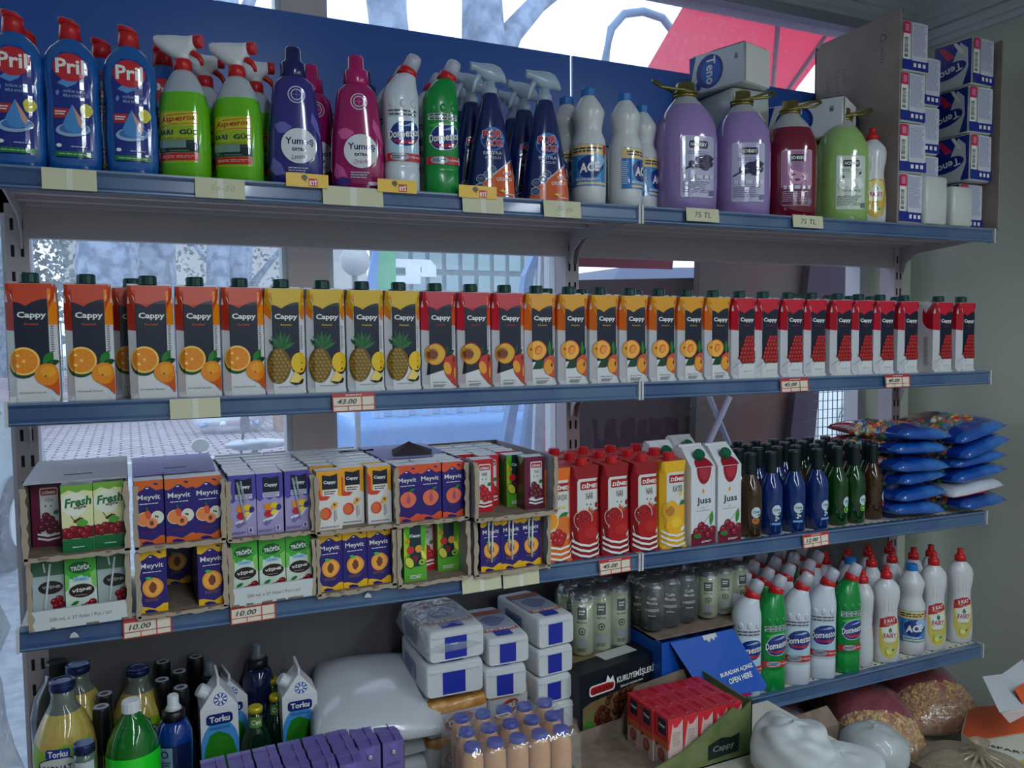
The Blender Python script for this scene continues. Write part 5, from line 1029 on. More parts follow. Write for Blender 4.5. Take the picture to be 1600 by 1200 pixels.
def mk_spray_green():
    r = empty('spray_bottle'); B = Body([(0, .036, .026, 2.6), (.005, .040, .030, 2.8), (.06, .041, .031, 2.8), (.125, .040, .030, 2.8), (.148, .036, .028, 2.6), (.165, .030, .025, 2.4), (.182, .021, .019, 2.1), (.190, .0135, .0135, 2)], 32)
    ml = M('lime green cleaner', (120, 214, 30), .12, trans=.25, coat=.5); mc = M('clear bottle plastic', (206, 216, 226), .12, trans=.3); B.mesh(mb := MB(), ml, (1, 1), mfn=lambda k: ml if k < 4 else mc); mb.build('bottle_body', r)
    MB().lathe([(.184, .0150), (.206, .0145), (.209, .012)], m_rcap).build('collar', r)
    w = M('white sprayer', (222, 224, 230), .35); hd = MB(); hloft(hd, [(-.044, .2405, .008, .015), (-.038, .238, .012, .018), (-.026, .2335, .0165, .018), (-.012, .229, .0205, .016), (.004, .2275, .0208, .013), (.014, .233, .0155, .011), (.023, .238, .0115, .010)], w); hd.lathe([(.205, .012), (.222, .0125)], w); sh_ = hd.build('spray_head', r)
    hloft(MB(), [(.0225, .239, .011, .0105), (.035, .239, .0105, .010)], m_rcap).build('nozzle', sh_)
    MB().tube([(.012, 0, .224), (.020, 0, .219), (.028, 0, .214), (.033, 0, .206), (.034, 0, .199)], [.005, .0055, .005, .004, .003], m_rcap, 8).build('trigger', sh_)
    a = Art(); a.rect(-.034, .028, .034, .115, INK(158, 190, 40), .004); a.rect(-.034, .09, .034, .113, INK(200, 196, 40)); a.line([(-.032, .093), (-.012, .107), (.012, .110), (.034, .112)], .0012, RED); a.text('Asperox', .001, .101, .0125, INK(186, 40, 40), .054, .02, .15, 5); a.line([(-.03, .088), (.0, .093), (.034, .094)], .0009, RED)
    a.text('SARI GÜÇ', 0, .079, .012, INK(24, 30, 60), .060, .03); a.lines(0, .069, .05, .003, 1, INK(180, 120, 40)); a.rect(-.034, .045, .034, .066, INK(52, 80, 84)); a.L += 1
    R = random.Random(2); l = a.L
    for i in range(26): a.rect(-.032+R.random()*.060, .046+R.random()*.016, -.030+R.random()*.062, .048+R.random()*.017, INK(*R.choice([(120, 150, 140), (90, 120, 120), (30, 46, 50)])), lay=l+i)
    a.rect(-.034, .032, .034, .044, INK(196, 40, 44)); a.lines(0, .038, .05, .005, 2, INK(240, 170, 160)); a.clip(-.034, .028, .034, .115); a.emit(mb := MB(), B.surf, .006, .0004); mb.build('label', r); return r
for px, y, rz, lab in ((293, .04, -28, 'lime green spray bottle, left one of the front pair'), (376, .04, -30, 'lime green spray bottle, right one of the front pair'), (326, .125, 0, 'green spray bottle behind, between the front pair'), (404, .125, 0, 'green spray bottle behind the right one of the front pair')):
    place('spray_g', mk_spray_green, top_at(px, y), rz, lab, 'spray bottle')
def mk_soft(c):
    def f():
        r = empty('softener_bottle'); col, cc, lt = {'violet': ((48, 44, 128), (24, 30, 92), (110, 104, 186)), 'pink': ((160, 18, 96), (176, 20, 100), (214, 90, 160))}[c]
        B = Body([(0, .043, .026, 2.8), (.004, .047, .030, 3), (.05, .050, .032, 3), (.10, .048, .031, 3), (.14, .043, .029, 2.9), (.175, .0385, .027, 2.8), (.188, .036, .026, 2.6), (.197, .028, .023, 2.2), (.202, .021, .021, 2), (.205, .020, .020, 2)], 36); m1 = M('softener bottle '+c, col, .14, coat=.8); mc = M('softener cap '+c, cc, .22, coat=.4)
        B.mesh(mb := MB(), m1); mb.build('bottle_body', r); MB().lathe([(.200, .0228), (.203, .0238), (.225, .0232), (.229, .0195), (.232, .0160), (.252, .0150), (.255, .0125)], mc, seg=28).build('measuring_cap', r)
        a = Art(); L = INK(*lt); a.poly([(-.046, .03), (-.036, .02), (-.018, .022), (-.026, .040), (-.04, .052)], L); a.poly([(.03, .135), (.040, .12), (.046, .09), (.038, .10), (.028, .118)], L); a.poly(blob(-.022, .105, .014, .009, 14, .2), L) 
        a.ell(.004, .165, .0155, .0155, INK(206, 206, 226), 24); a.ell(.004, .165, .0135, .0135, INK(*col), 24); a.ell(.004, .165, .0105, .0105, INK(196, 196, 220), 20); a.ell(.004, .165, .0085, .0085, INK(*col), 20); a.line([(-.004, .165), (.012, .165)], .0015, L); a.line([(.004, .157), (.004, .173)], .0015, L)
        a.ell(.006, .073, .0315, .0315, INK(222, 226, 232), 32); a.text('Yumoş', .007, .080, .0155, INK(24, 30, 92), .050, .02); a.text('EXTRA', .006, .0665, .0055, INK(24, 30, 60), .024, .035); a.text('Lavanta' if c == 'violet' else 'Orkide', .006, .054, .0085, INK(40, 40, 90) if c == 'violet' else INK(180, 40, 110), .028, -.005, .4, 6)
        a.lines(.004, .029, .036, .013, 3, INK(190, 190, 220)); 
        if c == 'pink': a.rect(.018, .010, .042, .017, INK(220, 200, 214), .003); a.poly(blob(-.028, .016, .014, .008, 12, .2), INK(70, 40, 130))
        a.emit(mb := MB(), B.psurf, .006, .0004); mb.build('label', r); return r
    return f
place('soft_violet', mk_soft('violet'), top_at(463, .045), -9, 'violet fabric softener bottle behind a yellow shelf sign', 'softener bottle'); place('soft_pink', mk_soft('pink'), top_at(560, .045), -14, 'magenta fabric softener bottle in front', 'softener bottle')
place('soft_pink', mk_soft('pink'), top_at(490, .13), 0, 'magenta fabric softener bottle half hidden behind the violet one', 'softener bottle'); place('soft_violet', mk_soft('violet'), top_at(573, .13), 0, 'violet fabric softener bottle hidden behind the magenta one', 'softener bottle')
def mk_toilet(c):
    def f():
        r = empty('toilet_cleaner_bottle'); col = (206, 214, 224) if c == 'white' else (10, 138, 60); m1 = M('cleaner bottle '+c, col, .28, coat=.3)
        B = Body([(0, .031, .026, 2.4), (.004, .0345, .029, 2.5), (.048, .0348, .029, 2.5), (.05, .0335, .028, 2.5), (.053, .0345, .029, 2.5), (.155, .0345, .029, 2.5), (.172, .0352, .030, 2.5), (.19, .0345, .029, 2.4, .0), (.205, .030, .026, 2.2, .002), (.220, .0235, .021, 2.1, .007), (.231, .0175, .0175, 2, .013)], 32)
        B.mesh(mb := MB(), m1); th = radians(27)
        tl = lambda p: ((p[0])*cos(th)+(p[2])*sin(th)+.013, p[1], -p[0]*sin(th)+p[2]*cos(th)+.229)
        for k, x in enumerate((-.021, 0, .021)): mb.loft([[(x+.0065*s*cos(2*pi*i/12), B.psurf(x+.0065*s*cos(2*pi*i/12), .168+.009*s*sin(2*pi*i/12), e)[1], .168+.009*s*sin(2*pi*i/12)) for i in range(12)] for s, e in ((1, -.0005), (.85, .0012), (.3, .0014))], m1, (0, 1))
        mb.build('bottle_body', r)
        MB().lathe([(-.006, .0185), (.010, .0185), (.012, .0165)], m_rcap, tilt=tl).build('collar', r)
        MB().lathe([(.010, .0160), (.034, .0145), (.040, .0125), (.042, .009)], M('frosted cap', (206, 206, 222), .3, alpha=.75, coat=.4), tilt=tl).build('cap', r)
        a = Art(); w = INK(222, 226, 232); dk = INK(16, 46, 130)
        a.rect(-.030, .152, .030, .157, w if c == 'green' else INK(190, 196, 206)); a.lines(0, .1545, .056, .004, 1, INK(70, 80, 100), .8); a.rect(-.030, .145, .030, .150, w if c == 'green' else INK(190, 196, 206)); a.lines(0, .1475, .05, .004, 1, INK(70, 80, 100), .8)
        if c == 'white': a.rect(-.031, .062, .031, .142, INK(176, 212, 232), .004); a.poly([(-.031, .142), (.031, .142), (.031, .125), (-.031, .100)], INK(204, 224, 236))
        else: a.poly([(-.03, .135), (.02, .143), (.031, .13), (.0, .125)], INK(60, 180, 80))
        a.ell(.004, .112, .0295, .0245, w, 28, 22); a.ell(.004, .112, .0282, .0230, dk, 28, 22); a.poly([(-.020, .100), (-.004, .093), (.016, .094), (.028, .106), (.018, .100), (-.002, .0985)], INK(196, 36, 50)); a.poly([(-.006, .124), (.012, .132), (.022, .129), (.010, .126)], INK(150, 190, 226))
        a.text('Domestos', .0015, .1125, .0155, TXT, .058, .02, .25, 9)
        a.rect(-.036, .060, .036, .0745, INK(196, 36, 48)); a.ell(-.008, .0675, .015, .0068, INK(160, 170, 180), 16); a.lines(-.008, .0675, .022, .007, 2, INK(60, 70, 90)); a.text('HİJYEN', .019, .0675, .0055, TXT, .022, .02)
        a.emit(mb := MB(), B.surf, .006, .0004); mb.build('label', r); return r
    return f
place('toilet_white', mk_toilet('white'), top_at(628, .035), -8, 'white toilet cleaner bottle with bent neck in front on the top shelf', 'toilet cleaner bottle'); place('toilet_green', mk_toilet('green'), top_at(690, .035), -10, 'green toilet cleaner bottle on the top shelf', 'toilet cleaner bottle')
place('toilet_white', mk_toilet('white'), top_at(612, .11), 0, 'white toilet cleaner bottle peeking out behind the front white one', 'toilet cleaner bottle'); place('toilet_white', mk_toilet('white'), top_at(667, .125), -10, 'white toilet cleaner bottle behind the green one', 'toilet cleaner bottle')
def mk_spray_navy():
    r = empty('spray_bottle'); B = Body([(0, .046, .027, 2.5), (.004, .051, .031, 2.7), (.04, .0485, .030, 2.6), (.09, .0415, .028, 2.5), (.14, .0325, .025, 2.3), (.175, .0255, .022, 2.2), (.20, .020, .019, 2), (.212, .0175, .0175, 2), (.217, .013, .013, 2)], 32)
    B.mesh(mb := MB(), M('navy spray bottle', (14, 34, 96), .14, coat=.8)); mb.build('bottle_body', r)
    w = M('translucent sprayer', (186, 204, 222), .25, alpha=.72, coat=.4); MB().lathe([(.208, .0155), (.226, .0155), (.228, .012), (.24, .011)], w, seg=22).build('collar', r)
    hd = MB(); hloft(hd, [(-.040, .268, .0085, .0075), (-.036, .268, .0095, .0085), (-.030, .268, .0085, .008), (-.022, .2635, .012, .009), (-.005, .257, .0185, .0115), (.010, .256, .018, .012), (.022, .254, .015, .011), (.030, .247, .010, .009), (.034, .241, .004, .006)], w); sh_ = hd.build('spray_head', r)
    MB().tube([(-.018, 0, .258), (-.024, 0, .248), (-.030, 0, .238), (-.034, 0, .226), (-.035, 0, .216)], [.0055, .006, .0055, .005, .004], w, 8).build('trigger', sh_)
    a = Art(); a.poly([(-.041, .005), (.047, .005), (.0415, .080), (.015, .060), (-.010, .040), (-.035, .026)], INK(216, 96, 46)); a.line([(.0405, .0815), (.015, .061), (-.010, .0415), (-.036, .027)], .0025, INK(214, 206, 214))
    a.ell(.0, .120, .025, .024, INK(70, 130, 200), 24); a.ell(-.001, .119, .0215, .020, INK(20, 50, 120), 24); rd = INK(200, 28, 60)
    a.text('POR', -.001, .130, .0165, TXT, .042, .055, .1, 3); a.text('POR', -.001, .130, .015, rd, .040, .035, .1, 3); a.text('ÇÖZ', .004, .1115, .0185, TXT, .038, .055, .1, 3); a.text('ÇÖZ', .004, .1115, .017, rd, .036, .035, .1, 3)
    a.text('EKSTRA', -.001, .092, .0065, INK(206, 214, 230), .038, .008); a.text('GÜÇLÜ', -.001, .0825, .0065, INK(206, 214, 230), .032, .008); a.text('YAĞ', .027, .053, .009, TXT, .018, .025); a.text('ÇÖZÜCÜ', .022, .040, .009, TXT, .033, .025)
    for x, z in ((-.004, .058), (-.012, .047), (-.026, .040), (-.028, .022)): a.ell(x, z, .0095, .0085, INK(170, 190, 210), 16); a.ell(x, z, .0083, .0072, INK(40, 70, 120), 16); a.lines(x, z, .012, .007, 3, INK(150, 130, 110))
    a.poly([(.010, .016), (.018, .020), (.024, .016), (.030, .018), (.022, .012)], INK(240, 190, 90)); a.lines(.032, .010, .02, .004, 1, TXT)
    a.clip(-.046, .004, .047, .2); a.emit(mb := MB(), B.psurf, .006, .0004); mb.build('label', r); return r
for px, y, rz, lab in ((767, .04, -12, 'navy grease remover spray, left one in front'), (852, .04, -14, 'navy grease remover spray, right one in front'), (738, .115, 0, 'navy spray bottle behind the left front one'), (820, .125, 0, 'navy spray bottle behind, between the two front ones'), (722, .19, 0, 'navy spray bottle at the very back, left'), (803, .2, 0, 'navy spray bottle at the very back, right')):
    place('spray_n', mk_spray_navy, top_at(px, y), rz, lab, 'spray bottle')
m_wpl = M('white bottle plastic', (206, 208, 212), .3, coat=.25)
def mk_bleach():
    r = empty('bleach_bottle'); B = Body([(0, .030, .030, 2), (.004, .0355, .0355, 2.1), (.03, .037, .037, 2.1), (.125, .037, .037, 2.1), (.142, .0355, .0355, 2), (.157, .029, .029, 2), (.166, .0285, .0285, 2), (.18, .031, .031, 2), (.198, .0345, .0345, 2), (.206, .0325, .0325, 2), (.222, .023, .023, 2), (.233, .015, .015, 2), (.24, .0125, .0125, 2)], 32)
    B.mesh(mb := MB(), m_wpl); mb.build('bottle_body', r); cap('cap', r, M('sky blue cap', (24, 112, 190), .35), .0155, .017, (0, 0, .235))
    a = Art(); bl = INK(60, 140, 204); a.rect(-.048, .040, .048, .128, bl, .003); a.rect(-.048, .105, .048, .127, INK(226, 200, 130)); a.lines(0, .116, .07, .012, 2, INK(60, 50, 60), .6); a.rect(-.048, .043, .048, .048, INK(220, 200, 150))
    a.rect(-.048, .040, -.024, .105, INK(46, 120, 190)); a.poly(blob(.006, .080, .028, .022, 28, .10), INK(20, 50, 130)); a.poly(blob(.022, .092, .016, .014, 20, .14), INK(150, 190, 230)); a.text('ACE', .004, .079, .020, TXT, .044, .04, .2, 6); a.lines(0, .054, .05, .006, 2, TXT); a.lines(-.040, .074, .018, .05, 12, INK(190, 210, 230)); a.poly([(.036, .126), (.046, .126), (.046, .104), (.041, .108), (.036, .104)], INK(180, 40, 60))
    a.emit(mb := MB(), B.surf, .006, .0004); mb.build('label', r); return r
for px, y, rz, lab in ((920, .038, -34, 'white bleach bottle with blue cap, brand side forward, top shelf'), (977, .038, 26, 'white bleach bottle with blue cap turned sideways, top shelf'), (886, .115, -20, 'white bleach bottle behind the first one, top shelf'), (1003, .105, 30, 'white bleach bottle behind the sideways one, top shelf')): place('bleach', mk_bleach, top_at(px, y), rz, lab, 'bleach bottle')
m_brass = M('brass cap', (140, 128, 74), .28, metal=.85)
def mk_jug(c, flip):
    def f():
        r = empty('liquid_soap_jug'); col = {'lilac': (168, 140, 204), 'red': (128, 16, 52), 'green': (164, 204, 120)}[c]; ml = M('liquid soap '+c, col, .12, trans=.18, coat=.7); mc = M('clear jug plastic', (204, 208, 212), .1, trans=.35)
        B = Body([(0, .055, .048, 2.3), (.005, .062, .055, 2.5), (.06, .064, .057, 2.5), (.15, .064, .057, 2.5), (.18, .061, .055, 2.4), (.205, .051, .047, 2.2), (.222, .038, .036, 2), (.234, .026, .026, 2), (.244, .021, .021, 2), (.252, .0205, .0205, 2)], 36)
        kk = 6 if c != 'red' else 5
        B.mesh(mb := MB(), ml, mfn=lambda k: ml if k < kk else mc); mb.build('jug_body', r)
        b = MB(); b.lathe([(.240, .0255), (.246, .0255), (.2465, .0200), (.268, .0195), (.270, .0175)], m_brass, seg=26); cp_ = b.build('cap', r)
        s = 1 if flip else -1; pts = [(-s*.004, .024, .252), (s*.028, .020, .262), (s*.058, .008, .271), (s*.074, .0, .272), (s*.075, -.006, .266), (s*.058, -.012, .256), (s*.028, -.022, .252), (-s*.004, -.025, .251)]
        MB().tube(pts, .0031, m_brass, 8).tube([(.0245*cos(a*pi/9), .0245*sin(a*pi/9), .249) for a in range(18)], .0028, m_brass, 6, closed=True).build('carry_handle', cp_)
        a = Art(); dk = INK(30, 26, 56); lb = {'lilac': INK(186, 184, 216), 'red': INK(176, 120, 160), 'green': INK(204, 220, 200)}[c]; a.rect(-.034, .030, .034, .152, INK(206, 208, 222), .005); a.rect(-.0325, .0315, .0325, .1505, lb, .004)
        a.rect(-.016, .127, .016, .142, dk if c != 'green' else INK(20, 40, 70), .004); a.text('HOBBY', 0, .1345, .0075, TXT, .026, .02); a.lines(0, .118, .04, .008, 2, INK(140, 140, 170))
        if c == 'lilac':
            for x, z, q in ((.004, .102, .012), (.016, .108, .010), (-.008, .094, .010), (.020, .096, .009), (.010, .09, .009)): a.poly(blob(x, z, q, q*.8, 14, .15, int(abs(x)*1e4)), INK(44, 32, 84))
            a.line([(-.030, .082), (-.010, .092), (.010, .088), (.03, .110)], .003, dk)
        elif c == 'red':
            for x, z in ((-.006, .098), (.010, .094), (.0, .086)): a.poly(blob(x, z, .011, .008, 14, .2), INK(206, 160, 190)); a.ell(x, z, .004, .003, INK(150, 40, 80), 10)
            a.rect(-.0325, .0315, .0325, .070, INK(110, 40, 84))
        else:
            for x, z in ((-.012, .094), (.0, .088), (.012, .094), (.018, .084), (-.018, .084)): a.poly(blob(x, z, .010, .007, 12, .25), INK(228, 236, 226))
            a.leaf(.014, .108, .010, .005, 60, LEAFD); a.leaf(-.014, .10, .008, .004, 100, LEAFD); a.text('SIVI SABUN', 0, .072, .004, INK(60, 80, 70), .034, .01)
        if c != 'green':
            a.L += 1; l = a.L
            for i in range(5): a.rect(-.027+i*.0115, .066, -.019+i*.0115, .074, INK(208, 208, 224), lay=l)
        a.lines(-.004, .050, .05, .024, 6, INK(130, 130, 160) if c != 'red' else INK(200, 170, 196), .35); a.rect(.020, .034, .031, .044, INK(110, 110, 140))
        a.emit(mb := MB(), B.surf, .006, .0004); mb.build('label', r); return r
    return f
for px, c, fl, rz, sc, lab in ((1070, 'lilac', 0, -8, (1.13, 1.1, 1.12), 'large lilac liquid soap jug with brass handle, left of the two'), (1158, 'lilac', 1, -24, (1.05, 1.03, 1.12), 'large lilac liquid soap jug with brass handle, right of the two'), (1233, 'red', 1, -25, (1.0, .98, 1.10), 'dark red liquid soap jug with brass handle'), (1314, 'green', 1, -22, (1.02, 1.0, 1.10), 'pale green liquid soap jug with brass handle')):
    p = top_at(px, .068); place('jug_%s%d' % (c, fl), mk_jug(c, fl), p, rz, lab, 'soap jug', None, None, sc)
def mk_fairy(rich):
    def f():
        r = empty('dish_soap_bottle'); B = Body([(0, .031, .022, 2.4), (.004, .0345, .026, 2.6), (.03, .036, .027, 2.6), (.07, .035, .027, 2.6), (.105, .031, .026, 2.5), (.125, .0285, .025, 2.4), (.145, .030, .025, 2.4), (.165, .0345, .026, 2.4), (.185, .0355, .0265, 2.4), (.198, .032, .024, 2.3), (.209, .023, .019, 2.1), (.216, .014, .014, 2), (.222, .013, .013, 2)], 32); B.mesh(mb := MB(), m_wpl)
        for i in range(4): mb.tube([B.psurf(-.014+i*.010, z, -.0008) for z in (.135, .15, .165, .18)], [.0008, .0016, .0016, .0008], m_wpl, 6)
        mb.build('bottle_body', r)
        MB().lathe([(.217, .0155), (.231, .0148), (.233, .0115), (.236, .0085), (.242, .008), (.247, .0095), (.249, .006)], m_rcap, seg=22).build('cap', r)
        a = Art(); y = INK(206, 190, 90) if not rich else INK(206, 164, 50)
        a.poly([(-.022, .110), (0, .116), (.022, .112), (.027, .09), (.026, .05), (.018, .022), (0, .012), (-.018, .022), (-.027, .05), (-.027, .09)], y); a.poly([(-.020, .106), (0, .112), (.019, .108), (.023, .09), (.016, .06), (0, .052), (-.016, .06), (-.023, .09)], INK(226, 226, 200) if not rich else INK(224, 206, 120))
        if not rich: a.poly([(-.026, .094), (-.024, .116), (-.006, .124), (.012, .124), (.022, .114), (.021, .106), (.004, .100), (-.012, .096)], INK(176, 40, 40)); a.text('3 KAT', -.001, .113, .0095, TXT, .032, .02, .1, 10); a.lines(0, .104, .026, .003, 1, INK(230, 170, 160))
        a.poly([(-.0175, .084), (0, .102), (.0175, .084), (.013, .066), (0, .060), (-.013, .066)], INK(224, 226, 226)); a.poly([(0, .096), (.0055, .088), (.003, .082), (-.003, .082), (-.0055, .088)], INK(30, 120, 60)); a.text('FAIRY', 0, .0745, .0125, INK(168, 28, 40), .034, .02)
        a.poly(blob(.0, .036, .013, .010, 16, .1), INK(190, 200, 120)); a.poly(blob(-.004, .032, .008, .006, 12, .15), INK(230, 220, 110)); a.lines(0, .056, .018, .003, 1, GREY); a.leaf(.004, .034, .010, .005, 40, LEAF)
        a.emit(mb := MB(), B.psurf, .006, .0004); mb.build('label', r); return r
    return f
place('fairy_rich', mk_fairy(True), (1.770, .036, bz(0, 1.77)-.0015), -22, 'white dish soap bottle with red cap beside the napkin carton', 'dish soap bottle')
place('fairy', mk_fairy(False), top_at(1352, .15), 20, 'white dish soap bottle hidden behind the pale green jug', 'dish soap bottle')

# napkin carton and packs
INKR = .32
m_kg = M('grey brown carton', (148, 134, 128), .8, spot=(138, 124, 118), sscale=12)
BX0, BX1, BZ0, BZ1, BY1 = 1.815, 2.222, bz(0, 2)-.001, 2.345, .285
r = empty('napkin_carton', (BX0, -.006, BZ0)); w, h, d = BX1-BX0, BZ1-BZ0, BY1
mb = MB().prism([(0, 0), (d, 0), (d, h-.01), (.26, h+.01), (0, h+.015)], 0, .004, m_kg, 'x'); a = Art(); ik = INK(60, 54, 66)
a.text('HAYAT', .055, .44, .011, ik, .04, .005, 0, -90); a.ell(.052, .485, .010, .010, ik, 16); a.ell(.052, .485, .007, .007, INK(138, 124, 118), 14); a.text('100 PEÇETE', .235, .36, .016, ik, .13, .012, 0, -90); a.lines(.205, .40, .012, .10, 7, ik, .3); a.text('LINEN', .18, .42, .010, ik, .045, .0, 0, -90)
a.emit(mb, lambda u, v, o: (-o, u, v), 0, .0003); mb.build('left_panel', r)
MB().prism([(0, 0), (d, 0), (d, h-.01), (0, h-.005)], w-.004, w, m_kg, 'x').build('right_panel', r); MB().box((0, 0, 0), (w, d, .004), m_kg).build('bottom_panel', r); MB().prism([(0, 0), (w, 0), (w, h-.01), (0, h+.005)], d-.004, d, m_kg, 'y').build('back_panel', r)
props(r, 'big grey brown open carton full of napkin packs, right end of top shelf', 'carton')
m_nap = M('white napkin wrap', (206, 210, 206), .35, bump=.5, bscale=30, coat=.3); m_nb = INK(20, 44, 140); m_npk = INK(206, 30, 84)
def mk_nap(kind):
    def f():
        w, d, h = .098, .115, .128
        if kind == 'flat': w, d, h = .13, .19, .105
        mb = MB(); bm_ = m_nap
        mb.loft([rrect(z, w/2-i, d/2-i, .010, 4) for z, i in ((0, .004), (.004, .001), (h*.5, 0), (h-.004, .001), (h, .004))], bm_, (1, 1), True); r = mb
        if kind == 'white': return mb.build('napkin_pack')
        e = empty('napkin_pack'); mb.build('wrapper', e); a = Art(); mb = MB(); hw = w/2-.002
        if kind == 'print':
            a.rect(-hw, .004, hw, .030, m_nb); a.rect(-hw, .030, -hw+.022, .118, TXT); a.bars(-hw+.004, .035, -hw+.018, .085, 16, BLK, False); a.rect(-hw, .094, -hw+.026, .124, m_npk, .003); a.rect(-hw+.006, .100, -hw+.020, .118, INK(220, 120, 160), .002)
            a.rect(-hw+.030, .028, hw-.006, .124, INK(206, 208, 222), .004); a.lines(.012, .080, .050, .080, 22, INK(120, 126, 180), .4); a.L += 1; l = a.L
            for i in range(3): a.rect(-.010+i*.017, .012, .000+i*.017, .022, TXT, lay=l)
            a.emit(mb, lambda u, v, o: (u, -d/2-o, v), 0, .0006); b = Art(); q = d/2-.004
            b.rect(-q, .004, q, .124, m_nb); b.poly([(-q, .004), (q*.55, .004), (q*.85, .05), (q*.8, .1), (q*.4, .12), (-q*.1, .06), (-q, .052)], INK(200, 206, 214)); b.poly([(q*.1, .085), (-q*.5, .118), (-q*.8, .118), (-q*.3, .08)], m_npk); b.poly([(q*.4, .09), (0, .122), (q*.2, .122), (q*.6, .09)], TXT)
            b.ell(-q*.1, .05, .046, .020, m_nb, 24, 14); b.text('Teno', -q*.1, .050, .021, TXT, .068, .02, 0, 194)
            b.emit(mb, lambda u, v, o: (-w/2-o, -u, v), 0, .0006)
        else:
            a.rect(-hw, .004, hw, h-.004, TXT) ; a.emit(mb, lambda u, v, o: (u, -d/2-o, v), 0, .0006); b = Art(); q = d/2-.006; b.rect(-q, .004, q, h-.004, INK(206, 212, 220)); b.poly([(-q, .004), (-q, h-.004), (-q*.75, h-.004), (-q*.9, .05)], m_nb); b.ell(-.02, h*.5, .045, h*.42, m_nb, 24); b.ell(-.016, h*.5, .033, h*.33, INK(30, 90, 190), 24); b.text('Teno', -.016, h*.52, .030, TXT, .072, .02, 0, -90); b.text('100', q*.75, h*.7, .01, ik, .014, .02, 0, -90)
            b.poly(blob(-.055, h*.2, .012, .010, 14, .3), m_nb); b.emit(mb, lambda u, v, o: (-w/2-o, -u, v), 0, .0006)
            c = Art(); c.rect(-hw, -q, hw, q*.2, m_nb); c.emit(mb, lambda u, v, o: (u, v, h+o), 0, .0006)
        mb.build('printed_wrap', e); return e
    return f
zz = BZ0+.004; fl = ('bottom', 'second', 'third', 'top')
for k in range(4): place('nap_print', mk_nap('print'), (1.876+(.004 if k % 2 else -.004), .056, zz+k*.1295), (2, -3, 1, -1)[k], 'printed napkin pack, %s of the left column in the carton' % fl[k], 'napkin pack', 'napkin packs in the left column')
for k in range(4): place('nap_print' if k else 'nap_w3', mk_nap('print' if k else 'white'), (1.982, .095 if k else .2, zz+(.065+(k-1)*.1295 if k else 0)), (0, 2, -2, 1)[k], ('printed napkin pack, %s of the lower set middle column' % ('', 'lowest', 'middle', 'top')[k]) if k else 'plain white napkin pack squashed under the middle column', 'napkin pack', 'napkin packs in the middle column', None, (1, 1, 1) if k else (1, 1, .5))
for k in range(4): place('nap_print', mk_nap('print'), (2.164-(.010 if k else 0), .062+(.03 if k == 0 else 0), zz+k*.1295-.0005), (0, 3, -2, 3)[k], 'printed napkin pack, %s of the right column by the wall' % fl[k], 'napkin pack', 'napkin packs in the right column')
for x, y, lab, s in ((1.957, .045, 'plain white napkin pack at the bottom front, left one', (.95, 1, .98)), (2.062, .045, 'plain white napkin pack at the bottom front, right one', (.9, 1, .82))): place('nap_white', mk_nap('white'), (x, y, zz), 3, lab, 'napkin pack', None, None, s)
z0 = bz(0, 1.4)
for k, (x, y, rz, kind, lab) in enumerate(((1.44, .205, 3, 'white', 'plain white napkin pack at the bottom of the stack behind the lilac jugs'), (1.45, .2, -2, 'white', 'plain white napkin pack, second of the stack behind the lilac jugs'), (1.45, .205, 2, 'white', 'plain white napkin pack just under the printed one behind the lilac jugs'))): place('nap_w2', mk_nap('white'), (x, y, z0+.112*k), rz, lab, 'napkin pack', None, None, (1.3, 1.3, .87))
p = at_y(1170, 128, .16); place('nap_flat', mk_nap('flat'), (1.425, .19, z0+.3365), 16, 'blue and white napkin pack perched highest behind the lilac jugs', 'napkin pack', None, None, (.85, .9, .95))
for k in range(2): place('nap_w2', mk_nap('white'), (1.645, .20, z0+.112*k), 0, 'white napkin pack in the stack behind the red jug', 'napkin pack', 'white packs behind the red jug', None, (1.3, 1.3, .87))
place('nap_flat', mk_nap('flat'), (1.68, .165, z0+.224), 30, 'blue and white napkin pack lying behind the red and green jugs', 'napkin pack', None, None, (1.0, 1.1, .95))
p = at_y(1368, 200, .06); mb = MB(); mb.tube([(0, 0, -.30), (0, 0, -.06), (-.012, 0, -.02), (-.022, 0, .03), (-.012, 0, .06), (.006, 0, .055), (.028, 0, .02), (.030, 0, -.03), (.015, 0, -.055), (0, 0, -.06)], .0065, M('deep blue plastic', (16, 48, 110), .3), 8); mb.xf(lambda v: Vector((v.x*1.1, v.y, v.z*.9)))
props(mb.build('brush_handle', None, (1.785, .125, bz(0, 1.78)+.27)), 'deep blue looped plastic handle standing against the napkin carton', 'handle')
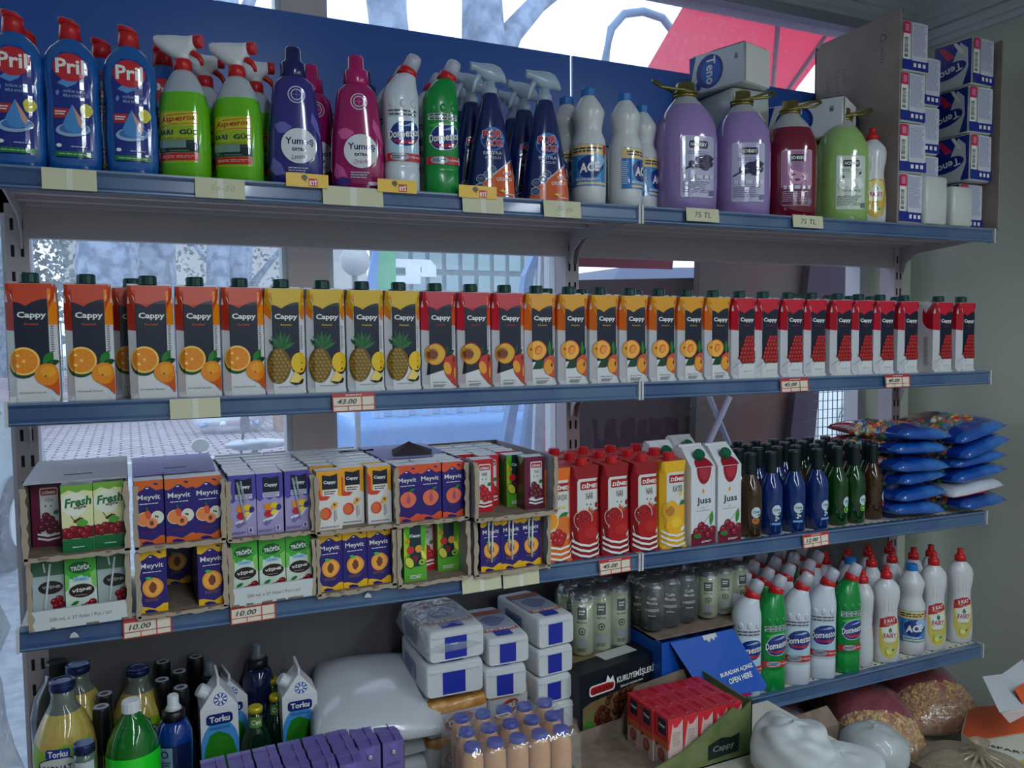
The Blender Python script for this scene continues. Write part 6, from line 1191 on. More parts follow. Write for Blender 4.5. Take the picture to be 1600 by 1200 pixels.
# ------------------------------------------------------------------ lowest level, left: drinks
DZ0 = DZ+.0005
m_lid = M('dark blue metal lid', (30, 48, 92), .25, metal=.6); m_black = M('black plastic', (14, 15, 20), .35)
def mk_lemon():
    r = empty('lemonade_bottle'); ml = M('cloudy lemonade', (196, 172, 84), .08, trans=.12, coat=.8); mc = M('clear glass neck', (150, 160, 150), .06, trans=.6)
    B = Body([(0, .044, .044, 2), (.006, .049, .049, 2), (.12, .050, .050, 2), (.19, .0495, .0495, 2), (.215, .045, .045, 2), (.238, .036, .036, 2), (.256, .027, .027, 2), (.268, .0205, .0205, 2), (.278, .0185, .0185, 2), (.295, .0185, .0185, 2)], 32)
    B.mesh(mb := MB(), ml, mfn=lambda k: ml if k < 6 else mc); mb.build('glass_body', r); MB().lathe([(.291, .0195), (.2925, .0208), (.302, .0208), (.304, .0195), (.305, .0206), (.307, .0206), (.3075, .014), (.3065, .013)], m_lid, seg=28).build('lid', r)
    a = Art(); a.poly([(-.055, .06), (.055, .06), (.055, .215), (.035, .205), (.01, .212), (-.02, .20), (-.055, .212)], INK(126, 170, 30)); a.poly(blob(0, .172, .036, .024, 30, .10, 4), INK(20, 30, 60)); a.poly(blob(0, .172, .034, .022, 30, .10, 4), INK(210, 214, 210)); a.rect(-.019, .192, .019, .207, INK(18, 50, 140), .004); a.text('Torku', 0, .1995, .010, TXT, .030, .03); a.text('LIMONATA', 0, .174, .014, INK(20, 40, 90), .060, .012); a.lines(0, .159, .022, .003, 1, INK(60, 60, 40)); a.poly(blob(.03, .15, .012, .010, 12, .2), INK(60, 50, 120))
    a.emit(mb := MB(), B.surf, .006, .0004); mb.build('label', r); return r
def lo(px, py, H, dz=0): p = at_z(px, py, DZ0+H+dz); return (p.x, p.y, DZ0+dz)
for px, py, y, rz, lab in ((97, 1062, .075, -10, 'lemonade bottle at the front left corner of the lowest level'), (121, 1037, .185, 10, 'lemonade bottle standing behind the front left one'), (215, 1042, .2, 0, 'lemonade bottle behind the green fizzy bottle')):
    p = at_y(px, py, y); place('lemon', mk_lemon, (p.x, y, DZ0), rz, lab, 'lemonade bottle', None, None, (1, 1, (p.z-DZ0)/.3075))
def mk_dark():
    r = empty('dark_bottle'); B = Body([(0, .026, .026, 2), (.004, .029, .029, 2), (.10, .0295, .0295, 2), (.125, .026, .026, 2), (.145, .017, .017, 2), (.16, .0135, .0135, 2), (.2, .0132, .0132, 2)], 24); B.mesh(mb := MB(), M('black green glass', (10, 18, 20), .06, coat=.7)); mb.build('glass_body', r)
    MB().lathe([(.165, .0145), (.247, .0145), (.25, .0135)], m_black, seg=24).build('capsule', r); MB().lathe([(.2502, .0125), (.2508, .0125), (.251, .0075), (.2503, .0072)], M('grey lid ring', (150, 158, 168), .4), caps=(0, 0), seg=24).build('lid_ring', r); return r
for px, py, y, lab in ((163, 1083, .15, 'dark capped bottle between the lemonades, rear of the two'), (158, 1103, .085, 'dark capped bottle between the lemonades, front of the two'), (254, 1033, .26, 'dark capped bottle, left one of the back row'), (280, 1048, .225, 'dark capped bottle, middle of the back row'), (306, 1025, .262, 'dark capped bottle, right one of the back row'), (253, 1061, .18, 'dark bottle with pale lid ring, left of the pair behind the blue sports bottle'), (282, 1073, .155, 'dark bottle with pale lid ring, right of the pair behind the blue sports bottle')):
    p = at_y(px, py, y); place('dark', mk_dark, (p.x, y, DZ0), 0, lab, 'dark bottle', None, None, (1, 1, (p.z-DZ0)/.251))
p = at_y(93, 1030, .255); mb = MB(); mb.lathe([(0, .045), (.18, .048), (.22, .040), (.25, .022), (.262, .02)], M('dark cola', (24, 18, 20), .1, coat=.6)); r = empty('cola_bottle', (p.x-.004, .245, DZ0)); mb.build('bottle_body', r); cap('cap', r, m_black, .0185, .022, (0, 0, .262)); props(r, 'dark bottle with black cap half hidden in the far left corner', 'bottle')
p = at_y(205, 1105, .03)
def mk_green():
    r = empty('fizzy_drink_bottle'); g = M('green plastic bottle', (8, 120, 30), .08, trans=.3, coat=.6); B = Body([(0, .036, .036, 2), (.012, .043, .043, 2), (.15, .0435, .0435, 2), (.185, .043, .043, 2), (.205, .039, .039, 2), (.225, .030, .030, 2), (.240, .019, .019, 2), (.248, .0135, .0135, 2), (.258, .013, .013, 2)], 32); B.mesh(mb := MB(), g); mb.build('bottle_body', r)
    cap('cap', r, M('white screw cap', (214, 218, 220), .35), .0155, .019, (0, 0, .252)); MB().lathe([(z, .0441) for z in (.03, .185)], M('bright green sleeve', (30, 214, 40), .25, coat=.4), caps=(0, 0), seg=32).build('label', r); return r
place('fizzy', mk_green, (p.x, .03, DZ0), 0, 'green fizzy drink bottle with a white cap in front', 'bottle')
def mk_sport(big):
    def f():
        r = empty('sports_drink_bottle'); c = M('blue sports drink' if not big else 'dark blue sports drink', (12, 56, 140) if not big else (12, 28, 74), .1, trans=.15, coat=.6); B = Body([(0, .029, .029, 2), (.005, .032, .032, 2), (.05, .0325, .0325, 2), (.09, .030, .030, 2), (.14, .0325, .0325, 2), (.17, .0315, .0315, 2), (.188, .025, .025, 2), (.195, .019, .019, 2)], 30); B.mesh(mb := MB(), c); mb.build('bottle_body', r)
        MB().lathe([(.190, .0205), (.210, .0205), (.214, .013)], m_black, seg=26).build('collar', r); w = M('white spout', (206, 212, 214), .35) if not big else M('clear spout', (110, 122, 130), .3, alpha=.8)
        MB().lathe([(.213, .0155), (.219, .0115), (.221, .0100), (.238, .0098), (.240, .008)], w, seg=20).build('spout', r); a = Art()
        if not big: a.rect(-.032, .07, .036, .155, INK(10, 26, 66)); a.rect(-.028, .075, -.002, .152, INK(120, 150, 170)); a.ell(-.016, .140, .007, .007, INK(20, 50, 90), 16); a.ell(-.016, .140, .0045, .0045, INK(120, 150, 170), 12); a.lines(-.015, .112, .020, .03, 6, INK(20, 70, 110)); a.lines(-.015, .084, .020, .012, 3, INK(60, 100, 130))
        else: a.rect(-.034, .06, .034, .150, INK(14, 24, 60)); a.text('POWER', 0, .12, .013, INK(90, 104, 136), .05, .0); a.text('ADE', .0, .10, .012, INK(60, 74, 110), .030, .0); a.ell(.0, .075, .02, .006, INK(30, 60, 120), 14, 30)
        a.emit(mb := MB(), B.surf, .006, .0004); mb.build('label', r); return r
    return f
for px, py, y, big, lab in ((270, 1085, .10, 0, 'blue sports drink bottle with white spout in front'), (402, 1006, .25, 1, 'dark blue sports drink bottle with clear spout at the back'), (327, 1033, .25, 1, 'dark sports bottle spout showing behind the left milk carton')):
    p = at_y(px, py, y); place('sport%d' % big, mk_sport(big), (p.x, y, DZ0), -6, lab, 'sports drink bottle', None, None, (1, 1, (p.z-DZ0)/.24))
def mk_milk():
    r = empty('milk_carton'); h = .0345; H1 = .195; mb = MB().box((-h, -h, 0), (h, h, H1), m_cwhite); T = H1+.046
    mb.add([(-h, -h, H1), (h, -h, H1), (h, h, H1), (-h, h, H1), (-.001, -h+.006, T), (.001, -h+.006, T), (.001, h-.006, T), (-.001, h-.006, T)], [(0, 1, 5, 4), (1, 2, 6, 5), (2, 3, 7, 6), (3, 0, 4, 7), (4, 5, 6, 7)], m_cwhite)
    mb.box((-.0022, -h+.003, T-.002), (.0022, h-.003, T+.016), m_cwhite)
    a = Art(); a.ell(0, .115, .035, .055, INK(70, 146, 210), 28); a.poly([(-h, 0), (h, 0), (h, .11), (-h, .11)], INK(70, 146, 210)); a.poly([(-.031, 0), (.033, 0), (.032, .09), (.024, .125), (.016, .138), (-.002, .148), (-.018, .142), (-.026, .12), (-.031, .09)], INK(40, 124, 30)); a.L += 1; l = a.L; R = random.Random(3)
    for i in range(26): z = .02+i*.0045; x = R.uniform(-.026, .0); a.rect(x, z, x+R.uniform(.01, .024), z+.0009, INK(60, 150, 50), lay=l)
    a.rect(-.024, .162, .024, .184, INK(20, 40, 110), .007); a.text('Torku', 0, .1732, .0125, TXT, .037, .03); a.rect(-.018, .1525, .018, .157, INK(60, 110, 170)); a.clip(-h, .001, h, H1); a.emit(mb, lambda u, v, o: (u, -h-o, v), 0, .0004)
    b = Art(); b.ell(.003, .016, .0125, .0125, INK(40, 90, 170), 20); b.L += 1; l = b.L
    for k in range(8): t = k*pi/4; b.poly([(.003+.003*cos(t), .016+.003*sin(t)), (.003+.0115*cos(t-.22), .016+.0115*sin(t-.22)), (.003+.0115*cos(t+.22), .016+.0115*sin(t+.22))], TXT, l)
    b.ell(.003, .016, .0035, .0035, TXT, 12); b.emit(mb, lambda u, v, o: (u, -h+.006*v/.046-.0004-o, H1+v), 0, .0004); mb.build('carton_body', r)
    n = Vector((-.046, 0, h)).normalized(); cap('cap', r, M('white screw cap', (214, 218, 220), .35), .0135, .019, (-.019, -.004, H1+.021), rot=(0, -math.atan2(.046, h), 0)); return r
for px, py, y, rz, lab in ((338, 1048, .15, 12, 'gable top milk carton with white cap, left of the two in front'), (463, 1034, .16, 10, 'gable top milk carton with white cap beside the sugar bag'), (352, 1046, .245, 20, 'gable top milk carton half hidden behind the left one')):
    p = at_y(px, py, y); place('milk', mk_milk, (p.x, y, DZ0), rz-12, lab, 'milk carton', None, None, (1, 1, min(1.05, (p.z-DZ0)/.257)))
def mk_min():
    r = empty('mineral_water_bottle'); B = Body([(0, .027, .027, 2), (.004, .030, .030, 2), (.075, .0305, .0305, 2), (.10, .027, .027, 2), (.12, .017, .017, 2), (.135, .0135, .0135, 2), (.155, .012, .012, 2)], 26); B.mesh(mb := MB(), M('dark green glass', (6, 44, 24), .05, trans=.25, coat=.7)); mb.build('glass_body', r)
    MB().lathe([(.152, .0138), (.160, .0138), (.163, .012)], M('yellow crown cap', (206, 190, 40), .3, metal=.3), seg=20).build('cap', r); a = Art(); a.rect(-.013, .126, .013, .146, INK(90, 130, 50)); a.text("C'mi", 0, .136, .009, TXT, .018, .01); a.emit(mb := MB(), B.surf, .005, .0004); mb.build('label', r); return r
for px, py, y, lab in ((399, 1103, .14, 'small green bottle with yellow cap, front one'), (424, 1059, .24, 'small green bottle with yellow cap, tallest at the back'), (431, 1085, .19, 'small green bottle with yellow cap beside the right milk carton')):
    p = at_y(px, py, y); place('mineral', mk_min, (p.x, y, DZ0), -8, lab, 'small bottle', None, None, (1, 1, (p.z-DZ0)/.163))
p = at_y(131, 1160, -.02); r = empty('small_drink_bottle', (p.x, -.02, DZ0)); hh = p.z-DZ0; s = hh/.237; B = Body([(0, .0165, .0165, 2), (.21*s, .0165, .0165, 2), (.222*s, .0145, .0145, 2)], 22); B.mesh(mb := MB(), M('grey green drink', (90, 110, 100), .1, coat=.6)); mb.build('bottle_body', r); MB().lathe([(.222*s, .0168), (.235*s, .0168), (.237*s, .015)], m_lid).build('lid', r)
a = Art(); a.rect(-.016, .165*s, .016, .21*s, INK(186, 194, 200)); a.lines(0, .187*s, .02, .022, 5, INK(90, 100, 110)); a.poly([(-.016, .165*s), (.016, .165*s), (.016, .178*s), (0, .168*s)], INK(60, 130, 180)); a.emit(mb := MB(), B.surf, .005, .0004); mb.build('label', r); props(r, 'slim little bottle with dark blue lid at the front, beside the first lemonade', 'bottle')

# purple cartons with foil tabs
m_pur = M('purple carton board', (104, 92, 160), .28, coat=.3)
def mk_purple():
    h = .0205; d = .019; H = .128; mb = MB(); e = .0006
    mb.loft([[(-h, -d, 0), (h, -d, 0), (h, d, 0), (-h, d, 0)], [(-h, -d, H), (h, -d, H), (h, d, H+.006), (-h, d, H+.006)]], m_pur, (1, 1), False)
    mb.box((h*.25, -d-.0004, H-.002), (h*.32, d, H+.0068), INK(130, 110, 190)); mb.box((-h, d*.2, H+.0035), (h, d*.3, H+.0062), m_pur)
    mb.add([(-h*.5, -d-.0006, H-.002), (h*.5, -d-.0006, H-.002), (0, -d-.0018, H-.028)], [(0, 2, 1)], INK(120, 104, 180)); a = Art(); a.lines(0, .085, .03, .006, 2, INK(60, 46, 110)); a.lines(0, .04, .03, .03, 6, INK(140, 120, 196)); a.emit(mb, lambda u, v, o: (u, -d-o, v), 0, .0003)
    r = empty('small_milk_drink_carton'); mb.build('carton_body', r); MB().lathe([(0, .0045), (.002, .0045), (.0026, .003)], M('foil tab', (190, 190, 196), .3, metal=.6), seg=14, tilt=lambda p: (p[0], -p[2]-d-.002, p[1]+H-.019)).build('foil_tab', r); return r
cols = ['first', 'second', 'third', 'fourth', 'fifth', 'sixth', 'seventh', 'eighth']
for i in range(8):
    for j in range(3 if i < 6 else 2):
        x = .112+i*.0450; y = .006-j*.041
        place('purple', mk_purple, (x, y, DZ0+.004), random.Random(i*3+j).uniform(-2, 2), 'small purple carton, %s column from left, %s row' % (cols[i], ('back', 'middle', 'front')[j] if i < 6 else ('back', 'front')[j]), 'milk drink carton', 'small purple cartons in a block')
mb = MB().box((.085, -.118, 0), (.475, .03, .003), m_kin).box((.085, .027, 0), (.475, .03, .075), m_kin).box((.085, -.118, 0), (.088, .03, .12), m_kin); props(mb.build('cardboard_tray', None, (0, 0, DZ0)), 'brown tray under the block of small purple cartons', 'tray')

# ------------------------------------------------------------------ sugar, flour and biscuits
m_sug = M('white sugar sack', (196, 200, 206), .25, coat=.4, bump=.12, bscale=9)
def bagprop(mb, name, loc, rot, label, cat, grp=None): o = mb.build(name, None, loc); o.rotation_euler = rot; return props(o, label, cat, grp)
zs = DZ0
for j, lab in enumerate(('lowest', 'middle', 'upper')):
    o = pillow(.25, .24, .042, lambda u, v, t: m_sug, 16, 16, seed=3+j).build('small_sugar_bag', None, (.444, .155, zs)); o.rotation_euler = (0, 0, radians(-6+5*j)); props(o, 'small white bag, %s of three stacked under the big sugar sack' % lab, 'sugar bag', 'small white bags under the sugar sack'); zs += .0345
o = pillow(.27, .31, .075, lambda u, v, t: m_sug, 30, 30, p=2.2, wr=.008, seed=12).build('sugar_sack', None, (.450, .150, zs+.001)); o.rotation_euler = (radians(7), radians(2), radians(-12)); props(o, 'large smooth white sack of sugar lying on smaller bags', 'sack')
m_fl = M('white flour paper', (206, 210, 214), .55, bump=.4, bscale=35); m_flb = INK(28, 44, 160, .5)
def mk_flour():
    w, d, h = .120, .20, .066; r = empty('flour_pack'); mb = MB()
    def ring(y, q, zc=0): return [(x*q, y, h*.5+(z-h*.5)*q+zc) for x, z in [(w/2-.008+.008*cos(a), h-.008+.008*sin(a)) for a in (0, .8, 1.57)]+[(-w/2+.008+.008*cos(a), h-.008+.008*sin(a)) for a in (1.57, 2.35, 3.14)]+[(-w/2+.008+.008*cos(a), .008+.008*sin(a)) for a in (3.14, 3.9, 4.71)]+[(w/2-.008+.008*cos(a), .008+.008*sin(a)) for a in (4.71, 5.5, 6.28)]]
    mb.loft([ring(-d/2, .93), ring(-d/2+.010, .985), ring(-d/2+.05, 1.0), ring(0, 1.015), ring(d/2-.03, .99), ring(d/2, .9)], m_fl); mb.box((-w*.44, -d/2-.0025, h*.80), (w*.44, -d/2+.004, h*.84), m_fl); mb.build('wrapper', r)
    a = Art(); a.rect(-.026, .006, .020, h*.78, m_flb); a.emit(mb := MB(), lambda u, v, o: (u, -d/2-.0004-o, v), 0, .0005)
    b = Art(); b.rect(-.026, -d/2+.012, .020, d/2-.10, m_flb); b.rect(-.05, -.052, .05, d/2-.035, INK(150, 156, 176)); b.rect(-.05, -.060, .05, -.045, INK(190, 80, 50)); b.text('DERE UN', .0, -.052, .011, TXT, .08, .02, 0, 180); b.poly(blob(0, 0, .034, .026, 20, .2), INK(80, 90, 140)); b.rect(-.05, .04, .05, d/2-.035, INK(150, 70, 50)); b.emit(mb, lambda u, v, o: (u, v, h+.0012+o), .02, .0006)
    c = Art(); c.rect(-.05, .014, .03, .050, INK(120, 130, 170)); c.lines(-.01, .032, .06, .025, 4, INK(70, 80, 120)); c.emit(mb, lambda u, v, o: (-w/2-.0012-o, -u, v), 0, .0008); mb.build('print', r); return r
FL = [(712, 1081, .035, (1.06, 1.05, 1.0), 'lower', 'A'), (712, 1027, .045, (1.04, 1.05, 1.0), 'upper, under a crinkled film', 'A'), (794, 1085, .03, (.80, 1, .96), 'lower', 'B'), (796, 1038, .04, (.80, 1, .90), 'upper', 'B'), (865, 1139, .035, (.74, 1, .92), 'lowest', 'C'), (861, 1101, .04, (.74, 1, .88), 'second from bottom', 'C'), (862, 1059, .045, (.76, 1, .9), 'third from bottom', 'C'), (863, 1014, .05, (.78, 1, 1.0), 'topmost', 'C')]
prev = {}
for px, py, y, s, w, c in FL:
    p = at_y(px, py, y); z = max(p.z, prev.get(c, 0)); prev[c] = z+.068*s[2]
    place('flour', mk_flour, (p.x, y+.09, z), {'A': -3, 'B': -5, 'C': 3}[c]+(2 if 'upper' in w else 0), 'white flour pack with blue band, %s in the %s stack' % (w.split(',')[0], {'A': 'left', 'B': 'middle', 'C': 'right'}[c]), 'flour pack', None, None, s)
p = at_y(712, 1027, .045); o = pillow(.14, .22, .075, lambda u, v, t: film('crinkled clear film', (225, 230, 240), .22, .06, 1.0, 30), 18, 18, p=4, wr=.06, seed=8).build('plastic_wrap', None, (p.x-.004, .135, p.z+.001)); props(o, 'crinkled clear film over the top left flour pack', 'plastic wrap')
m_bis = M('golden biscuits', (176, 120, 52), .3, coat=.5, bump=.8, bscale=50, spot=(206, 156, 90), sscale=30); m_bw2 = M('biscuit wrap white', (186, 190, 194), .3, coat=.3)
def mk_bisc():
    r = empty('biscuit_pack'); w, d, h = .145, .20, .074; mb = MB(); mb.loft([rrect(z, w/2-i, d/2-i, .012, 4) for z, i in ((0, .005), (.006, 0), (h-.02, 0))], m_bw2, (1, 0)); mb.loft([rrect(z, w/2-i, d/2-i, .012, 4) for z, i in ((h-.02, 0), (h-.005, .001), (h, .006))], m_bis, (0, 1)); mb.build('wrapper', r)
    a = Art(); a.ell(.0, .030, .036, .016, INK(196, 84, 50), 22, 12); a.ell(.0, .030, .033, .0135, INK(120, 60, 50), 22, 12); a.text('DERE', .0, .031, .012, TXT, .048, .02, 0, 12); a.line([(-w/2+.012, h-.0215), (w/2-.012, h-.0195)], .002, INK(196, 120, 60)); a.emit(mb := MB(), lambda u, v, o: (u, -d/2-o, v), 0, .0008); mb.build('print', r); return r
for x, y, z, lab in ((.590, .125, DZ0, 'white and golden biscuit pack, lower one under the left flour stack'), (.590, .120, DZ0+.0745, 'white and golden biscuit pack, upper one under the left flour stack'), (.708, .135, DZ0, 'golden biscuit pack, lower one under the middle flour stack'), (.708, .130, DZ0+.0745, 'golden biscuit pack, upper one under the middle flour stack')): place('bisc', mk_bisc, (x, y, z), 0, lab, 'biscuit pack', None, None, (.92 if x < .6 else .68, 1, 1))

# ------------------------------------------------------------------ shrink wrapped juice bottles
def mk_oj():
    r = empty('milk_shake_bottle'); B = Body([(0, .019, .019, 2), (.003, .0205, .0205, 2), (.125, .0208, .0208, 2), (.137, .019, .019, 2), (.143, .0155, .0155, 2), (.150, .0150, .0150, 2)], 24); B.mesh(mb := MB(), M('peach milk drink', (214, 160, 112), .25, coat=.4)); mb.build('bottle_body', r)
    MB().lathe([(.147, .0145), (.149, .0158), (.154, .0158), (.1575, .0148), (.158, .0128), (.157, .012)], M('royal blue lid', (30, 62, 176), .3, coat=.3), seg=26).build('lid', r); return r
rows = [[(735, 1160), (770, 1152), (805, 1149), (840, 1141), (875, 1135)], [(721, 1136), (756, 1128), (788, 1126), (827, 1118), (862, 1113)], [(718, 1112), (753, 1105), (787, 1104), (819, 1098), (850, 1092)]]
for j in range(3):
    for i in range(5):
        x = .539+.0436*i+j*.012; y = -.176+j*.056-i*.004
        place('oj', mk_oj, (x, y, DZ0), 0, 'blue lidded peach drink bottle, %s from left in the %s row of its pack' % (ORD[i], ('front', 'middle', 'back')[j]), 'bottle', 'peach coloured bottles in a shrink pack')
mb = MB(); mb.loft([rrect(z, .122-i, .082-i, .02, 6) for z, i in ((0, 0), (.07, .001), (.14, .002), (.158, .008), (.162, .02))], film('shrink film', (226, 222, 224), .10, .08, .8, 18), (0, 1)); o = mb.build('shrink_film', None, (.638, -.128, DZ0+.0005)); o.rotation_euler = (0, 0, radians(-4)); props(o, 'clear shrink film around the peach coloured bottles', 'plastic wrap')
a = Art(); a.rect(-.015, -.006, .015, .006, TXT); a.bars(-.013, -.005, .013, .003, 22, BLK); a.emit(mb := MB(), lambda u, v, o: (u, v, o)); p = at_z(787, 1118, DZ0+.164); o = mb.build('barcode_sticker', None, (p.x, p.y, DZ0+.1645)); o.rotation_euler = (0, 0, radians(3)); props(o, 'small barcode sticker on the shrink film of blue lidded bottles', 'sticker')

# ------------------------------------------------------------------ nut box, can packs, blue box
o0 = Vector((.868, .0, 0)); r = empty('nut_box', (.868, .0, DZ0), radians(10)); w, d, h = .232, .20, .152; m_nbx = M('black printed box', (20, 26, 36), .4)
MB().loft([rrect(0, w/2, d/2, .002, 2, w/2, d/2), rrect(h, w/2, d/2, .002, 2, w/2, d/2)], m_nbx, (1, 1), False).build('box_body', r)
a = Art(); a.rect(0, 0, w, .012, INK(150, 26, 30)); a.poly([(.006, .018), (.05, .010), (.12, .010), (.19, .022), (w-.002, .034), (w-.002, .080), (.16, .092), (.09, .088), (.03, .084), (.006, .076)], INK(120, 96, 60)); a.poly([(.006, .018), (.05, .010), (.09, .012), (.07, .05), (.03, .07), (.006, .06)], INK(110, 110, 70)); a.poly(blob(.022, .030, .016, .012, 16, .3), INK(70, 120, 40)); R = random.Random(9)
for k in range(120):
    x = R.uniform(.045, .222); lo_, hi_ = (.016 if x < .12 else .016+(x-.12)*.2), (.086 if x > .08 else .05+(x-.045)*1.0); z = R.uniform(lo_, hi_); t = R.uniform(0, 180); q = R.uniform(.007, .010); a.ell(x, z, q, q*.75, INK(50, 22, 18), 10, t); a.ell(x-.0008, z+.001, q*.8, q*.55, INK(*R.choice([(112, 58, 38), (128, 66, 44), (96, 46, 32)])), 10, t)
a.rect(.022, .098, .098, .122, TXT, .008); a.rect(.025, .101, .095, .119, INK(176, 30, 34), .007); a.poly([(.07, .12), (.076, .136), (.084, .124), (.092, .132), (.096, .116)], TXT); a.text('GÜLSAN', .060, .110, .013, BLK, .058, .02); a.text('KURUYEMİŞLERİ', .162, .117, .022, TXT, .116, .02); a.text('İMALAT PAZARLAMA', .150, .1, .006, TXT, .07, .012)
a.clip(.001, .001, w-.001, h-.001); a.emit(mb := MB(), lambda u, v, o: (u, -o, v), 0, .0004, dl=.00004); b = Art(); b.rect(.01, .01, d-.01, .05, INK(140, 110, 70)); b.text('LERİ', .05, .118, .018, TXT, .05, .02); b.emit(mb, lambda u, v, o: (-o, d-u, v), 0, .0004); c = Art(); c.rect(.03, .06, .16, .17, INK(130, 112, 78)); c.rect(.10, .03, .20, .07, INK(196, 196, 190)); c.emit(mb, lambda u, v, o: (u, v, h+o), 0, .0004); mb.build('print', r)
props(r, 'black nut box with hazelnut picture, open top goods on it', 'box')
def mk_can(c):
    def f():
        r = empty('drink_can'); m1 = M('can pale green', (176, 186, 150), .3, metal=.15, coat=.3) if c == 'pale' else M('can charcoal', (40, 42, 50), .3, metal=.3, coat=.4); B = Body([(0, .020, .020, 2), (.005, .0262, .0262, 2), (.120, .0262, .0262, 2)], 26); B.mesh(mb := MB(), m1); mb.build('can_body', r); MB().lathe([(.120, .0262), (.130, .0225), (.133, .0232), (.1335, .0222), (.131, .021), (.131, .0)], M('can aluminium', (120, 124, 130), .3, metal=.8), seg=26, caps=(0, 0)).build('lid', r)
        a = Art(); dk = INK(24, 28, 40)
        if c == 'pale': a.rect(-.009, .080, .013, .106, dk); a.lines(.002, .095, .014, .012, 2, TXT); a.text('MOCHA', .002, .074, .005, dk, .022, .01); a.ell(.002, .055, .008, .008, dk, 16); a.ell(.002, .055, .0055, .0055, INK(176, 186, 150), 14); a.ell(.002, .055, .003, .003, dk, 10); a.rect(-.010, .024, .014, .040, INK(150, 156, 160)); a.lines(.002, .016, .022, .008, 3, dk)
        else: a.poly(blob(0, .070, .019, .034, 20, .1), INK(14, 14, 20)); a.text('Caffè', 0, .092, .008, TXT, .022, .005); a.text('Mocha', 0, .080, .008, TXT, .026, .005); a.text('OBSESSO', 0, .060, .007, TXT, .034, .01); a.lines(0, .045, .018, .004, 1, TXT)
        a.emit(mb := MB(), B.surf, .005, .0004); mb.build('label', r); return r
    return f
m_shr = film('can shrink film', (214, 220, 226), .10, .08, 1.0, 35)
def canpack(kind, x, y, z, nx, ny, rz, nm, lbl, H=1):
    R = random.Random(nx); c, s = cos(radians(rz)), sin(radians(rz))
    for i in range(nx):
        for j in range(ny):
            u, v = (i-(nx-1)/2)*.0532, (j-(ny-1)/2)*.0532; place('can_'+kind, mk_can(kind), (x+u*c-v*s, y+u*s+v*c, z), R.uniform(-50, 10), '%s can, %s, %s row, %s from left' % ('pale green' if kind == 'pale' else 'charcoal', nm, ('front', 'rear')[min(j, 1)], ORD[i]), 'drink can', 'cans in the '+nm, None, (1, 1, H))
    mb = MB(); mb.loft([rrect(q, nx*.0266+.004-i, ny*.0266+.004-i, .026, 7) for q, i in ((.0, .012), (.006, 0), (.07, .0), (.12*H, .0), (.137*H, .010))], m_shr, (0, 1)); o = mb.build('shrink_film', None, (x, y, z+.0008)); o.rotation_euler = (0, 0, radians(rz)); props(o, lbl, 'plastic wrap')
canpack('pale', .985, .142, DZ0+.1525, 3, 2, 8, 'can pack on the nut box', 'clear wrap around the pale cans standing on the black nut box', 1.1)
bz_ = .185
canpack('dark', 1.165, .115, DZ0+bz_+.004, 3, 2, 6, 'charcoal can pack', 'clear wrap around the charcoal cans on the blue box', .88); canpack('pale', 1.337, .125, DZ0+bz_+.004, 3, 2, 6, 'pale can pack on the blue box', 'clear wrap around the pale cans on the blue box', .88)
m_bb = M('bright blue carton', (16, 80, 178), .45); m_bbd = M('dark inside of box', (14, 20, 36), .8)
r = empty('blue_box', (1.085, .0, DZ0+.0085)); w = .285; h = bz_-.009
mb = MB().box((0, .20, 0), (w, .204, h), m_bb).box((0, .004, 0), (.004, .2, h), m_bb).box((w-.004, .004, 0), (w, .2, h), m_bb).box((0, .004, 0), (w, .2, .003), m_bb).box((0, .03, h-.003), (w, .204, h), m_kin).box((.0, .003, 0), (.07, .006, h), m_bb).box((.07, .014, .003), (.11, .016, h-.004), m_bbd); mb.build('box_body', r)
mb = MB().box((.07, .002, 0), (w-.02, .005, .05), INK(176, 30, 100)); mb.add([(.15+.022*cos(t*pi/10), .0012, .05+.0-.018*sin(t*pi/10)) for t in range(11)], [tuple(range(11))], INK(24, 50, 130)); mb.build('pink_print', r)
fl_ = MB(); P = [(.02, -.002, h), (.205, -.002, h+.002), (.255, -.062, h-.122), (.245, -.066, h-.132), (.08, -.064, h-.118), (.072, -.062, h-.112)]; fl_.add(P+[(x+.001, y+.003, z) for x, y, z in P], [(0, 5, 4, 3, 2, 1), (6, 7, 8, 9, 10, 11)]+[(i, (i+1) % 6, 6+(i+1) % 6, 6+i) for i in range(6)], m_bb)
a = Art(); a.text('BURADAN AÇINIZ', 0, .008, .0115, TXT, .098, .02, 0, 4); a.text('OPEN HERE', .004, -.009, .0125, TXT, .070, .02, 0, 4); O = Vector((.168, -.0525, h-.095)); U_ = Vector((1, 0, .01)).normalized(); V_ = (Vector((.03, .058, .12))).normalized(); V_ = (V_-U_*V_.dot(U_)).normalized(); N_ = U_.cross(V_)
P0, P1, P3 = Vector(P[0]), Vector(P[1]), Vector(P[4]); N2 = (P1-P0).cross(P3-P0).normalized(); N2 = N2 if N2.y < 0 else -N2; U2 = (P1-P0).normalized(); V2 = -N2.cross(U2); V2 = V2 if V2.z > 0 else -V2; O2 = P3+U2*.098+V2*.034
a.emit(fl_, lambda u, v, o: tuple(O2+U2*u+V2*v+N2*o), 0, .0028); fl_.add([tuple(P0+U2*x-V2*z+N2*.0015) for x, z in ((.09, .0), (.13, .0), (.132, .012), (.126, .008), (.12, .016), (.113, .009), (.106, .018), (.098, .010), (.092, .012))], [tuple(range(9))], m_white); fl_.build('hanging_flap', r)
props(r, 'bright blue open box with a hanging printed front flap', 'box')

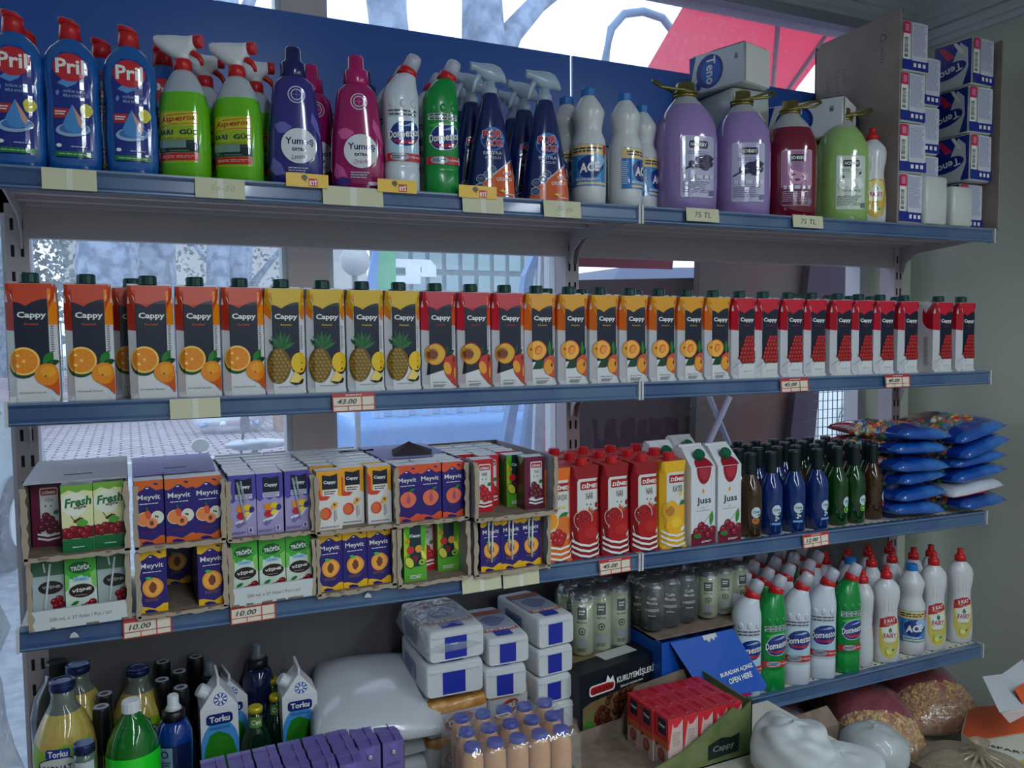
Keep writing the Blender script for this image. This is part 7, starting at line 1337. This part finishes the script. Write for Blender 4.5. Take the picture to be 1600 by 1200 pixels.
# ------------------------------------------------------------------ red cartons in the green tray
def mk_rc():
    h = .0228; d = .0183; H = .11; mb = MB().box((-h, -d, 0), (h, d, H), INK(206, 176, 168), INK(196, 44, 58)); rt = INK(204, 40, 54); a = Art(); a.rect(-h, .058, h, H, rt); a.rect(-h, .045, h, .060, INK(214, 96, 50)); a.rect(-.011, .072, .015, .104, NAVY); a.text('Cappy', .002, .090, .0075, TXT, .021, .03); a.ell(.001, .028, .012, .014, INK(150, 70, 56), 18); a.ell(-.001, .030, .008, .009, INK(176, 96, 76), 14); a.ell(-.014, .045, .004, .003, CHD, 8); a.lines(0, .008, .03, .006, 2, GREY); a.emit(mb, lambda u, v, o: (u, -d-o, v), 0, .0003)
    b = Art(); b.poly([(-d, H), (d, H), (d, .105), (.004, .090), (-.004, .090), (-d*.4, .1), (-d*.9, .045), (-d, .045)], rt); b.lines(.003, .066, .020, .03, 6, INK(170, 150, 146)); b.lines(.003, .025, .02, .02, 4, INK(150, 130, 126)); b.emit(mb, lambda u, v, o: (h+o, u, v), 0, .0003)
    c = Art(); c.L += 1
    for q in (-.006, 0, .006): c.rect(-h, q-.0007, h*.4, q+.0007, INK(150, 26, 40), lay=c.L)
    c.ell(h*.6, 0, .004, .004, INK(206, 170, 170), 10); c.emit(mb, lambda u, v, o: (u, v, H+o), 0, .0003); mb.box((-h, -.0006, H), (h, .0006, H+.002), rt); return mb.build('small_juice_carton')
for i in range(5):
    for j in range(3):
        x = .978+i*.0385+(.004 if j == 0 else 0); y = -.165+j*.0485+i*.000; place('redmini', mk_rc, (x, y, DZ0+.0045), -90, 'small red cherry carton in the green tray, %s row, %s from left' % (('front', 'middle', 'back')[j], ORD[i]), 'juice carton', 'small red cartons in the green tray')
m_camo = M('green mottled tray print', (74, 100, 44), .6, spot=(112, 120, 78), sscale=14)
r = empty('green_tray', (.80, -.20, DZ0+.0005), radians(0)); W_, D_ = .372, .19; mb = MB().box((0, 0, 0), (W_, D_, .003), m_kin); mb.prism([(0, 0), (W_, 0), (W_, .118), (W_-.03, .10), (W_-.05, .112), (.19, .045), (.12, .028), (0, .020)], 0, .003, m_camo, 'y'); a = Art(); a.poly([(.255, .012), (.335, .016), (.338, .055), (.315, .050), (.290, .054), (.255, .044)], INK(24, 36, 34)); a.text('Cappy', .296, .032, .016, INK(140, 150, 140), .056, .01, .1, 2); a.emit(mb, lambda u, v, o: (u, -o, v)); mb.build('front_panel', r)
MB().prism([(0, 0), (W_, 0), (W_, .125), (.20, .105), (.165, .04), (0, .028)], D_-.003, D_, m_kin, 'y').build('back_panel', r); MB().prism([(0, 0), (D_, 0), (D_, .12), (.02, .115), (0, .12)], W_-.003, W_, m_camo, 'x').build('right_panel', r); mb = MB(); mb.hexa([(0, 0, 0), (.003, 0, 0), (.003, D_, 0), (0, D_, 0), (-.045, .0, .055), (-.042, .0, .055), (-.042, D_, .07), (-.045, D_, .07)], m_camo); mb.build('left_flap', r)
props(r, 'torn green printed tray holding the small red cartons, left half empty', 'tray')

# ------------------------------------------------------------------ fourth shelf, right bay: cleaners
def sh4(px, y): x = at_y(px, 1040, y).x; return x
F4 = [(1165, 'toilet_white', 'white toilet cleaner bottle beside the blue box on the lowest right shelf', 0), (1203, 'toilet_green', 'green toilet cleaner bottle in front, left of the two green ones', 14), (1242, 'toilet_white', 'white toilet cleaner bottle right of the first green one, lower shelf', -6), (1282, 'toilet_white', 'white toilet cleaner bottle left of the second green one, lower shelf', -10), (1320, 'toilet_green', 'green toilet cleaner bottle in front, right of the two green ones', 12)]
lx = 0
for px, k, lab, rz in F4:
    x = max(at_y(px, 1040, .035).x, lx+.0745); lx = x; place(k, None, (x, .034, bz(3, x)-.001), rz-26, lab, 'toilet cleaner bottle', None, None, (1.02, 1.02, 1.07))
R = random.Random(31)
for j, y in enumerate((.102, .170, .238)):
    for i in range(5 if j else 4):
        x = 1.385+.078*i+.012*j; k = 'toilet_green' if (i+2*j) % 4 == 1 else 'toilet_white'
        _last = place(k, None, (x, y, bz(3, x)-.001), R.uniform(-25, 25), 'white bent neck toilet cleaner bottle in the %s row of the lowest right shelf' % ('second', 'third', 'rear')[j], 'toilet cleaner bottle', 'toilet cleaners, %s row%s' % (('second', 'third', 'rear')[j], ', green' if 'green' in k else ''), None, (1, 1, 1.07))
        if k == 'toilet_green': _last['label'] = 'green bent neck toilet cleaner bottle in the %s row, lowest right shelf' % ('second', 'third', 'rear')[j]
for px, y, k, lab, rz, sc in ((1346, .05, 'fairy', 'white dish soap bottle turned side on next to the green cleaner', 62, 1.03), (1383, .036, 'fairy', 'white dish soap bottle with yellow label, left of the blue capped bleach', -24, 1.06), (1422, .05, 'bleach', 'blue capped bleach bottle between dish soaps on the lowest right shelf', -42, 1.0), (1456, .042, 'fairy', 'white dish soap bottle with yellow label just right of the bleach', -20, 1.12), (1497, .05, 'fairy', 'white dish soap bottle with yellow label, nearest the wall', -26, 1.10)):
    x = at_y(px, 1000, y).x; x = max(x, lx+.058 if px < 1360 else lx+.074); lx = x; place(k, None, (x, y, bz(3, x)-.001), rz, lab, 'dish soap bottle' if k == 'fairy' else 'bleach bottle', None, None, (1, 1, sc))
for i, (x, y, k) in enumerate(((1.81, .12, 'bleach'), (1.90, .125, 'fairy'), (1.99, .13, 'fairy'), (2.08, .13, 'fairy'), (1.80, .2, 'fairy'), (1.89, .2, 'fairy'), (1.98, .205, 'fairy'), (2.07, .205, 'fairy'), (2.155, .13, 'fairy'))):
    place(k, None, (x, y, bz(3, x)-.001), 40, 'blue capped bleach bottle in the second row, lowest right shelf' if k == 'bleach' else 'white dish soap bottle standing behind the front ones near the wall', 'bleach bottle' if k == 'bleach' else 'dish soap bottle', None if k == 'bleach' else 'white dish soap bottles behind the front ones', None, (1, 1, 1.08))

# ------------------------------------------------------------------ bottom right: bags, sacks and papers
m_corn, n_, b_, o_ = node_mat('popcorn kernels seen through film'); vo = n_.nodes.new('ShaderNodeTexVoronoi'); vo.inputs['Scale'].default_value = 105; tc_ = n_.nodes.new('ShaderNodeTexCoord'); rp = n_.nodes.new('ShaderNodeValToRGB'); rp.color_ramp.elements[0].color = lin((196, 150, 96))+(1,); rp.color_ramp.elements[1].color = lin((224, 200, 150))+(1,)
e = rp.color_ramp.elements.new(.5); e.color = lin((206, 130, 100))+(1,); sp = n_.nodes.new('ShaderNodeSeparateColor'); bp = n_.nodes.new('ShaderNodeBump'); bp.inputs['Strength'].default_value = 1; bp.inputs['Distance'].default_value = .004; bp.invert = True
n_.links.new(tc_.outputs['Object'], vo.inputs['Vector']); n_.links.new(vo.outputs['Color'], sp.inputs[0]); n_.links.new(sp.outputs[0], rp.inputs['Fac']); n_.links.new(rp.outputs['Color'], b_.inputs['Base Color']); n_.links.new(vo.outputs['Distance'], bp.inputs['Height']); n_.links.new(bp.outputs['Normal'], b_.inputs['Normal']); b_.inputs['Roughness'].default_value = .25; b_.inputs['Coat Weight'].default_value = .6
m_crd = M('crimson bag print', (150, 20, 56), .22, coat=.5, bump=.5, bscale=25)
def mk_corn():
    r = empty('popcorn_bag'); pillow(.22, .30, .115, lambda u, v, t: m_crd if (v > -.18 and v < .85) and t else m_corn, 30, 30, p=2.4, wr=.02, seed=21).build('wrapper', r); R = random.Random(2); mb = MB()
    for k in range(260):
        u = R.uniform(-.93, .93); v = R.uniform(-.93, -.2); t = .115*((1-abs(u)**2.4)*(1-abs(v)**2.4))**.42; lump(mb, (u*.107, v*.146, .115*.35+t*.65-.0005), .0056, R.choice([INK(214, 176, 96), INK(222, 196, 130), INK(206, 130, 96)]), 6, 4)
    o = mb.build('kernels', r); o['kind'] = 'stuff'
    mb = pillow(.228, .31, .119, lambda u, v, t: film('corn bag film', (230, 226, 226), .10, .06, 1.0, 30), 20, 20, p=2.4, wr=.03, seed=5); mb.build('clear_film', r); return r
DR = .3805
for x, y, z, rx, ry, rz, lab, s in ((1.80, .03, DR+.045, 12, 4, -32, 'popcorn bag with crimson top, front left of the two', 1), (2.09, .09, DR+.04, 10, -4, -26, 'popcorn bag with crimson top, right one near the wall', 1.0), (1.60, .16, DR, 6, 0, 4, 'popcorn bag in the deep shade under the lowest shelf', .95), (1.93, .22, DR, 4, 0, 0, 'popcorn bag behind the two front ones', .9)): place('corn', mk_corn, (x, y, z), 0, lab, 'popcorn bag', None, (radians(rx), radians(ry), radians(rz)), s)
m_pas = film('cloudy pasta bag', (176, 160, 132), .55, .12, 1.0, 22); mb = MB(); crumple(mb, (0, 0, .07), .155, .135, .085, m_pas, 14, .07, 40, 20, .8); r = empty('grain_bag', (1.745, -.30, DR+.015)); mb.build('bag_film', r); mb = MB(); crumple(mb, (0, 0, .066), .142, .122, .073, M('pale dry grains', (150, 134, 102), .7, bump=1, bscale=70, spot=(186, 172, 140), sscale=80), 14, .07, 40, 20, .8); o = mb.build('grains', r); o['kind'] = 'stuff'
mb = MB()
for k in range(11): t = k*2*pi/11; mb.tube([(.01, -.01, .168), (.01+.045*cos(t), -.01+.045*sin(t), .150), (.01+.10*cos(t), -.01+.10*sin(t), .120)], [.006, .004, .001], m_pas, 6)
mb.lathe([(.150, .012), (.168, .008), (.19, .020), (.195, .022)], m_pas, c=(.01, -.01), seg=12); mb.build('tied_neck', r); props(r, 'tied cloudy plastic bag of dry grains at the bottom right', 'bag')
m_sack = M('white woven sack', (190, 196, 198), .5, bump=.6, bscale=12); mb = MB(); crumple(mb, (0, 0, .05), .075, .085, .062, m_sack, 5, .16, 54, 34, .8); crumple(mb, (.060, -.06, .03), .085, .08, .036, m_sack, 8, .14, 44, 26, .8)
p = at_z(1222, 1160, .73); props(mb.build('white_sack', None, (1.175, -.315, DZ0+.008)), 'crumpled white plastic sack at the bottom, right of the green tray', 'sack')
mb = MB(); crumple(mb, (0, 0, .05), .068, .07, .055, M('greyish clear sack', (170, 176, 178), .4, bump=.5, bscale=10, coat=.3), 11, .07, 36, 20, .9); props(mb.build('round_sack', None, (1.455, -.27, .5705)), 'rounded grey white plastic bag at the bottom middle right', 'bag')
r = empty('brown_carton', (1.37, -.40, DR)); MB().box((0, 0, 0), (.20, .33, .003), m_kin).box((0, .327, 0), (.20, .33, .185), m_kin).box((.197, 0, 0), (.20, .33, .19), m_kin).box((0, 0, 0), (.003, .33, .19), m_kin).box((0, 0, 0), (.20, .003, .18), m_kin).box((0.003, .003, .18), (.17, .20, .184), m_kin).build('box_body', r); mb = MB(); mb.hexa([(0, .33, .185), (.20, .33, .185), (.20, .333, .185), (0, .333, .185), (-.01, .355, .215), (.19, .36, .22), (.19, .363, .22), (-.01, .358, .215)], m_kin); mb.build('back_flap', r); props(r, 'open brown carton between the white sacks and the popcorn bags', 'carton')
m_pvb = M('purple snack film', (60, 30, 110), .25, coat=.5, bump=.8, bscale=18); m_pvw = M('lilac white film', (176, 168, 196), .3, coat=.4, bump=.8, bscale=18)
o = pillow(.20, .22, .07, lambda u, v, t: m_pvb if (u < -.2 or v < -.6) else (INK(40, 140, 200) if u > .6 and v < 0 else m_pvw), 18, 18, seed=17).build('snack_bag', None, (1.52, .03, DR+.09)); o.rotation_euler = (radians(12), radians(8), radians(20)); props(o, 'purple and lilac snack bag tucked under the lowest shelf', 'bag')
o = pillow(.22, .22, .09, lambda u, v, t: m_pvb, 14, 14, seed=19).build('snack_bag', None, (1.50, .06, DR)); props(o, 'dark purple bag lying beneath the lilac snack bag', 'bag')
# paper package with orange corner and loose leaflets
r = empty('paper_package', (1.93, -.43, DR)); m_pp = M('cream package paper', (206, 204, 190), .6); mb = MB(); T = [(-.02, .0), (.34, -.02), (.44, .25), (.34, .33), (.16, .385), (.015, .30)]; top = [(x, y, .085+.02*(y/.36)) for x, y in T]; bot = [(x*.96+.008, y, .0) for x, y in T]
mb.add(bot+top, [(5, 4, 3, 2, 1, 0), (6, 7, 8, 9, 10, 11)]+[(i, (i+1) % 6, 6+(i+1) % 6, 6+i) for i in range(6)], m_pp); mb.build('package_body', r); a = Art(); a.poly([(.012, .262), (.20, .228), (.42, .19), (.438, .25), (.34, .328), (.16, .382), (.016, .298)], INK(226, 92, 44)); a.line([(.012, .262), (.20, .228), (.42, .19)], .004, INK(236, 150, 110)); a.text('ISPARTA', .058, .190, .014, INK(40, 40, 40), .11, .015, 0, -52); a.ell(.055, .105, .040, .055, INK(206, 180, 50), 26, 40); a.text('GÜL', .070, .095, .050, BLK, .12, .014, .1, -50); a.text('GÜL', .070, .095, .046, INK(206, 180, 50), .114, -.02, .1, -50)
a.emit(mb := MB(), lambda u, v, o: (u, v, .085+.02*(v/.36)+o), .05, .0006); mb.build('print', r); props(r, 'cream paper package with an orange corner and yellow spot, bottom right corner', 'package')
def sheet(pts, m, t=.0012):
    mb = MB(); n = len(pts)//2; A = pts[:n]; B_ = pts[n:]
    for k in range(n-1): q = [Vector(A[k]), Vector(A[k+1]), Vector(B_[k+1]), Vector(B_[k])]; nn = (q[1]-q[0]).cross(q[3]-q[0]).normalized()*t; mb.hexa([tuple(v) for v in q]+[tuple(v+nn) for v in q], m)
    return mb
m_leaf = M('pale grey leaflet', (190, 194, 200), .5)
Q = lambda px, py, y: tuple(at_y(px, py, y)-Vector((2.0, -.2, .5)))
mb = sheet([Q(1535, 1057, -.16), Q(1566, 1053, -.13), Q(1598, 1030, -.10), Q(1562, 1113, -.26), Q(1590, 1108, -.23), Q(1625, 1100, -.21)], m_leaf); a = [Q(1584, 1076, -.19), Q(1600, 1066, -.16), Q(1615, 1090, -.2), Q(1597, 1100, -.215)]; mb.add([tuple(Vector(v)+Vector((-.002, -.003, .001))) for v in a], [(0, 1, 2, 3)], INK(220, 90, 44))
props(mb.build('leaflet', None, (2.0, -.2, .5)), 'folded pale grey leaflet standing on the paper package', 'leaflet')
mb = sheet([Q(1563, 1113, -.25), Q(1600, 1104, -.22), Q(1578, 1130, -.24), Q(1612, 1112, -.22)], M('pink white leaflet', (206, 186, 184), .5)); props(mb.build('leaflet', None, (2.0, -.2, .5)), 'small pinkish leaflet lying under the folded one', 'leaflet')

# ------------------------------------------------------------------ wrapped goods at the left edge
r0 = empty('cardboard_box', (-.37, -.17, 0)); MB().box((-.15, -.15, 0), (.15, .15, .43), m_kraft).build('box_body', r0); props(r0, 'brown box at the left edge, lower one under the wrapped bottles', 'box')
r0 = empty('cardboard_box', (-.37, -.17, .4305)); MB().box((-.15, -.15, 0), (.15, .15, .43), m_kraft).build('box_body', r0); props(r0, 'brown box at the left edge, upper one under the wrapped bottles', 'box')
def mk_det():
    r = empty('detergent_bottle'); B = Body([(0, .033, .033, 2), (.005, .036, .036, 2), (.155, .036, .036, 2), (.17, .030, .030, 2), (.178, .022, .022, 2)], 26); m1 = M('detergent bottle', (60, 64, 110), .25, coat=.4); B.mesh(mb := MB(), m1); mb.build('bottle_body', r); MB().lathe([(.176, .025), (.205, .024), (.208, .021)], m_black).build('cap', r)
    a = Art(); a.rect(-.045, .03, .045, .150, INK(176, 180, 194)); a.rect(-.045, .142, .045, .155, INK(40, 50, 110)); a.line([(-.03, .10), (-.02, .105), (-.01, .095), (0, .105), (.01, .095), (.02, .105), (.03, .1)], .0015, INK(60, 64, 100)); a.ell(.03, .10, .006, .006, INK(120, 120, 140), 12); a.emit(mb := MB(), B.surf, .006, .0004); mb.build('label', r); return r
for i, (x, y) in enumerate(((-.245, -.09), (-.325, -.09), (-.245, -.175), (-.325, -.175))): place('det', mk_det, (x, y, .8615), 10, 'wrapped detergent bottle with black cap at the left edge, %s' % ('nearest the shelf end', 'hidden second one', 'front one', 'front outer one')[i], 'detergent bottle')
for i, (x, y) in enumerate(((-.25, -.09), (-.33, -.09), (-.25, -.175))): place('det', mk_det, (x, y, 1.0755), 60, 'wrapped detergent bottle in the upper layer at the left edge, %s' % ('nearest the shelf end', 'hidden outer one', 'front one')[i], 'detergent bottle')
m_wrp = film('loose pallet wrap', (214, 224, 240), .30, .06, 1.0, 14); mb = MB(); mb.loft([[(x+.006*sin(7*z*20+i), y+.006*cos(5*z*20+i*2), z) for i, (x, y, _) in enumerate(rrect(z, .092+k, .095+k, .03, 6))] for z, k in ((0, .02), (.05, .006), (.10, 0), (.16, .004), (.21, -.004), (.24, .010), (.30, 0), (.36, .004), (.425, -.02))], m_wrp, (0, 1)); props(mb.build('pallet_wrap', None, (-.285, -.132, .8615)), 'loose clear wrap around the stacked bottles at the left edge', 'plastic wrap')
